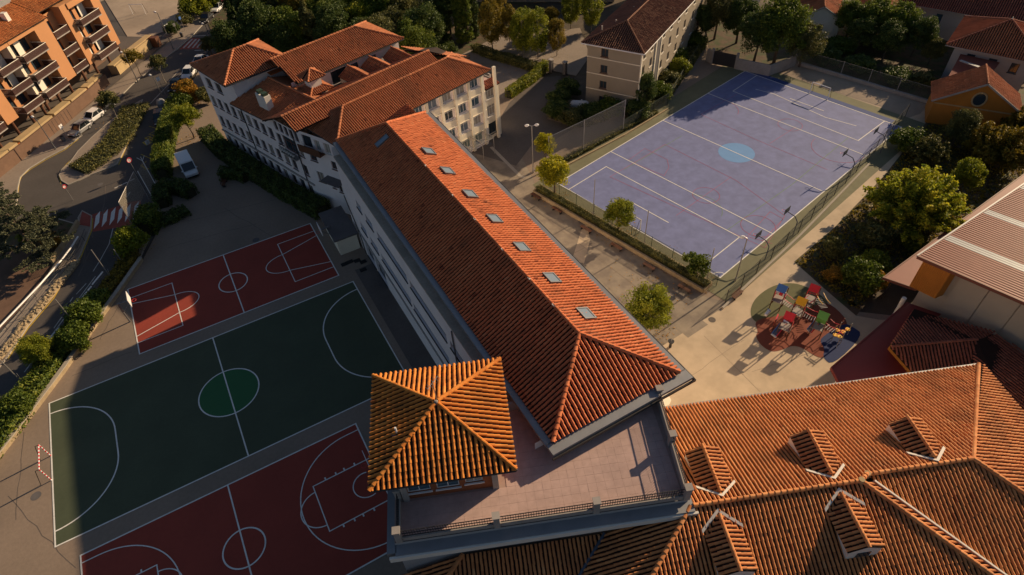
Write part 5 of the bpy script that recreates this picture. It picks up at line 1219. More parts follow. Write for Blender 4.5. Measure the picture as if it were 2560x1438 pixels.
MB().prism(q, 3.05, 3.25).build('roof', MATS['canopy_sheet'], cp); MB().wall([q[4], q[0], q[1]], 0.12, 2.98, 3.32).build('edge', MATS['hall_edge'], cp)
for px, py in ((2225, 695), (2330, 615), (2440, 530)): b = at(px, py, 3.0); MB().tube((b[0], b[1] - .25, 0), (b[0], b[1] - .25, 3.05), .08, n=8).build('post', MATS['metal_dark'], cp)
c2 = thing('canopy', 'flat dark red canopy beside the playground rubber matting', 'canopy', tuple(at(2150, 920, 0)))
q = AL([(2078, 920), (2268, 757), (2352, 786), (2228, 868), (2300, 940), (2230, 980), (2112, 985)], 3.2)
MB().prism(q, 3.05, 3.25).build('roof', MATS['red_sheet'], c2); MB().wall([q[1], q[0], q[6]], 0.12, 2.95, 3.32).build('edge', MATS['red_sheet'], c2)
for px, py in ((2092, 935), (2170, 850), (2255, 778)): b = at(px, py, 3.0); MB().tube((b[0] + .2, b[1] - .2, 0), (b[0] + .2, b[1] - .2, 3.05), .09, n=8).build('post', MATS['plaster_white'], c2)
lk = thing('link_building', 'low link building with dark red tile roof between hall and near building', 'building', tuple(at(2400, 900, 0)))
P_ = lambda x, y, z: at(x, y, z)
R0, R1 = P_(2226, 868, 5.0), P_(2442, 850, 5.4)
lr = roof(lk, [[R0, R1, P_(2488, 838, 4.4), P_(2285, 772, 4.1)], [R0, R1, P_(2428, 912, 4.3), P_(2285, 935, 4.0)], [R1, P_(2488, 838, 4.6), P_(2566, 890, 4.0), P_(2660, 1090, 3.4), P_(2515, 1010, 3.8), P_(2428, 905, 4.6)]], TR, w=0.3, L=0.42, seed=25)
ridge(lr, R0, R1, TR, .15, single=False)
w = MB(); q = [P_(2226, 868, 3.9)[:2] + .2, P_(2285, 935, 3.9)[:2] + .2, P_(2515, 1010, 3.7)[:2], P_(2600, 980, 3.7)[:2], P_(2540, 870, 3.7)[:2], P_(2285, 775, 3.9)[:2]]
w.prism([tuple(p) for p in q], 0, 3.75); w.build('wall', MATS['plaster_ochre'], lk)

# ------------------------------------------------------------------ houses beyond
def gable_house(name, label, a, b, depth, z0, zw, zr, wall, tile, ops=(), cat='house', ov=0.35, win=True):
    """gable end from a to b (outside on the right), ridge running back"""
    a, b = np.array(a, float), np.array(b, float); t = (b - a) / np.linalg.norm(b - a); L = np.linalg.norm(b - a); n = np.array([-t[1], t[0]]); m_ = (a + b) / 2
    h = thing(name, label, cat, (*m_, z0)); c, d = b + n * depth, a + n * depth
    W = Walls(); W.face(a, b, z0, zw, ops); W.face(b, c, z0, zw, [(1.2, z0 + 1, 1, 1.3, 'dark'), (4.2, z0 + 1, 1, 1.3, 'dark')] if win else ()); W.face(c, d, z0, zw); W.face(d, a, z0, zw)
    W.mb.poly([Z(a, zw), Z(b, zw), Z(m_, zr - .1)]); W.mb.poly([Z(d, zw), Z(c, zw), Z(m_ + n * depth, zr - .1)]); W.build(h, wall)
    s = (zr - zw) / (L / 2); f0, f1 = m_ - n * ov, m_ + n * (depth + ov)
    ro = roof(h, [[Z(f0, zr), Z(f1, zr), Z(f1 - t * (L / 2 + ov), zw - s * ov), Z(f0 - t * (L / 2 + ov), zw - s * ov)], [Z(f0, zr), Z(f1, zr), Z(f1 + t * (L / 2 + ov), zw - s * ov), Z(f0 + t * (L / 2 + ov), zw - s * ov)]], tile, w=0.33, L=0.45, seed=int(zr * 10))
    ridge(ro, Z(f0, zr), Z(f1, zr), tile, .15, single=False)
    v = MB()
    for sg in (-1, 1): v.beam(Z(f0, zr - .02), Z(f0 + sg * t * (L / 2 + ov), zw - s * ov - .02), 0.12, 0.22)
    v.build('verge', MATS['concrete'], h); return h, m_, n, t
h, m_, n_, t_ = gable_house('ochre_house', 'ochre gabled house with round window and orange roof behind the garden', (92.9, 42.7), (98.8, 34.3), 5.2, 0, 4.0, 7.2, MATS['plaster_ochre'], TS, ov=0.5)
c = m_ - n_ * .04; mm = MB(); ring = [Z(c + t_ * .85 * math.cos(k), 4.7 + 1.0 * math.sin(k)) for k in np.linspace(0, 2 * math.pi, 17)]; mm.path(ring, 0.12); wo = mm.build('window', MATS['wall_tan'], h)
MB().poly([Z(c + t_ * .8 * math.cos(k), 4.7 + .95 * math.sin(k)) for k in np.linspace(0, 2 * math.pi, 17)[:-1]]).build('pane', MATS['glass'], wo)
MB().beam(Z(np.array([92.9, 42.7]) - n_ * .05, 3.3), Z(np.array([98.8, 34.3]) - n_ * .05, 3.3), .1, .16).build('string_course', MATS['wall_tan'], h)
# red lean-to behind it
lt = thing('outhouse', 'low outhouse with plain red sloping roof beside the ochre house', 'outhouse', (101, 45, 0))
q = [(94.6, 43.4), (106.0, 48.2), (107.9, 43.2), (97.5, 40.0)]
MB().prism(q, 0, 3.2).build('wall', MATS['concrete'], lt)
mm = MB(); K = [Z(q[0], 3.6), Z(q[1], 5.0), Z(q[2], 5.0), Z(q[3], 3.6)]; mm.add(K + [k - (0, 0, .15) for k in K], [(3, 2, 1, 0), (0, 1, 5, 4), (1, 2, 6, 5), (2, 3, 7, 6), (3, 0, 4, 7)]); mm.build('roof', MATS['roof_red_plain'], lt)
a_, b_ = np.array([101.2, 46.2]), np.array([107.2, 47.8]); MB().beam(Z(at(2400, 152, 5.1)[:2], 5.15), Z(at(2465, 175, 5.1)[:2], 5.15), 0.5, .12).build('roof_gutter', MATS['zinc'], lt)
# pyramid-roofed house
ph = thing('pyramid_house', 'pale house under a wide orange pyramid roof at the right edge', 'house', (112.5, 46.6, 0))
dt = np.array([0.375, -0.927]); nn = np.array([0.927, 0.375]); c0 = np.array([104.9, 50.3]); C = [c0, c0 + dt * 13, c0 + dt * 13 + nn * 12.5, c0 + nn * 12.5]; A = Z(c0 + dt * 6.5 + nn * 6.3, 9.0)
ro = roof(ph, [[Z(C[i], 6.0), Z(C[(i + 1) % 4], 6.0), A] for i in range(4)], TS, w=.33, L=.45, seed=31)
for c in C: ridge(ro, Z(c, 6.0), A, TR, .16, single=False)
K = [c0 + dt * 1.2 + nn * 1.2, c0 + dt * 11.8 + nn * 1.2, c0 + dt * 11.8 + nn * 11.3, c0 + dt * 1.2 + nn * 11.3]
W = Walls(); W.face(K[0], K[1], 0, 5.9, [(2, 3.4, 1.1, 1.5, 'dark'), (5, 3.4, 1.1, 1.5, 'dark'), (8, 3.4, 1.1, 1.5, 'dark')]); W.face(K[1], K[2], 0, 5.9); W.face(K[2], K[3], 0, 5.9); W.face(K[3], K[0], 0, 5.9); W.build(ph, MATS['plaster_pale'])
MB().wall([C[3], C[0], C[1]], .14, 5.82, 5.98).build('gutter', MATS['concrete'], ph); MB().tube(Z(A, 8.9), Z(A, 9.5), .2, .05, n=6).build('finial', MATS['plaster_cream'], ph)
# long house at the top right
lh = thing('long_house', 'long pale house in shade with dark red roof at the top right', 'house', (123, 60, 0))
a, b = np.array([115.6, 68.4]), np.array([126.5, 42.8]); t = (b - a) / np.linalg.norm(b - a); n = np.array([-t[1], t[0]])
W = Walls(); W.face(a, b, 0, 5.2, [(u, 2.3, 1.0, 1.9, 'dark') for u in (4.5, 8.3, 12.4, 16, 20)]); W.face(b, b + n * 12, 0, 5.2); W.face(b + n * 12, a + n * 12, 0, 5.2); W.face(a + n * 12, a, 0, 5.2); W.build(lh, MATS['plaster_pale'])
roof(lh, [[Z(a - n * .6 - t * .5, 5.1), Z(b - n * .6 + t * .5, 5.1), Z(b + n * 6 + t * .5, 8.0), Z(a + n * 6 - t * .5, 8.0)], [Z(a + n * 6 - t * .5, 8.0), Z(b + n * 6 + t * .5, 8.0), Z(b + n * 12.6 + t * .5, 5.1), Z(a + n * 12.6 - t * .5, 5.1)]], TR, w=.36, L=.5, seed=33)
MB().wall([a - n * .65 - t * .5, b - n * .65 + t * .5], .14, 4.95, 5.1).build('gutter', MATS['concrete'], lh)
gable_house('gabled_house', 'pale gabled house with bright orange roof slope near the top right', (107.0, 68.0), (112.2, 61.4), 10, 0, 4.0, 6.6, MATS['plaster_pale'], TS, [(5.2, 0.8, 1.3, 2.2, 'dark')])
h6 = gable_house('cottage', 'white cottage with orange roof half hidden by the dark tree', (101.0, 74.6), (105.5, 69.6), 9, 0, 3.6, 5.6, MATS['plaster_white'], TS, [(3.2, 1.0, .9, 1.4, 'dark')])
# far buildings glimpsed behind the trees
def far_block(label, a, b, h, dep, wall, ops, name='far_building'):
    a, b = np.array(a, float), np.array(b, float); t = (b - a) / np.linalg.norm(b - a); n = np.array([-t[1], t[0]]); o = thing(name, label, 'building', (*((a + b) / 2), 0))
    W = Walls(); W.face(a, b, 0, h, ops); W.face(b, b + n * dep, 0, h, [(2, 1.2, 1, 1.5, 'dark'), (5, 1.2, 1, 1.5, 'dark'), (2, 4.2, 1, 1.5, 'dark')]); W.face(b + n * dep, a + n * dep, 0, h); W.face(a + n * dep, a, 0, h, [(2, 1.2, 1, 1.5, 'dark'), (5, 1.2, 1, 1.5, 'dark')]); W.build(o, wall)
    e = .5; q = [a - t * e - n * e, b + t * e - n * e, b + t * e + n * (dep + e), a - t * e + n * (dep + e)]; m1, m2 = (q[0] + q[3]) / 2 + t * 3, (q[1] + q[2]) / 2 - t * 3
    roof(o, [[Z(q[0], h), Z(q[1], h), Z(m2, h + 2), Z(m1, h + 2)], [Z(q[2], h), Z(q[3], h), Z(m1, h + 2), Z(m2, h + 2)], [Z(q[1], h), Z(q[2], h), Z(m2, h + 2)], [Z(q[3], h), Z(q[0], h), Z(m1, h + 2)]], TR, w=.4, L=.5, seed=41)
    return o
far_block('white villa with dark shuttered windows behind the wood, top centre', (41, 129), (49.5, 122.5), 6.2, 9, MATS['plaster_white'], [(1.5, 3.6, 1, 1.5, 'dark'), (4.5, 3.6, 1, 1.5, 'dark'), (7.5, 3.6, 1, 1.5, 'dark'), (1.5, .9, 1, 1.5, 'dark'), (4.5, .9, 1, 1.5, 'dark')])
far_block('long shaded building behind the birch plaza at the top edge', (58, 128), (84, 108), 7, 9, MATS['plaster_beige'], [(u, z, 1.1, 1.6, 'dark') for u in range(2, 30, 4) for z in (1, 4.2)])
far_block('white building with tall windows behind the dark trees, top right of centre', (88, 100.5), (107.5, 90), 6.5, 9, MATS['plaster_white'], [(u, z, 1.2, 1.7, 'dark') for u in (1.5, 5, 8.5, 12, 15.5, 19) for z in (.9, 3.9)])
# ------------------------------------------------------------------ trees, shrubs and hedges
def mk(key, mat, shape, K, n, leaf, th, tr, limbs, spread=1.0, seed=1, bark='bark', flat=0.0, lean=0.0, weep=False):
    rng = np.random.default_rng(seed); P, d, tv = clumps(rng, K, n, shape)
    if weep: P[:, 2] -= rng.random(len(P)) ** 2 * 0.9
    cr = leaf_mesh('crown', P, leaf, mat, rng, d * 0.6, flat, tv)
    tree_kind(key, trunk_mesh('trunk', th, tr, limbs, rng, bark, spread, lean), cr)
mk('round_y', 'leaf_yellow', sh_round(1.35, 1.35, 1.35, 2.75, 0.5), 60, 9000, 0.085, 2.6, 0.11, 7, 0.9, 2)
mk('round_yg', 'leaf_lime', sh_round(1.4, 1.4, 1.25, 2.6, 0.5), 60, 9000, 0.085, 2.4, 0.11, 7, 0.9, 3)
mk('small_g', 'leaf_green', sh_round(0.95, 0.95, 0.95, 2.3, 0.42, 0.2), 34, 2600, 0.11, 2.2, 0.08, 6, 0.7, 4)
mk('bush', 'leaf_lime', sh_round(1.95, 1.95, 2.2, 2.7, 0.7), 90, 16000, 0.09, 3.0, 0.14, 10, 1.4, 5)
for i, (nm, mt) in enumerate((('broad_dark', 'leaf_dark'), ('broad_green', 'leaf_green'), ('broad_olive', 'leaf_olive'), ('broad_lime', 'leaf_lime'), ('broad_gold', 'leaf_gold'), ('broad_autumn', 'leaf_autumn'))):
    mk(nm, mt, sh_round(3.3, 3.3, 3.6, 5.2, 1.05, 0.28), 110, 24000, 0.14, 5.5, 0.26, 10, 2.4, 10 + i)
mk('conifer', 'leaf_dark', sh_cone(2.8, 9.5, 0.6, 0.8, 0.9), 120, 20000, 0.14, 8.5, 0.24, 14, 1.6, 20, flat=0.4)
mk('conifer_o', 'leaf_olive', sh_cone(2.6, 9.0, 0.6, 0.8, 0.85), 120, 20000, 0.14, 8.2, 0.24, 14, 1.5, 21, flat=0.4)
mk('cypress', 'leaf_green', sh_column(0.85, 10.5, 0.3, 0.4), 150, 9000, 0.12, 6, 0.16, 4, 0.4, 22)
mk('cypress_d', 'leaf_dark', sh_column(0.85, 10.0, 0.3, 0.4), 150, 9000, 0.12, 6, 0.16, 4, 0.4, 23)
mk('birch', 'leaf_gold', sh_weep(1.9, 6.0, 2.2, 0.6), 90, 11000, 0.105, 6.8, 0.10, 12, 1.1, 24, bark='bark_pale', weep=True)
mk('birch_l', 'leaf_lime', sh_weep(1.9, 6.2, 2.0, 0.6), 90, 12000, 0.105, 6.8, 0.10, 12, 1.1, 25, bark='bark_pale', weep=True)
mk('street', 'leaf_olive', sh_round(1.5, 1.5, 1.3, 4.0, 0.55, 0.25), 42, 3200, 0.13, 3.6, 0.09, 9, 1.1, 26, bark='bark_pale')
mk('street_a', 'leaf_gold', sh_round(1.5, 1.5, 1.1, 3.9, 0.55, 0.25), 40, 3200, 0.13, 3.5, 0.09, 9, 1.1, 27)
mk('dome', 'leaf_lime', sh_round(1.75, 1.75, 1.6, 3.2, 0.55), 70, 11000, 0.10, 2.8, 0.13, 8, 1.0, 28)
mk('shrub', 'leaf_dark', sh_round(1.25, 1.25, 1.0, 0.95, 0.5), 45, 7000, 0.095, 0.9, 0.08, 6, 0.7, 30)
mk('shrub_g', 'leaf_green', sh_round(1.25, 1.25, 1.1, 1.0, 0.5), 45, 7000, 0.095, 0.9, 0.08, 6, 0.7, 31)
mk('shrub_o', 'leaf_olive', sh_round(1.2, 1.2, 1.05, 1.0, 0.45), 45, 7000, 0.09, 0.9, 0.08, 6, 0.7, 32)
mk('shrub_a', 'leaf_autumn', sh_round(1.1, 1.1, 1.3, 1.1, 0.5), 40, 6000, 0.095, 0.9, 0.08, 6, 0.7, 33)
mk('shrub_l', 'leaf_lime', sh_round(1.15, 1.15, 1.1, 1.0, 0.5), 40, 6500, 0.095, 0.9, 0.08, 6, 0.7, 34)
# big feathery garden tree: upright sprays
def sh_spray(r, h, rc):
    def f(rng, K):
        a = rng.random(K) * 6.283; t = rng.random(K) ** 0.7; lean = rng.random(K) ** 0.6
        return np.stack([r * lean * t ** 0.6 * np.cos(a), r * lean * t ** 0.6 * np.sin(a), 0.8 + h * t * (1 - 0.35 * lean ** 2)], 1), rc * (0.5 + 0.6 * rng.random(K))
    return f
def feather(key, mat, r, h, K, n, leaf, seed):
    rng = np.random.default_rng(seed); P = []; D = []; tv = []; N = n // K
    for i in range(K):
        a = rng.random() * 6.283; ln = rng.random() ** .55; e = np.array([r * ln * math.cos(a), r * ln * math.sin(a), h * (1 - .55 * ln ** 2) * rng.uniform(.75, 1.05)]); s_ = np.array([e[0] * .2, e[1] * .2, h * .15])
        t = .25 + .75 * rng.random(N) ** .7; w = .5 * (1.15 - t) + .10
        p = s_ + (e - s_) * t[:, None]; p[:, 2] -= .12 * h * ln * t ** 3; p += rng.normal(0, 1, (N, 3)) * w[:, None] * .5; P.append(p); D.append(np.tile(e / np.linalg.norm(e), (N, 1))); tv.append(np.clip(.15 + .45 * t + rng.normal(0, .18, N) + rng.normal(0, .15), 0, 1))
    cr = leaf_mesh('crown', np.concatenate(P), leaf, mat, rng, np.concatenate(D) * .3, 0, np.concatenate(tv)); tree_kind(key, trunk_mesh('trunk', h * .6, .2, 14, rng, 'bark', r * .5), cr)
feather('feather', 'leaf_feather', 4.4, 6.6, 160, 38000, .115, 40); feather('feather_o', 'leaf_olive', 2.9, 4.8, 80, 10000, .13, 41); feather('feather_g', 'leaf_gold', 3.2, 5.0, 85, 11000, .14, 42)
if 0: mk('feather', 'leaf_lime', sh_spray(4.2, 6.3, 0.75), 170, 22000, 0.17, 4.0, 0.2, 16, 2.6, 40)
if 0: mk('feather_o', 'leaf_olive', sh_spray(2.8, 4.2, 0.6), 100, 11000, 0.14, 2.6, 0.15, 12, 1.8, 41)
if 0: mk('feather_g', 'leaf_green', sh_spray(3.2, 4.6, 0.65), 110, 12000, 0.15, 2.8, 0.16, 12, 1.9, 42)
# cedar with level plates of needles
def cedar_mesh(seed, h=9.0):
    rng = np.random.default_rng(seed); cs = []; tvs = []; b = MB(); b.tube((0, 0, -.1), (0, 0, h), 0.28, 0.05, n=8, cap=False)
    for i in range(34):
        z = 1.6 + (h - 1.8) * (i / 33) ** 0.95; a = i * 2.4 + rng.normal(0, .3); L = (5.2 * (1 - (z / (h + .6)) ** 1.3) + .5) * rng.uniform(.75, 1.1)
        d = np.array([math.cos(a), math.sin(a), 0.06]); s = np.array([0, 0, z]); e = s + d * L; e[2] += -.25
        b.tube(s, e, 0.08 * (1 - z / h) + .025, 0.015, n=5, cap=False)
        for k in range(int(4 + L * 3.0)):
            t = rng.uniform(.22, 1.0); side = rng.choice((-1, 1)); ln = L * .52 * (1.15 - t) * rng.uniform(.6, 1.2) + .2
            p0 = s + (e - s) * t; dd = np.array([-d[1] * side, d[0] * side, 0]) * .8 + d * .55; m = int(34 + 60 * ln)
            q = rng.random(m)
            pts = p0 + dd * ln * q[:, None] + rng.normal(0, 1, (m, 3)) * np.array([.08, .08, .03]); cs.append(pts); tvs.append(np.clip(rng.normal(.3 + .4 * q, .2), 0, 1))
    c = np.concatenate(cs); me = leaf_mesh('crown', c, 0.085, 'leaf_cedar', rng, None, 0.9, np.concatenate(tvs))
    tm = bpy.data.meshes.new('trunk'); tm.from_pydata(b.v, [], b.f); tm.update(); tm.materials.append(MATS['bark']); return tm, me
tree_kind('cedar', *cedar_mesh(50))

def T(key, px, py, zc, label, s=1.0, sz=None, name='tree', cat='tree', group=None, rz=None):
    q = at(px, py, zc); return tree(key, (q[0], q[1], 0), label, cat, name, s, sz, rz, group)
# yellow trees and small trees along the blue court's planter
T('round_y', 1386, 487, 0.3, 'bright yellow round tree at the corner of the planter by the blue court', 1.45)
T('round_y', 1364, 410, 0.3, 'narrower yellow tree behind the corner tree, beside the lamp post', 0.92, 1.25)
T('round_yg', 1546, 580, 0.3, 'round olive yellow tree in the middle of the long planter', 1.22)
T('small_g', 1740, 700, 0.3, 'small dark green two-stemmed tree at the playground end of the planter', 1.15)
T('small_g', 1722, 672, 0.3, 'slender small tree just behind the two-stemmed tree', 0.8)
T('bush', 1618, 812, 0.6, 'large bushy lime green tree beside the long wing eaves', 1.15)
# garden on the right
T('feather', 2262, 560, 0.3, 'biggest feathery yellow green tree in the middle of the garden', 1.45, 1.25)
T('feather_o', 2320, 388, 1.2, 'dull green feathery tree behind the big one', 0.95)
T('feather_g', 2500, 400, 1.2, 'spreading green tree at the right edge above the hall roof', 1.25)
T('feather_g', 2450, 372, 1.0, 'green tree between ochre house and the hall canopy', 1.0)
T('feather_g', 2550, 340, 1.0, 'bright green tree beside the ochre house at the right edge', 1.1)
T('broad_olive', 2402, 320, 3.0, 'grey leaved tree in front of the ochre house gable', 0.62)
T('dome', 2408, 460, 2.4, 'neat oval green tree right of the big feathery tree', 0.95, 1.15)
T('shrub_o', 2185, 602, 1.0, 'glossy leaved shrub in front of the big garden tree', 1.7, 1.5, name='shrub', cat='shrub')
T('shrub_o', 2082, 628, 0.9, 'round clipped shrub at the path side of the garden', 1.05, 1.2, name='shrub', cat='shrub')
T('shrub_g', 2150, 700, 1.0, 'dark mixed shrub at the garden corner near the playground', 1.5, name='shrub', cat='shrub')
T('shrub_l', 2190, 660, 1.0, 'pale green shrub between the glossy shrub and hall canopy', 1.3, 1.0, name='shrub', cat='shrub')
T('shrub_a', 2085, 690, 0.5, 'low yellowing shrub near the garden corner', 0.9, 0.6, name='shrub', cat='shrub')
T('shrub_a', 2190, 715, 0.6, 'orange tinted shrub at the tip of the garden', 0.9, name='shrub', cat='shrub')
T('shrub_l', 2280, 615, 0.6, 'light green undergrowth shrub below the big tree', 1.1, 0.9, name='shrub', cat='shrub')
T('shrub_g', 2270, 360, 0.8, 'hedge-like green shrub at the far corner of the blue court', 1.6, 1.2, name='shrub', cat='shrub')
# dark trees behind the blue court
T('broad_green', 1950, 95, 4.5, 'tall dense dark green tree at the far corner of the blue court', 1.2, 1.2)
T('broad_dark', 1895, 110, 3.2, 'darker tree beside the tall one near the gate', 1.0, 0.95)
T('broad_olive', 2010, 125, 3.0, 'olive tree in front of the tall dark one', 0.8)
T('broad_olive', 1795, 45, 4.0, 'olive tree beside the residence roof end', 0.95, 1.0)
T('broad_dark', 1745, 60, 3.5, 'dark tree close to the residence side', 0.75)
T('broad_dark', 1850, 60, 3.6, 'dark tree between the residence and the tall tree', 0.9)
for i, (px, py, k, s, lab) in enumerate([(2105, 70, 'broad_green', 0.95, 'leftmost green tree in front of the cottage and gabled house'), (2165, 75, 'broad_green', 1.05, 'green tree before the gabled house, second from the cottage'), (2225, 85, 'broad_green', 1.05, 'green tree before the gabled house wall, third from the cottage'),
        (2275, 115, 'broad_dark', 0.9, 'dark tree at the end of the row before the long house'), (2312, 150, 'broad_olive', 0.6, 'small yellow green tree lowest in the row towards the ochre house'), (2130, 110, 'broad_dark', 0.8, 'dark tree in front of the green row, left end'), (2200, 125, 'broad_dark', 0.85, 'dark tree in front of the green row, middle')]):
    q = at(px, py, 3.6 * s); s *= .82; tree(k, (q[0] + 3.5, q[1] + 1.0, 0), lab, s=s, group='trees beyond the blue court')
for px, py, k, lab in ((1700, 175, 'shrub_l', 'light green shrub by the residence wall, farthest'), (1672, 205, 'shrub_o', 'olive shrub by the residence wall, second from the far end'), (1645, 235, 'shrub_g', 'green shrub by the residence wall, middle'), (1590, 275, 'shrub', 'dark shrub by the residence corner'), (1525, 275, 'shrub_g', 'rounded green shrub before the residence front'), (1690, 150, 'shrub_g', 'green shrub at the far end of the residence side'), (1735, 108, 'shrub_g', 'green shrub where the court fence ends'), (1400, 248, 'shrub', 'dark shrub left of the gas tank'), (1430, 300, 'shrub_o', 'low shrub below the gas tank'), (1480, 285, 'shrub', 'dark shrub right of the gas tank'), (1420, 225, 'shrub', 'dark shrub behind the gas tank'), (1395, 280, 'shrub', 'dark shrub at the bend of the driveway')):
    T(k, px, py, 1.0, lab, 1.45, 1.25, name='shrub', cat='shrub', group='shrubs around the residence')
T('broad_dark', 1610, 235, 3.0, 'tall dark shrub-tree at the residence corner', 0.5, 0.7)
for px, py, k, sc, lab in ((2060, 140, 'shrub', 1.8, 'dark shrub behind the low wall at the far court end, left'), (2150, 165, 'shrub', 1.9, 'dark shrub behind the low wall at the far court end, middle'), (2240, 195, 'shrub', 1.8, 'dark shrub behind the low wall at the far court end, right'), (2310, 205, 'shrub_o', 1.6, 'olive shrub beside the outhouse'), (2100, 120, 'shrub_g', 1.8, 'green shrub under the tree row beyond the court')):
    T(k, px, py, 1.0, lab, sc, 1.1, name='shrub', cat='shrub', group='shrubs beyond the blue court')
# birch plaza
for px, py, k, s, lab in ((1232, 128, 'birch', 1.15, 'leftmost golden birch on the shaded plaza'), (1275, 118, 'birch', 0.95, 'golden birch second from the left on the plaza'), (1307, 143, 'birch_l', 1.05, 'green birch in the middle of the plaza, nearest the hedge'), (1312, 125, 'birch_l', 0.95, 'green birch close behind the nearest plaza birch'), (1345, 146, 'birch_l', 1.1, 'full green birch right of the middle of the plaza'), (1392, 140, 'birch', 0.85, 'small golden birch at the right of the plaza')):
    T(k, px, py, 0.0, lab, s, group='birches on the plaza')
for px, py, k, s, lab in ((1378, 60, 'broad_gold', 0.5, 'small golden tree at the top edge behind the birches'), (1427, 72, 'birch_l', 1.0, 'green upright tree near the residence, left of a pair'), (1478, 78, 'birch_l', 1.0, 'green upright tree touching the residence eaves'), (1240, 60, 'birch', 1.2, 'tall golden birch behind the leftmost plaza birch')):
    T(k, px, py, 0.0 if 'birch' in k else 1.5, lab, s)
T('cypress', 1153, 112, 0.0, 'left of the two tall columnar cypresses', 1.15); T('cypress', 1172, 108, 0.0, 'right of the two tall columnar cypresses', 1.1)
for px, py, lab in ((1190, 95, 'dark columnar cypress behind the pair'), (1115, 105, 'dark cypress left of the pair, in the shade')): T('cypress_d', px, py, 0, lab, 1.05)
# the wood behind the school
wood = [(590, 62, 'conifer'), (628, 30, 'broad_dark'), (655, 75, 'broad_dark'), (690, 40, 'conifer_o'), (722, 80, 'broad_green'), (705, 110, 'broad_dark'), (752, 30, 'broad_gold'), (775, 75, 'conifer_o'), (812, 40, 'broad_green'), (838, 80, 'broad_dark'), (880, 30, 'broad_lime'), (918, 55, 'broad_lime'), (955, 35, 'broad_green'), (985, 75, 'broad_olive'), (1010, 40, 'broad_olive'), (640, 110, 'broad_dark'), (580, 110, 'broad_dark'), (740, 5, 'broad_autumn'), (850, 8, 'broad_green'), (790, 5, 'broad_dark'), (690, 5, 'broad_green'), (600, 10, 'broad_dark'), (920, 8, 'broad_gold'), (1000, 5, 'broad_dark'), (1060, 80, 'broad_dark'), (1085, 45, 'broad_dark'), (1120, 30, 'broad_dark'), (650, -20, 'broad_dark'), (860, 60, 'broad_dark'), (945, 100, 'broad_olive'), (905, 95, 'broad_dark'), (1035, 105, 'broad_green')]
names = {'conifer': 'dark conifer', 'conifer_o': 'olive conifer', 'broad_dark': 'dark broadleaf tree', 'broad_green': 'green broadleaf tree', 'broad_gold': 'golden tree', 'broad_lime': 'yellow green tree', 'broad_olive': 'olive tree', 'broad_autumn': 'autumn orange tree'}
ORD = ['first', 'second', 'third', 'fourth', 'fifth', 'sixth', 'seventh', 'eighth', 'ninth', 'tenth', 'eleventh', 'twelfth', 'thirteenth', 'fourteenth', 'fifteenth', 'sixteenth']
for i, (px, py, k) in enumerate(wood):
    same = sorted([x for x, _, kk in wood if kk == k]); nth = '' if len(same) == 1 else f', {ORD[same.index(px)]} from the left'
    s = 0.85 + 0.35 * ((i * 7) % 5) / 5; T(k, px, py, 5.0 * s, f'{names[k]} in the wood behind the school' + nth, s, group=f'{names[k]}s of the wood behind the school')
for px, py, k, lab in ((1072, 118, 'shrub_l', 'bright low shrub beyond the school roof end'), (1045, 120, 'shrub_l', 'low green shrub between wood and school roof end'), (1100, 70, 'shrub_l', 'yellow green shrub before the white villa'), (1110, 125, 'shrub', 'dark shrub by the old stone arch'), (845, 95, 'shrub_o', 'pale shrub at the wood edge above the roof')): T(k, px, py, 1.0, lab, 1.5, 1.1, name='shrub', cat='shrub')
# street trees and the school's street garden
T('street', 300, 305, 0.1, 'thin olive tree standing on the traffic island', 1.05); T('street_a', 354, 190, 0.1, 'thin street tree with orange tinge by the tan wall', 1.0); T('street', 414, 205, 0.1, 'thin street tree half in shade beside the road', 0.95)
T('dome', 484, 343, 0.2, 'round green tree in a circular bed beside the clipped street hedge', 1.12)
T('shrub_a', 470, 235, 1.6, 'orange leaved shrub at the far end of the street hedge', 1.5, 1.6, name='shrub', cat='shrub'); T('shrub_o', 515, 245, 1.0, 'pale flowering shrub by the school tower corner', 1.2, 1.3, name='shrub', cat='shrub'); T('shrub_g', 455, 255, 1.4, 'green shrub beside the orange one', 1.3, 1.3, name='shrub', cat='shrub')
T('cedar', 100, 640, 0.1, 'spreading dark cedar at the street corner on the left', 1.15); T('cedar', -28, 545, 0.1, 'second cedar cut by the left picture edge', 0.95)
T('shrub_l', 75, 598, 0.6, 'yellow shrub under the cedar', 0.9, 0.9, name='shrub', cat='shrub'); T('shrub_a', 132, 610, 0.5, 'rust coloured shrub under the cedar', 1.0, 0.8, name='shrub', cat='shrub')
for px, py, k, s, lab in ((500, 20, 'shrub_l', 2.0, 'yellow green bush by the upper road, nearest the parked cars'), (478, 32, 'shrub_l', 2.0, 'yellow green bush by the upper road, left one'), (525, 5, 'shrub_l', 1.9, 'yellow green bush by the upper road at the top edge'), (460, 50, 'shrub_o', 1.2, 'low olive bush by the bus stop signs'), (432, 72, 'shrub', 1.2, 'low dark bush below the bus stop signs')): T(k, px, py, 1.2, lab, s, name='shrub', cat='shrub')
T('broad_olive', 525, 125, 1.0, 'small dark tree by the upper crossing', 0.4)
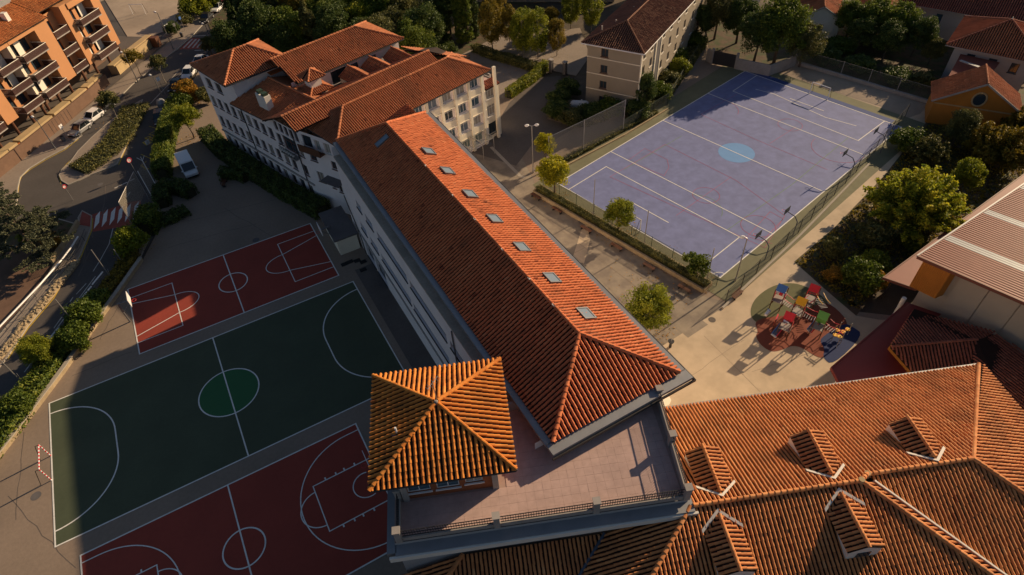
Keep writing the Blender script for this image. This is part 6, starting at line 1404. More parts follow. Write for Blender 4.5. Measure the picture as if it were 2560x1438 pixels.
# hedges
hedge('hedge', AL([(344, 268), (326, 302), (300, 350), (262, 390), (225, 414), (198, 430)]), 4.6, 0.1, 0.8, 'low brownish hedge filling the traffic island', 'leaf_olive', 190, 0.15, 61, lump=0.5)
hedge('hedge', AL([(412, 450), (414, 410), (420, 370), (432, 320), (448, 275)]), 2.4, 0, 2.3, 'tall clipped green hedge between street and school car park', 'leaf_green', 210, 0.15, 62)
hedge('hedge', AL([(412, 520), (410, 480), (450, 478), (485, 492)]), 2.0, 0, 1.7, 'dark hedge below the parked van', 'leaf_dark', 190, 0.15, 63, lump=0.4)
hedge('hedge', AL([(522, 345), (560, 385), (640, 440), (720, 490), (812, 540)]), 2.6, 0, 2.0, 'long dark hedge along the shaded school facade', 'leaf_dark', 190, 0.16, 64)
hedge('hedge', AL([(556, 445), (600, 440), (622, 452)]), 2.2, 0, 1.6, 'shaded shrub bed behind the bench', 'leaf_dark', 160, 0.16, 65, lump=0.6)
hedge('hedge', AL([(-80, 1215), (-20, 1130), (50, 1045), (130, 920), (160, 885)]), 2.6, 0, 1.3, 'lower part of the shaggy hedge along the yard wall', 'leaf_green', 190, 0.17, 66, lump=0.5)
hedge('hedge', AL([(165, 878), (228, 790), (262, 742)]), 2.3, 0, 1.5, 'middle part of the shaggy hedge along the yard wall', 'leaf_green', 200, 0.17, 67, lump=0.55)
hedge('hedge', AL([(268, 735), (300, 690), (335, 640)]), 1.9, 0, 0.9, 'brownish low part of the hedge along the yard wall', 'leaf_gold', 190, 0.16, 68, lump=0.4)
hedge('hedge', AL([(372, 590), (392, 548)]), 2.4, 0, 2.6, 'bushy upper end of the hedge beside the net', 'leaf_green', 220, 0.17, 69, lump=0.5)
hedge('hedge', AL([(405, 560), (440, 545), (470, 530)]), 2.4, 0, 0.9, 'dark planting at the shaded yard corner', 'leaf_dark', 170, 0.16, 70, lump=0.5)
for px, py, k, s, lab in ((335, 612, 'shrub_l', 1.6, 'olive lime bush standing out of the hedge at the yard corner'), (212, 790, 'shrub_g', 1.35, 'bush rising from the hedge behind the hoop'), (105, 890, 'broad_lime', 0.45, 'large round bush in the hedge at the left edge'), (190, 850, 'shrub_g', 1.3, 'bush in the hedge by the hoop shadow'), (40, 1010, 'shrub_g', 1.1, 'low bush with pale flowers in the lower hedge')): T(k, px, py, 1.2, lab, s, name='shrub', cat='shrub')
PLN = AL([(1345, 478), (1768, 722)]); pd = np.array(PLN[1]) - np.array(PLN[0]); pd /= np.linalg.norm(pd); pn = np.array([-pd[1], pd[0]])
pl = thing('planter', 'long low concrete planter along the near end of the blue court', 'planter', (*PLN[0], 0))
a, b = np.array(PLN[0]), np.array(PLN[1])
MB().wall([a - pn * .85, b - pn * .85], 0.25, 0, 0.55).build('kerb_wall', MATS['wall_stone'], pl); MB().wall([a + pn * .75, b + pn * .75], 0.25, 0, 0.55).build('kerb_wall', MATS['wall_stone'], pl); MB().wall([b - pn * .85, b + pn * .75], 0.25, 0, 0.56).build('end_wall', MATS['wall_stone'], pl); MB().wall([a - pn * .85, a + pn * .75], 0.25, 0, 0.56).build('end_wall', MATS['wall_stone'], pl)
MB().prism([tuple(a - pn * .8), tuple(b - pn * .8), tuple(b + pn * .7), tuple(a + pn * .7)], 0, .42).build('soil', MATS['garden_earth'], pl)
hedge('hedge', [a, (a + b) / 2, b], 0.95, 0.4, 0.95, 'low dark hedge growing in the long planter', 'leaf_olive', 420, 0.09, 71, lump=0.35)
hedge('hedge', AL([(1186, 128), (1240, 148), (1300, 165), (1350, 182)]), 1.7, 0, 1.4, 'shaded hedge along the front of the birch plaza', 'leaf_olive', 170, 0.16, 72, lump=0.3)
hedge('hedge', AL([(1366, 172), (1330, 205), (1290, 232), (1272, 246)]), 1.5, 0, 1.6, 'sunlit green hedge beside the driveway', 'leaf_lime', 220, 0.14, 73)
hedge('hedge', AL([(1380, 285), (1450, 312), (1500, 296), (1558, 268)]), 2.6, 0, 0.8, 'mixed low planting below the gas tank', 'leaf_olive', 150, 0.16, 74, lump=0.6)
hedge('hedge', AL([(1380, 420), (1460, 378), (1558, 325), (1640, 283)]), 1.1, 0, 0.6, 'low planting strip under the tall court net', 'leaf_olive', 200, 0.12, 75, lump=0.5)
hedge('hedge', AL([(1575, 300), (1660, 240), (1752, 112)]), 2.4, 0, 1.5, 'wild growth along the court fence below the residence', 'leaf_olive', 150, 0.17, 76, lump=0.6)
# loose grass and weeds in the garden
rng = np.random.default_rng(77); G = [A2(*p) for p in ((1990, 655), (2085, 575), (2210, 445), (2330, 300), (2420, 270), (2560, 330), (2560, 450), (2215, 690), (2140, 780))]
pts = []
while len(pts) < 9000:
    c = np.array([rng.uniform(52, 95), rng.uniform(20, 48)])
    if in_poly(c, G): pts.append((c[0], c[1], 0.08 + 0.12 * rng.random()))
gm = leaf_mesh('weeds', np.array(pts), 0.16, 'leaf_gold', rng, None, 0.3); o = link('weeds', gm, None, kind='stuff'); o['label'] = 'loose weeds and fallen leaves over the garden earth'

# fallen leaves under the yard trees
pts = []
for px, py, r, n_ in ((1386, 487, 3, 300), (1546, 580, 3, 300), (1618, 812, 3.2, 350), (1740, 700, 2.5, 200), (1640, 690, 6, 200), (484, 343, 3, 200), (1300, 140, 9, 500), (335, 612, 3, 200), (300, 305, 4, 150)):
    c = A2(px, py)
    for k in range(n_): a = rng.random() * 6.283; q = r * rng.random() ** .8; pts.append((c[0] + q * math.cos(a), c[1] + q * math.sin(a), .05))
fl_ = leaf_mesh('fallen_leaves', np.array(pts), 0.08, 'leaf_autumn', rng, None, 3.0); o = link('fallen_leaves', fl_, None, kind='stuff'); o['label'] = 'fallen leaves scattered on the paving under the trees'
# ------------------------------------------------------------------ fences, nets, lamps, signs
def net(name, owner, a, b, z0, z1, mat):
    a, b = np.array(a[:2], float), np.array(b[:2], float); L = np.linalg.norm(b - a)
    o = MB().poly([(*a, z0), (*b, z0), (*b, z1), (*a, z1)]).build(name, MATS[mat], owner)
    uv = o.data.uv_layers.new(); 
    for l, c in zip(o.data.loops, ((0, z0), (L, z0), (L, z1), (0, z1))): uv.data[l.index].uv = c
    return o
def fence(label, pts, h, step, mat, pm, r=0.035, name='fence', tall=()):
    P = [np.array(p[:2], float) for p in pts]; f = thing(name, label, 'fence', (*P[0], 0))
    for a, b in zip(P[:-1], P[1:]):
        L = np.linalg.norm(b - a); k = max(1, int(round(L / step)))
        for i in range(k + 1):
            if i == k and b is not P[-1]: continue
            c = a + (b - a) * i / k; MB().tube((*c, 0), (*c, h + .08), r, n=6).build('post', MATS[pm], f)
        MB().tube((*a, h), (*b, h), 0.022, n=5).build('rail', MATS[pm], f); MB().tube((*a, .12), (*b, .12), 0.018, n=5).build('rail', MATS[pm], f)
        net('mesh', f, a, b, .1, h, mat)
    return f
fence('tall ball net with steel posts along the left side of the blue court', AL([(1372, 424), (1458, 381), (1557, 330)]), 5.3, 9, 'net_tan', 'steel', 0.06, 'ball_net')
fence('low mesh fence continuing from the tall net below the residence', AL([(1557, 330), (1668, 262), (1760, 108)]), 2.0, 3.5, 'net_fence', 'metal_green')
fence('green mesh fence behind the planter at the near end of the blue court', AL([(1358, 468), (1790, 716)]), 1.9, 3.0, 'net_fence', 'metal_green')
fence('dark mesh fence between the blue court and the playground path', AL([(1812, 760), (1995, 583), (2165, 405), (2262, 292)]), 2.2, 3.2, 'net_fence', 'metal_dark', 0.045)
fence('dark wire fence with pale posts behind the far end of the blue court', AL([(1985, 158), (2100, 190), (2240, 232), (2340, 262)]), 2.4, 5.5, 'net_fence', 'concrete', 0.06)
KW = AL([(1806, 772), (1998, 592), (2172, 412)]); tag(MB().wall(KW, 0.25, 0, 0.22).build('fence_kerb', MATS['kerb']), 'pale concrete kerb under the playground side fence', 'kerb')
KW = AL([(1385, 432), (1560, 340), (1668, 275)]); tag(MB().wall(KW, 0.22, 0, 0.25).build('fence_kerb', MATS['wall_stone']), 'sunlit kerb below the tall ball net', 'kerb')
KW = AL([(1995, 162), (2110, 196), (2330, 262)]); tag(MB().wall(KW, 0.4, 0, 0.55).build('low_wall', MATS['concrete']), 'low concrete wall at the far end of the blue court', 'wall')
for (px, py, lab) in ((1483, 533, 'tall thin steel pole behind the planter, nearest the yellow tree'), (1610, 612, 'tall thin steel pole behind the planter next to the middle tree'), (1765, 708, 'tall thin steel pole at the playground end of the planter')):
    q = at(px, py); p = thing('net_pole', lab, 'pole', tuple(q)); MB().tube(tuple(q), (q[0], q[1], 5.4), 0.06, 0.05, n=8).build('shaft', MATS['steel'], p); MB().box((q[0], q[1], .06), (.3, .3, .12)).build('foot', MATS['concrete'], p)
def lamp(px, py, h, label, heads, head_len=0.5, arm=0.5, rot=0.0, mat='steel', name='lamp_post'):
    q = at(px, py); o = thing(name, label, 'lamp post', tuple(q))
    MB().tube(tuple(q), (q[0], q[1], h), 0.09, 0.055, n=8).build('pole', MATS[mat], o); MB().tube(tuple(q), (q[0], q[1], .5), 0.13, n=8).build('base', MATS[mat], o)
    for k in range(heads):
        a = rot + math.pi * k; d = np.array([math.cos(a), math.sin(a), 0]); p = np.array([q[0], q[1], h])
        MB().tube(p, p + d * arm + (0, 0, .12), 0.04, n=6).build('arm', MATS[mat], o)
        m = MB(); e = p + d * arm + np.array([0, 0, .14]); prof = [(0, .05), (.15, .17), (head_len * .7, .2), (head_len, .12), (head_len + .08, .03)]
        for (s0, r0), (s1, r1) in zip(prof[:-1], prof[1:]): m.tube(e + d * s0, e + d * s1, r0, r1, n=10, cap=False)
        m.build('lantern', MATS['metal_white'], o, smooth=True)
    return o
lamp(1333, 432, 7.5, 'tall double-headed lamp post in the yard beside the yellow tree', 2, 0.55, 0.35, -0.5)
lamp(1838, 702, 6.4, 'lamp post with one lantern at the playground corner of the blue court', 1, 0.55, 0.2, 2.4)
lamp(140, 374, 5.6, 'street lamp on the pavement below the apartment block', 1, .5, .3, 2.2, 'metal_grey'); lamp(345, 204, 5.4, 'street lamp beside the tan-topped wall end', 1, .5, .3, 2.2, 'metal_grey')
lamp(434, 124, 7.2, 'tall street lamp by the upper crossing', 1, .6, .3, 2.2, 'metal_grey'); lamp(412, 253, 4.6, 'short street lamp beside the road opposite the island tip', 1, .5, .3, 2.2, 'metal_grey'); lamp(533, 114, 4.2, 'street lamp across the upper crossing near the wood', 1, .5, .3, 2.2, 'metal_grey')
def sign(px, py, h, label, shape, w, col, rot, name='road_sign', cat='sign'):
    q = at(px, py); o = thing(name, label, cat, tuple(q)); MB().tube(tuple(q), (q[0], q[1], h), 0.04, n=6).build('pole', MATS['steel'], o)
    d = np.array([math.cos(rot), math.sin(rot), 0]); c = np.array([q[0], q[1], h - w / 2]); nrm = np.array([-d[1], d[0], 0]) * .025
    if shape == 'round': ring = [c + d * w / 2 * math.cos(t) + np.array([0, 0, w / 2 * math.sin(t)]) for t in np.linspace(0, 6.283, 20)[:-1]]
    else: ring = [c + d * x * w / 2 + np.array([0, 0, y * w / 2]) for x, y in ((-1, -1), (1, -1), (1, 1), (-1, 1))]
    m = MB(); k = len(ring); m.add([p + nrm for p in ring] + [p - nrm for p in ring], [tuple(range(k)), tuple(range(2 * k - 1, k - 1, -1))] + [(i, (i + 1) % k, (i + 1) % k + k, i + k) for i in range(k)]); m.build('plate', MATS[col], o)
    if shape == 'round': m = MB(); m.path([p - nrm * 1.3 for p in ring] + [ring[0] - nrm * 1.3], 0.05, n=5); m.build('red_rim', MATS['plastic_red'], o)
    return o
sign(175, 353, 3.0, 'square sign on a pole behind the parked cars', 'square', .7, 'metal_white', 0.9); sign(413, 235, 3.2, 'pole sign with white bars beside the road', 'square', .7, 'metal_white', .6)
sign(342, 435, 2.8, 'round red rimmed sign at the shaded end of the island', 'round', .7, 'metal_white', .5); sign(372, 362, 0.8, 'low white board standing on the road by the bus lettering', 'square', .7, 'metal_white', .6)
sign(448, 92, 2.8, 'small square sign by the upper crossing', 'square', .6, 'metal_grey', .7); sign(463, 78, 3.0, 'tall blue sign by the bus stop', 'square', .55, 'plastic_blue', .7); sign(427, 90, 2.4, 'white information board by the upper pavement', 'square', 1.1, 'metal_white', .7); sign(183, 500, 2.6, 'round sign half hidden in the cedar', 'round', .5, 'metal_white', .7)
q = at(456, 93); o = thing('litter_bin', 'dark litter bin on the upper pavement', 'bin', tuple(q)); MB().tube(tuple(q), (q[0], q[1], .9), .28, .3, n=10).build('body', MATS['metal_dark'], o); MB().tube((q[0], q[1], .9), (q[0], q[1], 1.0), .33, .2, n=10).build('lid', MATS['metal_grey'], o)
q = at(161, 353); o = thing('litter_bin', 'grey litter bin beside the pole sign behind the parked cars', 'bin', tuple(q)); MB().tube(tuple(q), (q[0], q[1], .9), .3, .33, n=10).build('body', MATS['metal_grey'], o); MB().tube((q[0], q[1], .9), (q[0], q[1], 1.0), .35, .2, n=10).build('lid', MATS['metal_dark'], o)
q = at(408, 268); o = thing('recycling_bin', 'rounded grey recycling container at the kerb by the clipped hedge', 'bin', tuple(q)); m = MB(); [m.tube((q[0], q[1], z0), (q[0], q[1], z1), r0, r1, n=12, cap=False) for z0, z1, r0, r1 in ((0, .9, .75, .8), (.9, 1.4, .8, .55), (1.4, 1.6, .55, .05))]; m.build('body', MATS['zinc'], o); MB().tube((q[0] + .5, q[1], 1.05), (q[0] + .82, q[1], 1.05), .12, n=8).build('slot', MATS['metal_dark'], o)
# ball-stop posts and the net beside the lower crossing
for px, py, lab in ((281, 700, 'leaning steel net post by the brown hedge'), (200, 824, 'steel net post by the hedge bush'), (60, 960, 'steel net post at the left picture edge'), (310, 662, 'short steel net post near the yard corner bush')):
    q = at(px, py); h = 5.0 if 'short' not in lab else 2.6; o = thing('net_post', lab, 'post', tuple(q)); MB().tube(tuple(q), (q[0], q[1], h), 0.055, n=6).build('shaft', MATS['steel'], o); MB().tube((q[0], q[1], 0), (q[0] + .25, q[1] - .1, h * .35), 0.035, n=5).build('brace', MATS['steel'], o)
a, b, c = A2(348, 590), A2(381, 512), A2(372, 492); nb = thing('ball_net', 'tall pale net stretched between posts beside the lower crossing', 'net', (*a, 0))
for p in (a, b): MB().tube((*p, 0), (*p, 5.6), .06, n=6).build('post', MATS['steel'], nb)
net('mesh', nb, a, b, 2.2, 5.6, 'net_tan'); MB().tube((*a, 5.6), (*b, 5.6), .04, n=5).build('rail', MATS['steel'], nb)
g_ = A2(388, 506); nb = thing('ball_net', 'narrow pale net panel with ragged top at the street corner of the yard', 'net', (*b, 0)); d = A2(398, 478); net('mesh', nb, g_, d, 1.0, 5.2, 'net_tan')
for p in (g_, d): MB().tube((*p, 0), (*p, 5.3), .06, n=6).build('post', MATS['metal_white'], nb)
for k in range(3): MB().tube((*d, 5.2), (d[0] + .5 * (k - 1), d[1] + .3, 5.7), .03, n=5).build('bracket', MATS['metal_white'], nb)
def handrail(label, px, h, step, top, tr, pm, name='handrail'):
    P = [A2(*p) for p in px]; o = thing(name, label, 'railing', (*P[0], 0)); m = MB(); m.path([(*p, h) for p in P], tr); m.build('top_rail', MATS[top], o); MB().path([(*p, h * .5) for p in P], .02).build('mid_rail', MATS[pm], o)
    for a, b in zip(P[:-1], P[1:]):
        k = max(1, int(np.linalg.norm(b - a) / step))
        for i in range(k): c = a + (b - a) * (i + .5) / k; MB().tube((*c, 0), (*c, h), .03, n=5).build('post', MATS[pm], o)
handrail('long shining white handrail along the lower footpath', [(205, 606), (186, 636), (165, 664), (110, 728), (0, 845), (-40, 890)], 1.0, 2.2, 'metal_white', .10, 'metal_dark')
handrail('dark railing on the kerb of the lower footpath', [(220, 586), (206, 622), (170, 678), (120, 738), (40, 838), (-20, 915)], 0.9, 2.6, 'metal_dark', .03, 'metal_dark')
for lab, s in (('upper white guard rail piece beside the school footpath', [(264, 690), (238, 722)]), ('middle white guard rail piece beside the school footpath', [(236, 726), (212, 756)]), ('short white guard rail piece below the hedge bush', [(196, 778), (180, 800)]), ('lower white guard rail piece beside the school footpath', [(160, 826), (142, 846), (122, 874)])):
    handrail(lab, s, .7, 1.6, 'metal_white', .09, 'metal_grey')

# ------------------------------------------------------------------ sports gear
def hoop(label, base, d, reach, h, board='metal_white', pole='metal_grey', bw=1.8, bh=1.05, curve=False, pr=.09):
    base = np.array(base[:2], float); d = np.array(d, float); d /= np.linalg.norm(d); s = np.array([-d[1], d[0]]); o = thing('basketball_hoop', label, 'hoop', (*base, 0))
    e = base + d * reach
    if curve: pts = [(*base, 0), (*base, h * .75), (*(base + d * reach * .3), h * .97), (*e, h + .1)]
    else: pts = [(*base, 0), (*base, h + .3), (*e, h + .2)]
    MB().path(pts, pr, n=8).build('post', MATS[pole], o)
    if not curve: MB().tube((*base, h * .6), (*e, h), .05, n=6).build('brace', MATS[pole], o)
    b = MB(); c = e; b.wall([c - s * bw / 2, c + s * bw / 2], .05, h - .15, h - .15 + bh); b.build('backboard', MATS[board], o)
    r = MB(); rc = e + d * .38; r.path([(rc[0] + .23 * math.cos(t), rc[1] + .23 * math.sin(t), h) for t in np.linspace(0, 6.283, 15)], .018, n=5); r.build('rim', MATS['plastic_red'], o)
    return o
hoop('basketball hoop with white board at the sunlit end of the far red court', A2(325.5, 804.6), (1, 0), 1.25, 2.7)
hoop('basketball hoop tucked under the pavilion eaves at the near red court', (2.3, 31.3), (-1, 0), 1.6, 3.0)
hoop('basketball hoop at the school end of the far red court', (8.2, 65.1), (-1, 0), 1.2, 2.7)
ib = np.array(FBg(0, 1)); 
for (px, py, lab) in ((2200, 383, 'dark teal hoop on the court side farthest from the playground'), (2124, 440, 'dark teal hoop second farthest along the court side'), (1982, 588, 'dark teal hoop second nearest the playground'), (1912, 650, 'dark teal hoop nearest the playground corner')):
    hoop(lab, A2(px, py), ib, 1.6, 2.75, 'zinc_blue', 'zinc_blue', 1.2, 0.8, True, .06)['group'] = 'hoops along the blue court'
def goal(label, a, b, h, back, stripe=True, name='goal'):
    a, b, back = np.array(a[:2], float), np.array(b[:2], float), np.array(back, float); o = thing(name, label, 'goal', (*((a + b) / 2), 0))
    P = [np.array([*a, 0]), np.array([*a, h]), np.array([*b, h]), np.array([*b, 0])]
    for i in range(3):
        L = np.linalg.norm(P[i + 1] - P[i]); k = int(L / .2)
        if not stripe: MB().tube(P[i], P[i + 1], .06, n=6).build('crossbar' if i == 1 else 'post', MATS['metal_white'], o); continue
        w_, r_ = MB(), MB()
        for j in range(k): (w_ if j % 2 else r_).tube(P[i] + (P[i + 1] - P[i]) * j / k, P[i] + (P[i + 1] - P[i]) * (j + 1) / k, .055, n=6)
        q = w_.build('crossbar' if i == 1 else 'post', MATS['metal_white'], o); r_.build('red_bands', MATS['plastic_red'], q)
    for p in (a, b): MB().path([(*p, h), (*(p + back * .35), h), (*(p + back), 0)], .03, n=5).build('back_stay', MATS['metal_dark'], o)
    return o
goal('red and white striped handball goal at the sunlit end of the green court', A2(127, 1140), A2(129, 1201), 2.0, (-.9, 0))
gb = -np.array(FBg(1, 0)); goal('white goal frame at the near end of the blue court', bl(-23.3, 1.5), bl(-23.3, -1.5), 2.0, gb, False); goal('white goal frame at the far end of the blue court', bl(22.5, 1.5), bl(22.5, -1.5), 2.0, -gb, False)
goal('rusty goal frame on the sandy field at the top left', A2(333, 37), A2(365, 36), 2.2, (.5, .8), False)
# benches
def bench(px, py, rz, label, group=None, slats=5, backed=False):
    q = at(px, py); o = local_thing('bench', label, 'bench', (q[0], q[1], 0), rz, group)
    for i in range(slats): MB().box((0, -.2 + i * .1, .45), (1.7, .075, .04)).build('slat', MATS['wood_brown'], o)
    for x in (-.65, .65): MB().box((x, 0, .22), (.08, .42, .42)).build('leg', MATS['metal_dark'], o)
    if backed:
        for z in (.65, .8): MB().box((0, .26, z), (1.7, .04, .09)).build('back_slat', MATS['wood_brown'], o)
pa = math.atan2(pd[1], pd[0])
for px, py, lab in ((1340, 496, 'bench along the planter nearest the yellow tree'), (1393, 530, 'second bench along the planter from the yellow tree'), (1465, 578, 'third bench along the planter from the yellow tree'), (1541, 622, 'fourth bench along the planter from the yellow tree'), (1622, 672, 'fifth bench along the planter, second from the playground'), (1710, 727, 'bench along the planter nearest the playground')): bench(px, py, pa, lab, 'benches in the planter shade')
bench(1842, 742, math.atan2(*(A2(1860, 725) - A2(1830, 752))[::-1]), 'slatted bench with back beside the fence at the playground', backed=True)
bench(563, 462, 1.2, 'pale bench alone in the shaded yard by the shrub bed', backed=True)
# old stone arch and garden gate
q = at(1158, 195); ar_ = thing('stone_arch', 'old stone gateway arch with tiled top beyond the school roof', 'arch', tuple(q)); d = np.array([.87, -.5])
for s in (-1.1, 1.1): p = q[:2] + d * s; MB().box((p[0], p[1], 1.3), (.6, .8, 2.6), -.52).build('pier', MATS['plaster_cream'], ar_)
m = MB()
for i in range(10):
    t0, t1_ = math.pi * i / 10, math.pi * (i + 1) / 10; k = [(*(q[:2] + d * r * math.cos(t)), 2.3 + r * math.sin(t)) for r, t in ((.8, t0), (1.4, t0), (1.4, t1_), (.8, t1_))]; n2 = np.array([-d[1], d[0], 0]) * .4
    m.add([np.array(x) + n2 for x in k] + [np.array(x) - n2 for x in k], [(0, 1, 2, 3), (7, 6, 5, 4), (0, 4, 5, 1), (1, 5, 6, 2), (2, 6, 7, 3), (3, 7, 4, 0)])
m.build('arch_ring', MATS['plaster_cream'], ar_); p = q[:2] + d * .5; MB().wall([q[:2] - d * 1.6, q[:2] + d * 1.6], 1.2, 3.75, 3.95).build('tile_top', MATS['tile_bed'], ar_)
gp = thing('driveway_gate', 'metal gate between two stone piers at the end of the driveway', 'gate', (*A2(1410, 185), 0)); a, b = A2(1378, 180), A2(1412, 186)
for p in (a, b): MB().box((p[0], p[1], 1.1), (.6, .6, 2.2), .4).build('pier', MATS['concrete_dark'], gp); MB().box((p[0], p[1], 2.27), (.75, .75, .14), .4).build('pier_cap', MATS['concrete'], gp)
for i in range(12): c = a + (b - a) * (i + .5) / 12; MB().tube((*c, .15), (*c, 1.6), .025, n=5).build('bar', MATS['metal_dark'], gp)
MB().tube((*a, 1.6), (*b, 1.6), .04, n=5).build('top_rail', MATS['metal_dark'], gp)
gp = thing('court_gate', 'dark double gate in the shaded wall at the far corner of the blue court', 'gate', (*A2(1812, 160), 0)); a, b = A2(1778, 160), A2(1838, 172)
for k, (p, r) in enumerate(((a, (a + b) / 2), ((a + b) / 2, b))): MB().wall([p, r], .06, .1, 2.4).build('leaf', MATS['metal_dark'], gp)
for p in (a, b): MB().box((p[0], p[1], 1.4), (.35, .35, 2.8), .2).build('post', MATS['concrete'], gp)
tag(MB().wall(AL([(1765, 152), (1778, 158)]), .3, 0, 2.2).build('side_wall', MATS['concrete']), 'short shaded wall left of the far court gate', 'wall'); tag(MB().wall(AL([(1840, 173), (1920, 190), (1985, 165)]), .3, 0, 1.9).build('side_wall', MATS['concrete']), 'shaded wall between far court gate and the dark tree', 'wall')
q = at(1675, 1008); o = thing('entrance_canopy', 'small sunlit entrance canopy slab at the corner of the long wing', 'canopy', tuple(q)); MB().prism(AL([(1640, 990), (1668, 982), (1678, 1000), (1672, 1012), (1648, 1022)], 3.0), 2.8, 3.0).build('slab', MATS['plaster_cream'], o); c_ = A2(1662, 1003, 2.8); MB().tube((*c_, 0), (*c_, 2.8), .1, n=8).build('post', MATS['concrete'], o)
q = at(1675, 868); o = thing('drinking_fountain', 'small dark drinking fountain beside the long wing corner', 'fountain', tuple(q)); MB().tube(tuple(q), (q[0], q[1], .85), .16, .12, n=8).build('pedestal', MATS['metal_dark'], o); MB().tube((q[0], q[1], .85), (q[0], q[1], .98), .3, .34, n=10).build('basin', MATS['metal_dark'], o); MB().tube((q[0], q[1], .98), (q[0] + .1, q[1], 1.25), .03, n=5).build('spout', MATS['steel'], o)

# ------------------------------------------------------------------ playground
PH = 1.25
def tower(label, px, py, col, rz=0.5, h=3.35, side=None):
    q = at(px, py, h - .35); o = local_thing('play_tower', label, 'play tower', (q[0], q[1], 0), rz, 'play towers'); w = .52
    for x in (-w, w):
        for y in (-w, w): MB().tube((x, y, 0), (x, y, h - .55), .05, n=6).build('post', MATS['wood_brown'], o)
    MB().box((0, 0, PH), (1.15, 1.15, .08)).build('platform', MATS['concrete'], o)
    for x in (-w, w):
        m = MB(); z = np.array([0, 0, 0]); e = .5
        m.add([(0, -e, h), (0, e, h), (math.copysign(.56, x), e, h - .62), (math.copysign(.56, x), -e, h - .62), (0, -e, h - .05), (0, e, h - .05), (math.copysign(.54, x), e, h - .67), (math.copysign(.54, x), -e, h - .67)], [(0, 1, 2, 3), (7, 6, 5, 4), (0, 3, 7, 4), (1, 5, 6, 2), (2, 6, 7, 3)])
        m.build('roof_panel', MATS[col], o)
    for k, (x, y, sx, sy) in enumerate(((0, w, 1.0, .05), (w, 0, .05, 1.0), (0, -w, 1.0, .05))):
        if side and k in side: MB().box((x, y, PH + .42), (sx, sy, .7)).build('side_panel', MATS[side[k]], o)
        else:
            m = MB(); m.tube((x - sx / 2 if sx > .1 else x, y - sy / 2 if sy > .1 else y, PH + .75), (x + sx / 2 if sx > .1 else x, y + sy / 2 if sy > .1 else y, PH + .75), .03, n=5); m.tube((x - sx / 2 if sx > .1 else x, y - sy / 2 if sy > .1 else y, PH + .4), (x + sx / 2 if sx > .1 else x, y + sy / 2 if sy > .1 else y, PH + .4), .025, n=5); m.build('guard_rail', MATS['plastic_red'], o)
    return o, q
tw = {}
for nm, lab, px, py, col, side in (('blue', 'play tower with blue gable roof at the green mat', 1957, 718, 'plastic_blue', {0: 'plastic_red'}), ('red2', 'play tower with red gable roof beside the garden corner', 2038, 718, 'plastic_red', None), ('yellow', 'play tower with yellow gable roof in the middle', 2006, 750, 'plastic_yellow', None), ('red1', 'play tower with red gable roof and long slide', 1976, 787, 'plastic_red', {2: 'plastic_red'}), ('green', 'play tower with green gable roof and short slide', 2060, 786, 'plastic_green', {1: 'plastic_green'})):
    tw[nm] = tower(lab, px, py, col, 0.42, 3.45, side)
def slide(label, top, bot, w=.55):
    a, b = np.array(top), np.array(bot); o = thing('slide', label, 'slide', (a[0], a[1], 0), group='playground slides'); d = b - a; d /= np.linalg.norm(d); s = np.cross(d, (0, 0, 1)); s /= np.linalg.norm(s); k = np.cross(s, d)
    MB().beam(a, b, w, .05).build('chute', MATS['slide_steel'], o)
    for g2 in (-1, 1): MB().beam(a + s * g2 * w / 2 + k * .1, b + s * g2 * w / 2 + k * .1, .05, .22).build('side', MATS['plastic_blue' if g2 > 0 else 'plastic_red'], o)
    e = b + np.array([d[0], d[1], 0]) * .25; MB().beam(b, e, w + .06, .07).build('run_out', MATS['metal_white'], o); MB().beam(a - np.array([d[0], d[1], 0]) * .35, a, w + .1, .08).build('top_plate', MATS['metal_white'], o)
    MB().tube((b + a) / 2 - (0, 0, .05), np.array([*((b + a) / 2)[:2], 0]), .04, n=6).build('support', MATS['metal_grey'], o)
slide('long steel slide running down from the red-roofed tower', at(1962, 806, PH), at(1936, 838, .2)); slide('shorter steel slide running down from the green-roofed tower', at(2043, 806, PH), at(2024, 828, .2))
def bridge(label, a, b, kind, z=PH):
    a, b = np.array(a[:2]), np.array(b[:2]); o = thing('play_bridge', label, 'play bridge', (*((a + b) / 2), 0)); d = (b - a) / np.linalg.norm(b - a); s = np.array([-d[1], d[0]]); L = np.linalg.norm(b - a)
    for k in (-.4, .4): MB().path([(*(a + s * k), z + .7), (*((a + b) / 2 + s * k), z + .55), (*(b + s * k), z + .7)], .028, n=5).build('handrail', MATS['plastic_red' if kind != 'bars' else 'plastic_yellow'], o)
    n2 = int(L / .22)
    for i in range(n2): c = a + d * L * (i + .5) / n2; zz = z - .12 * math.sin(math.pi * (i + .5) / n2); MB().beam((*(c - s * .38), zz), (*(c + s * .38), zz), .15 if kind == 'planks' else .04, .04).build('plank' if kind == 'planks' else 'rung', MATS['concrete' if kind == 'planks' else 'steel'], o)
bridge('plank bridge from the blue-roofed tower to the yellow one', at(1958, 752, PH), at(1992, 772, PH), 'planks'); bridge('short plank bridge between the yellow and the far red tower', at(2012, 764, PH), at(2030, 750, PH), 'planks')
bridge('yellow climbing bars between far red and green towers', at(2043, 748, PH), at(2060, 775, PH), 'bars', 1.5); bridge('rope net bridge between yellow and green towers', at(2010, 785, PH), at(2046, 800, PH), 'rungs'); bridge('red rope bridge from the green tower towards the stepping posts', at(2068, 808, PH), at(2090, 822, PH), 'rungs', .9)
sp = thing('stepping_frame', 'steel frame with yellow stepping discs on the navy mat', 'climbing frame', (*A2(2095, 850), 0))
for px, py in ((2078, 852), (2090, 870), (2100, 860), (2118, 838), (2092, 835)): q = at(px, py); MB().tube(tuple(q), (q[0] + .1, q[1] + .1, 1.7), .04, n=6).build('post', MATS['steel'], sp)
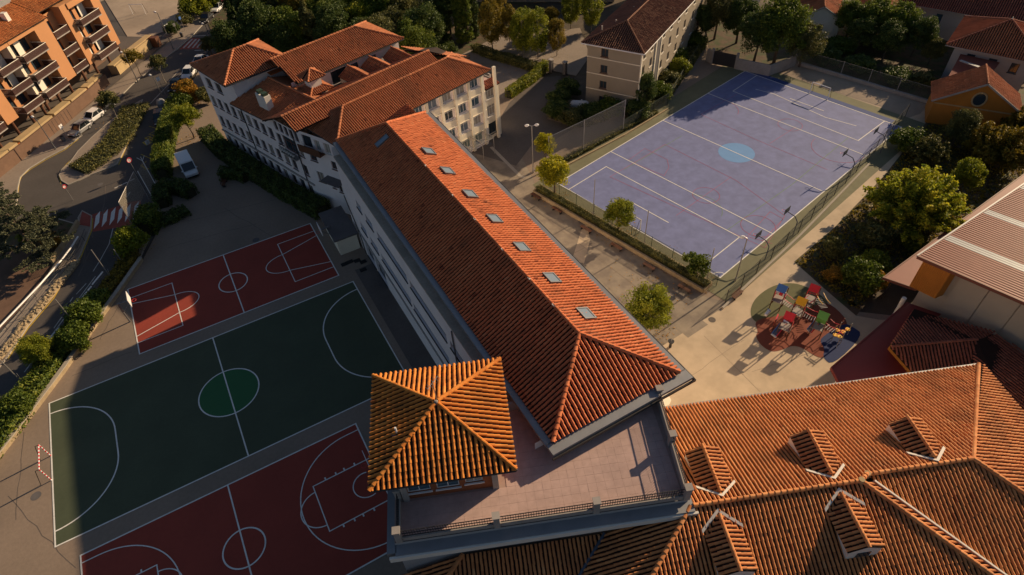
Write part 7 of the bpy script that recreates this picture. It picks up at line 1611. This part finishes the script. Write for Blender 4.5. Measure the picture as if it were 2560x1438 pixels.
for a, b in (((2082, 818), (2108, 836)), ((2090, 838), (2118, 822)), ((2096, 822), (2112, 832))): MB().tube(at(*a, 1.7), at(*b, 1.7), .035, n=6).build('bar', MATS['plastic_red'], sp)
for px, py in ((2088, 838), (2099, 842), (2108, 830), (2119, 824), (2094, 826)): q = at(px, py, .8); MB().tube(tuple(q), tuple(q + (0, 0, .08)), .24, n=10).build('disc', MATS['plastic_yellow'], sp)
tn = thing('crawl_tunnel', 'white plastic crawl tube beside the blue-roofed tower', 'tunnel', (*A2(1945, 745), 0)); a, b = at(1940, 728, PH + .6), at(1966, 738, PH + .5)
for k, mt in ((0, 'metal_white'), (1, 'plastic_red'), (2, 'metal_white')): MB().tube(a + (b - a) * k / 3, a + (b - a) * (k + 1) / 3, .26 + .02 * (k == 1), n=12).build('tube_ring', MATS[mt], tn)
for k in (0, 1): MB().tube(tuple((a, b)[k] - (0, 0, .2)), ((a, b)[k][0], (a, b)[k][1], 0), .04, n=6).build('support', MATS['wood_brown'], tn)
ph_ = thing('play_house', 'red play house front with blue window beside the long slide', 'play house', (*A2(1940, 800), 0)); q = at(1940, 800, .9); MB().box(tuple(q), (.9, .12, 1.0), .5).build('panel', MATS['plastic_red'], ph_); MB().box((q[0] - .02, q[1] - .08, 1.05), (.35, .06, .35), .5).build('window', MATS['plastic_blue'], ph_)
[MB().tube((q[0] + x * .87, q[1] + x * .5, 0), (q[0] + x * .87, q[1] + x * .5, 1.4), .05, n=6).build('post', MATS['wood_brown'], ph_) for x in (-.5, .5)]
sb = thing('spring_rocker', 'small white spring rocker at the edge of the green mat', 'rocker', (*A2(1916, 790), 0)); q = at(1916, 790); MB().box((q[0], q[1], .5), (.9, .3, .3), .3).build('body', MATS['metal_white'], sb); MB().tube(tuple(q), (q[0], q[1], .4), .09, n=8).build('spring', MATS['metal_dark'], sb); MB().tube((q[0] + .2, q[1] - .2, .8), (q[0] + .2, q[1] + .3, .8), .03, n=5).build('handle', MATS['plastic_blue'], sb)

# ------------------------------------------------------------------ vehicles
def loft(m, secs):
    """secs: lists of points, same count, joined ring to ring"""
    k = len(secs[0]); v = [p for s in secs for p in s]
    f = [(i * k + j, i * k + (j + 1) % k, (i + 1) * k + (j + 1) % k, (i + 1) * k + j) for i in range(len(secs) - 1) for j in range(k)] + [tuple(range(k - 1, -1, -1)), tuple(range((len(secs) - 1) * k, len(secs) * k))]
    return m.add(v, f)
def car(label, px, py, ang, col, kind='hatch', group='parked cars'):
    q = at(px, py, 0.7); o = local_thing('parked_car' if kind != 'van' else 'parked_van', label, 'car' if kind != 'van' else 'van', (q[0], q[1], -.05 if kind != 'van' else 0), ang, group)
    L, w, hb, hr = {'hatch': (4.0, .86, .82, 1.46), 'sedan': (4.4, .88, .80, 1.42), 'van': (5.1, .98, 1.05, 2.1)}[kind]
    def ring(x, z0, z1, hw): c = .12; return [(x, -hw, z0 + c), (x, -hw + .05, z0), (x, hw - .05, z0), (x, hw, z0 + c), (x, hw, z1 - c), (x, hw - .1, z1), (x, -hw + .1, z1), (x, -hw, z1 - c)]
    b = MB(); f = L / 2
    loft(b, [ring(-f, .45, hb - .05, w * .86), ring(-f + .25, .25, hb, w * .98), ring(-f + .9, .22, hb + .02, w), ring(f - 1.2, .22, hb + .02, w), ring(f - .3, .25, hb - .14, w * .96), ring(f, .42, hb - .3, w * .82)]); bo = b.build('body', MATS[col], o, smooth=False)
    x = {'hatch': (-f + .12, -f + .5, f - 2.0, f - 1.15), 'sedan': (-f + .6, -f + 1.3, f - 2.1, f - 1.25), 'van': (-f + .05, -f + .12, f - 1.5, f - .75)}[kind]
    g = MB(); ti = .17 if kind != 'van' else .07
    def rc(xx, zz, hw): return [(xx, -hw, zz), (xx, hw, zz)]
    base = [(x[0], -w + .06, hb), (x[0], w - .06, hb), (x[3], w - .06, hb), (x[3], -w + .06, hb)]; top = [(x[1], -w + ti, hr), (x[1], w - ti, hr), (x[2], w - ti, hr), (x[2], -w + ti, hr)]
    g.add(base + top, [(3, 2, 1, 0), (4, 5, 6, 7), (0, 1, 5, 4), (1, 2, 6, 5), (2, 3, 7, 6), (3, 0, 4, 7)]); gl = g.build('glasshouse', MATS['car_glass' if kind != 'van' else col], o)
    r = MB(); r.box(((x[1] + x[2]) / 2, 0, hr + .015), (x[2] - x[1] + .06, 2 * (w - ti) + .04, .05)); r.build('car_roof', MATS[col], o)
    pl_ = MB()
    for s in (-1, 1):
        for i, j in ((0, 0), (3, 3)):
            pl_.beam((base[i][0], s * (w - .06), hb), (top[i][0], s * (w - ti), hr), .07, .07)
        xm = (x[1] + x[2]) / 2 - .1; pl_.beam((xm, s * (w - .05), hb), (xm, s * (w - ti + .01), hr), .07, .05)
    pl_.build('pillars', MATS[col], o)
    if kind == 'van':
        W_ = MB(); W_.add([(x[3] + .03, -w + .14, hb + .05), (x[3] + .03, w - .14, hb + .05), (x[2] + .1, w - .16, hr - .1), (x[2] + .1, -w + .16, hr - .1)], [(0, 1, 2, 3)]); W_.build('windscreen', MATS['car_glass'], o)
        for s in (-1, 1): W_ = MB(); W_.add([(x[3] - .1, s * (w - .045), hb + .08), (x[2] - .5, s * (w - .045), hb + .08), (x[2] - .5, s * (w - ti + .02), hr - .15), (x[2] - .05, s * (w - ti + .02), hr - .15)], [(0, 1, 2, 3)]); W_.build('side_window', MATS['car_glass'], o)
    for s in (-1, 1):
        for xx in (-f + .78, f - .82):
            wh = MB(); wh.tube((xx, s * (w - .2), .31), (xx, s * (w + .01), .31), .31, n=14); t = wh.build('wheel', MATS['rubber'], o); rm = MB(); rm.tube((xx, s * (w - .02), .31), (xx, s * (w + .025), .31), .19, n=10); rm.build('rim', MATS['car_silver'], t)
        MB().box((f - .06, s * (w * .62), hb - .32), (.16, .3, .13)).build('headlight', MATS['metal_white'], o); MB().box((-f + .03, s * (w * .7), hb - .2), (.1, .22, .2)).build('tail_light', MATS['plastic_red'], o)
        MB().box((x[3] - .12, s * (w + .08), hb + .1), (.14, .16, .1)).build('mirror', MATS[col], o)
    MB().box((f - .01, 0, .36), (.12, 2 * w * .8, .16)).build('bumper', MATS['rubber'], o); MB().box((-f + .01, 0, .4), (.12, 2 * w * .82, .16)).build('bumper', MATS['rubber'], o)
    return o
def hd(a, b): d = A2(*b) - A2(*a); return math.atan2(d[1], d[0])
k1 = hd((252, 270), (205, 303))
car('sunlit white hatchback parked below the street wall, upper of two', 229, 290, k1, 'car_white'); car('silver hatchback with dark roof parked nearest the street bin', 197, 320, k1, 'car_silver'); car('dark car in the bay shaded by the island tree', 262, 262, k1, 'car_black')
car('white car in the shade under the school tower eaves', 470, 181, hd((490, 160), (455, 200)), 'car_white'); car('white estate car in the shade beyond the school tower', 499, 150, hd((520, 130), (485, 165)), 'car_white', 'sedan'); car('black car parked beside the bus stop lettering', 398, 292, hd((402, 270), (394, 312)), 'car_black'); car('black car in shade behind the orange shrub', 440, 210, hd((455, 195), (425, 228)), 'car_black', 'sedan')
k2 = hd((545, 10), (510, 45)); car('black car parked by the upper road near the yellow bushes', 515, 42, k2, 'car_black', 'sedan'); car('white car parked by the upper road', 542, 16, k2, 'car_white', 'sedan'); car('dark red car at the top edge by the upper road', 565, -5, k2, 'car_red')
car('white van parked in the shaded schoolyard beside the hedge', 470, 417, hd((458, 395), (480, 436)), 'car_white', 'van', None)
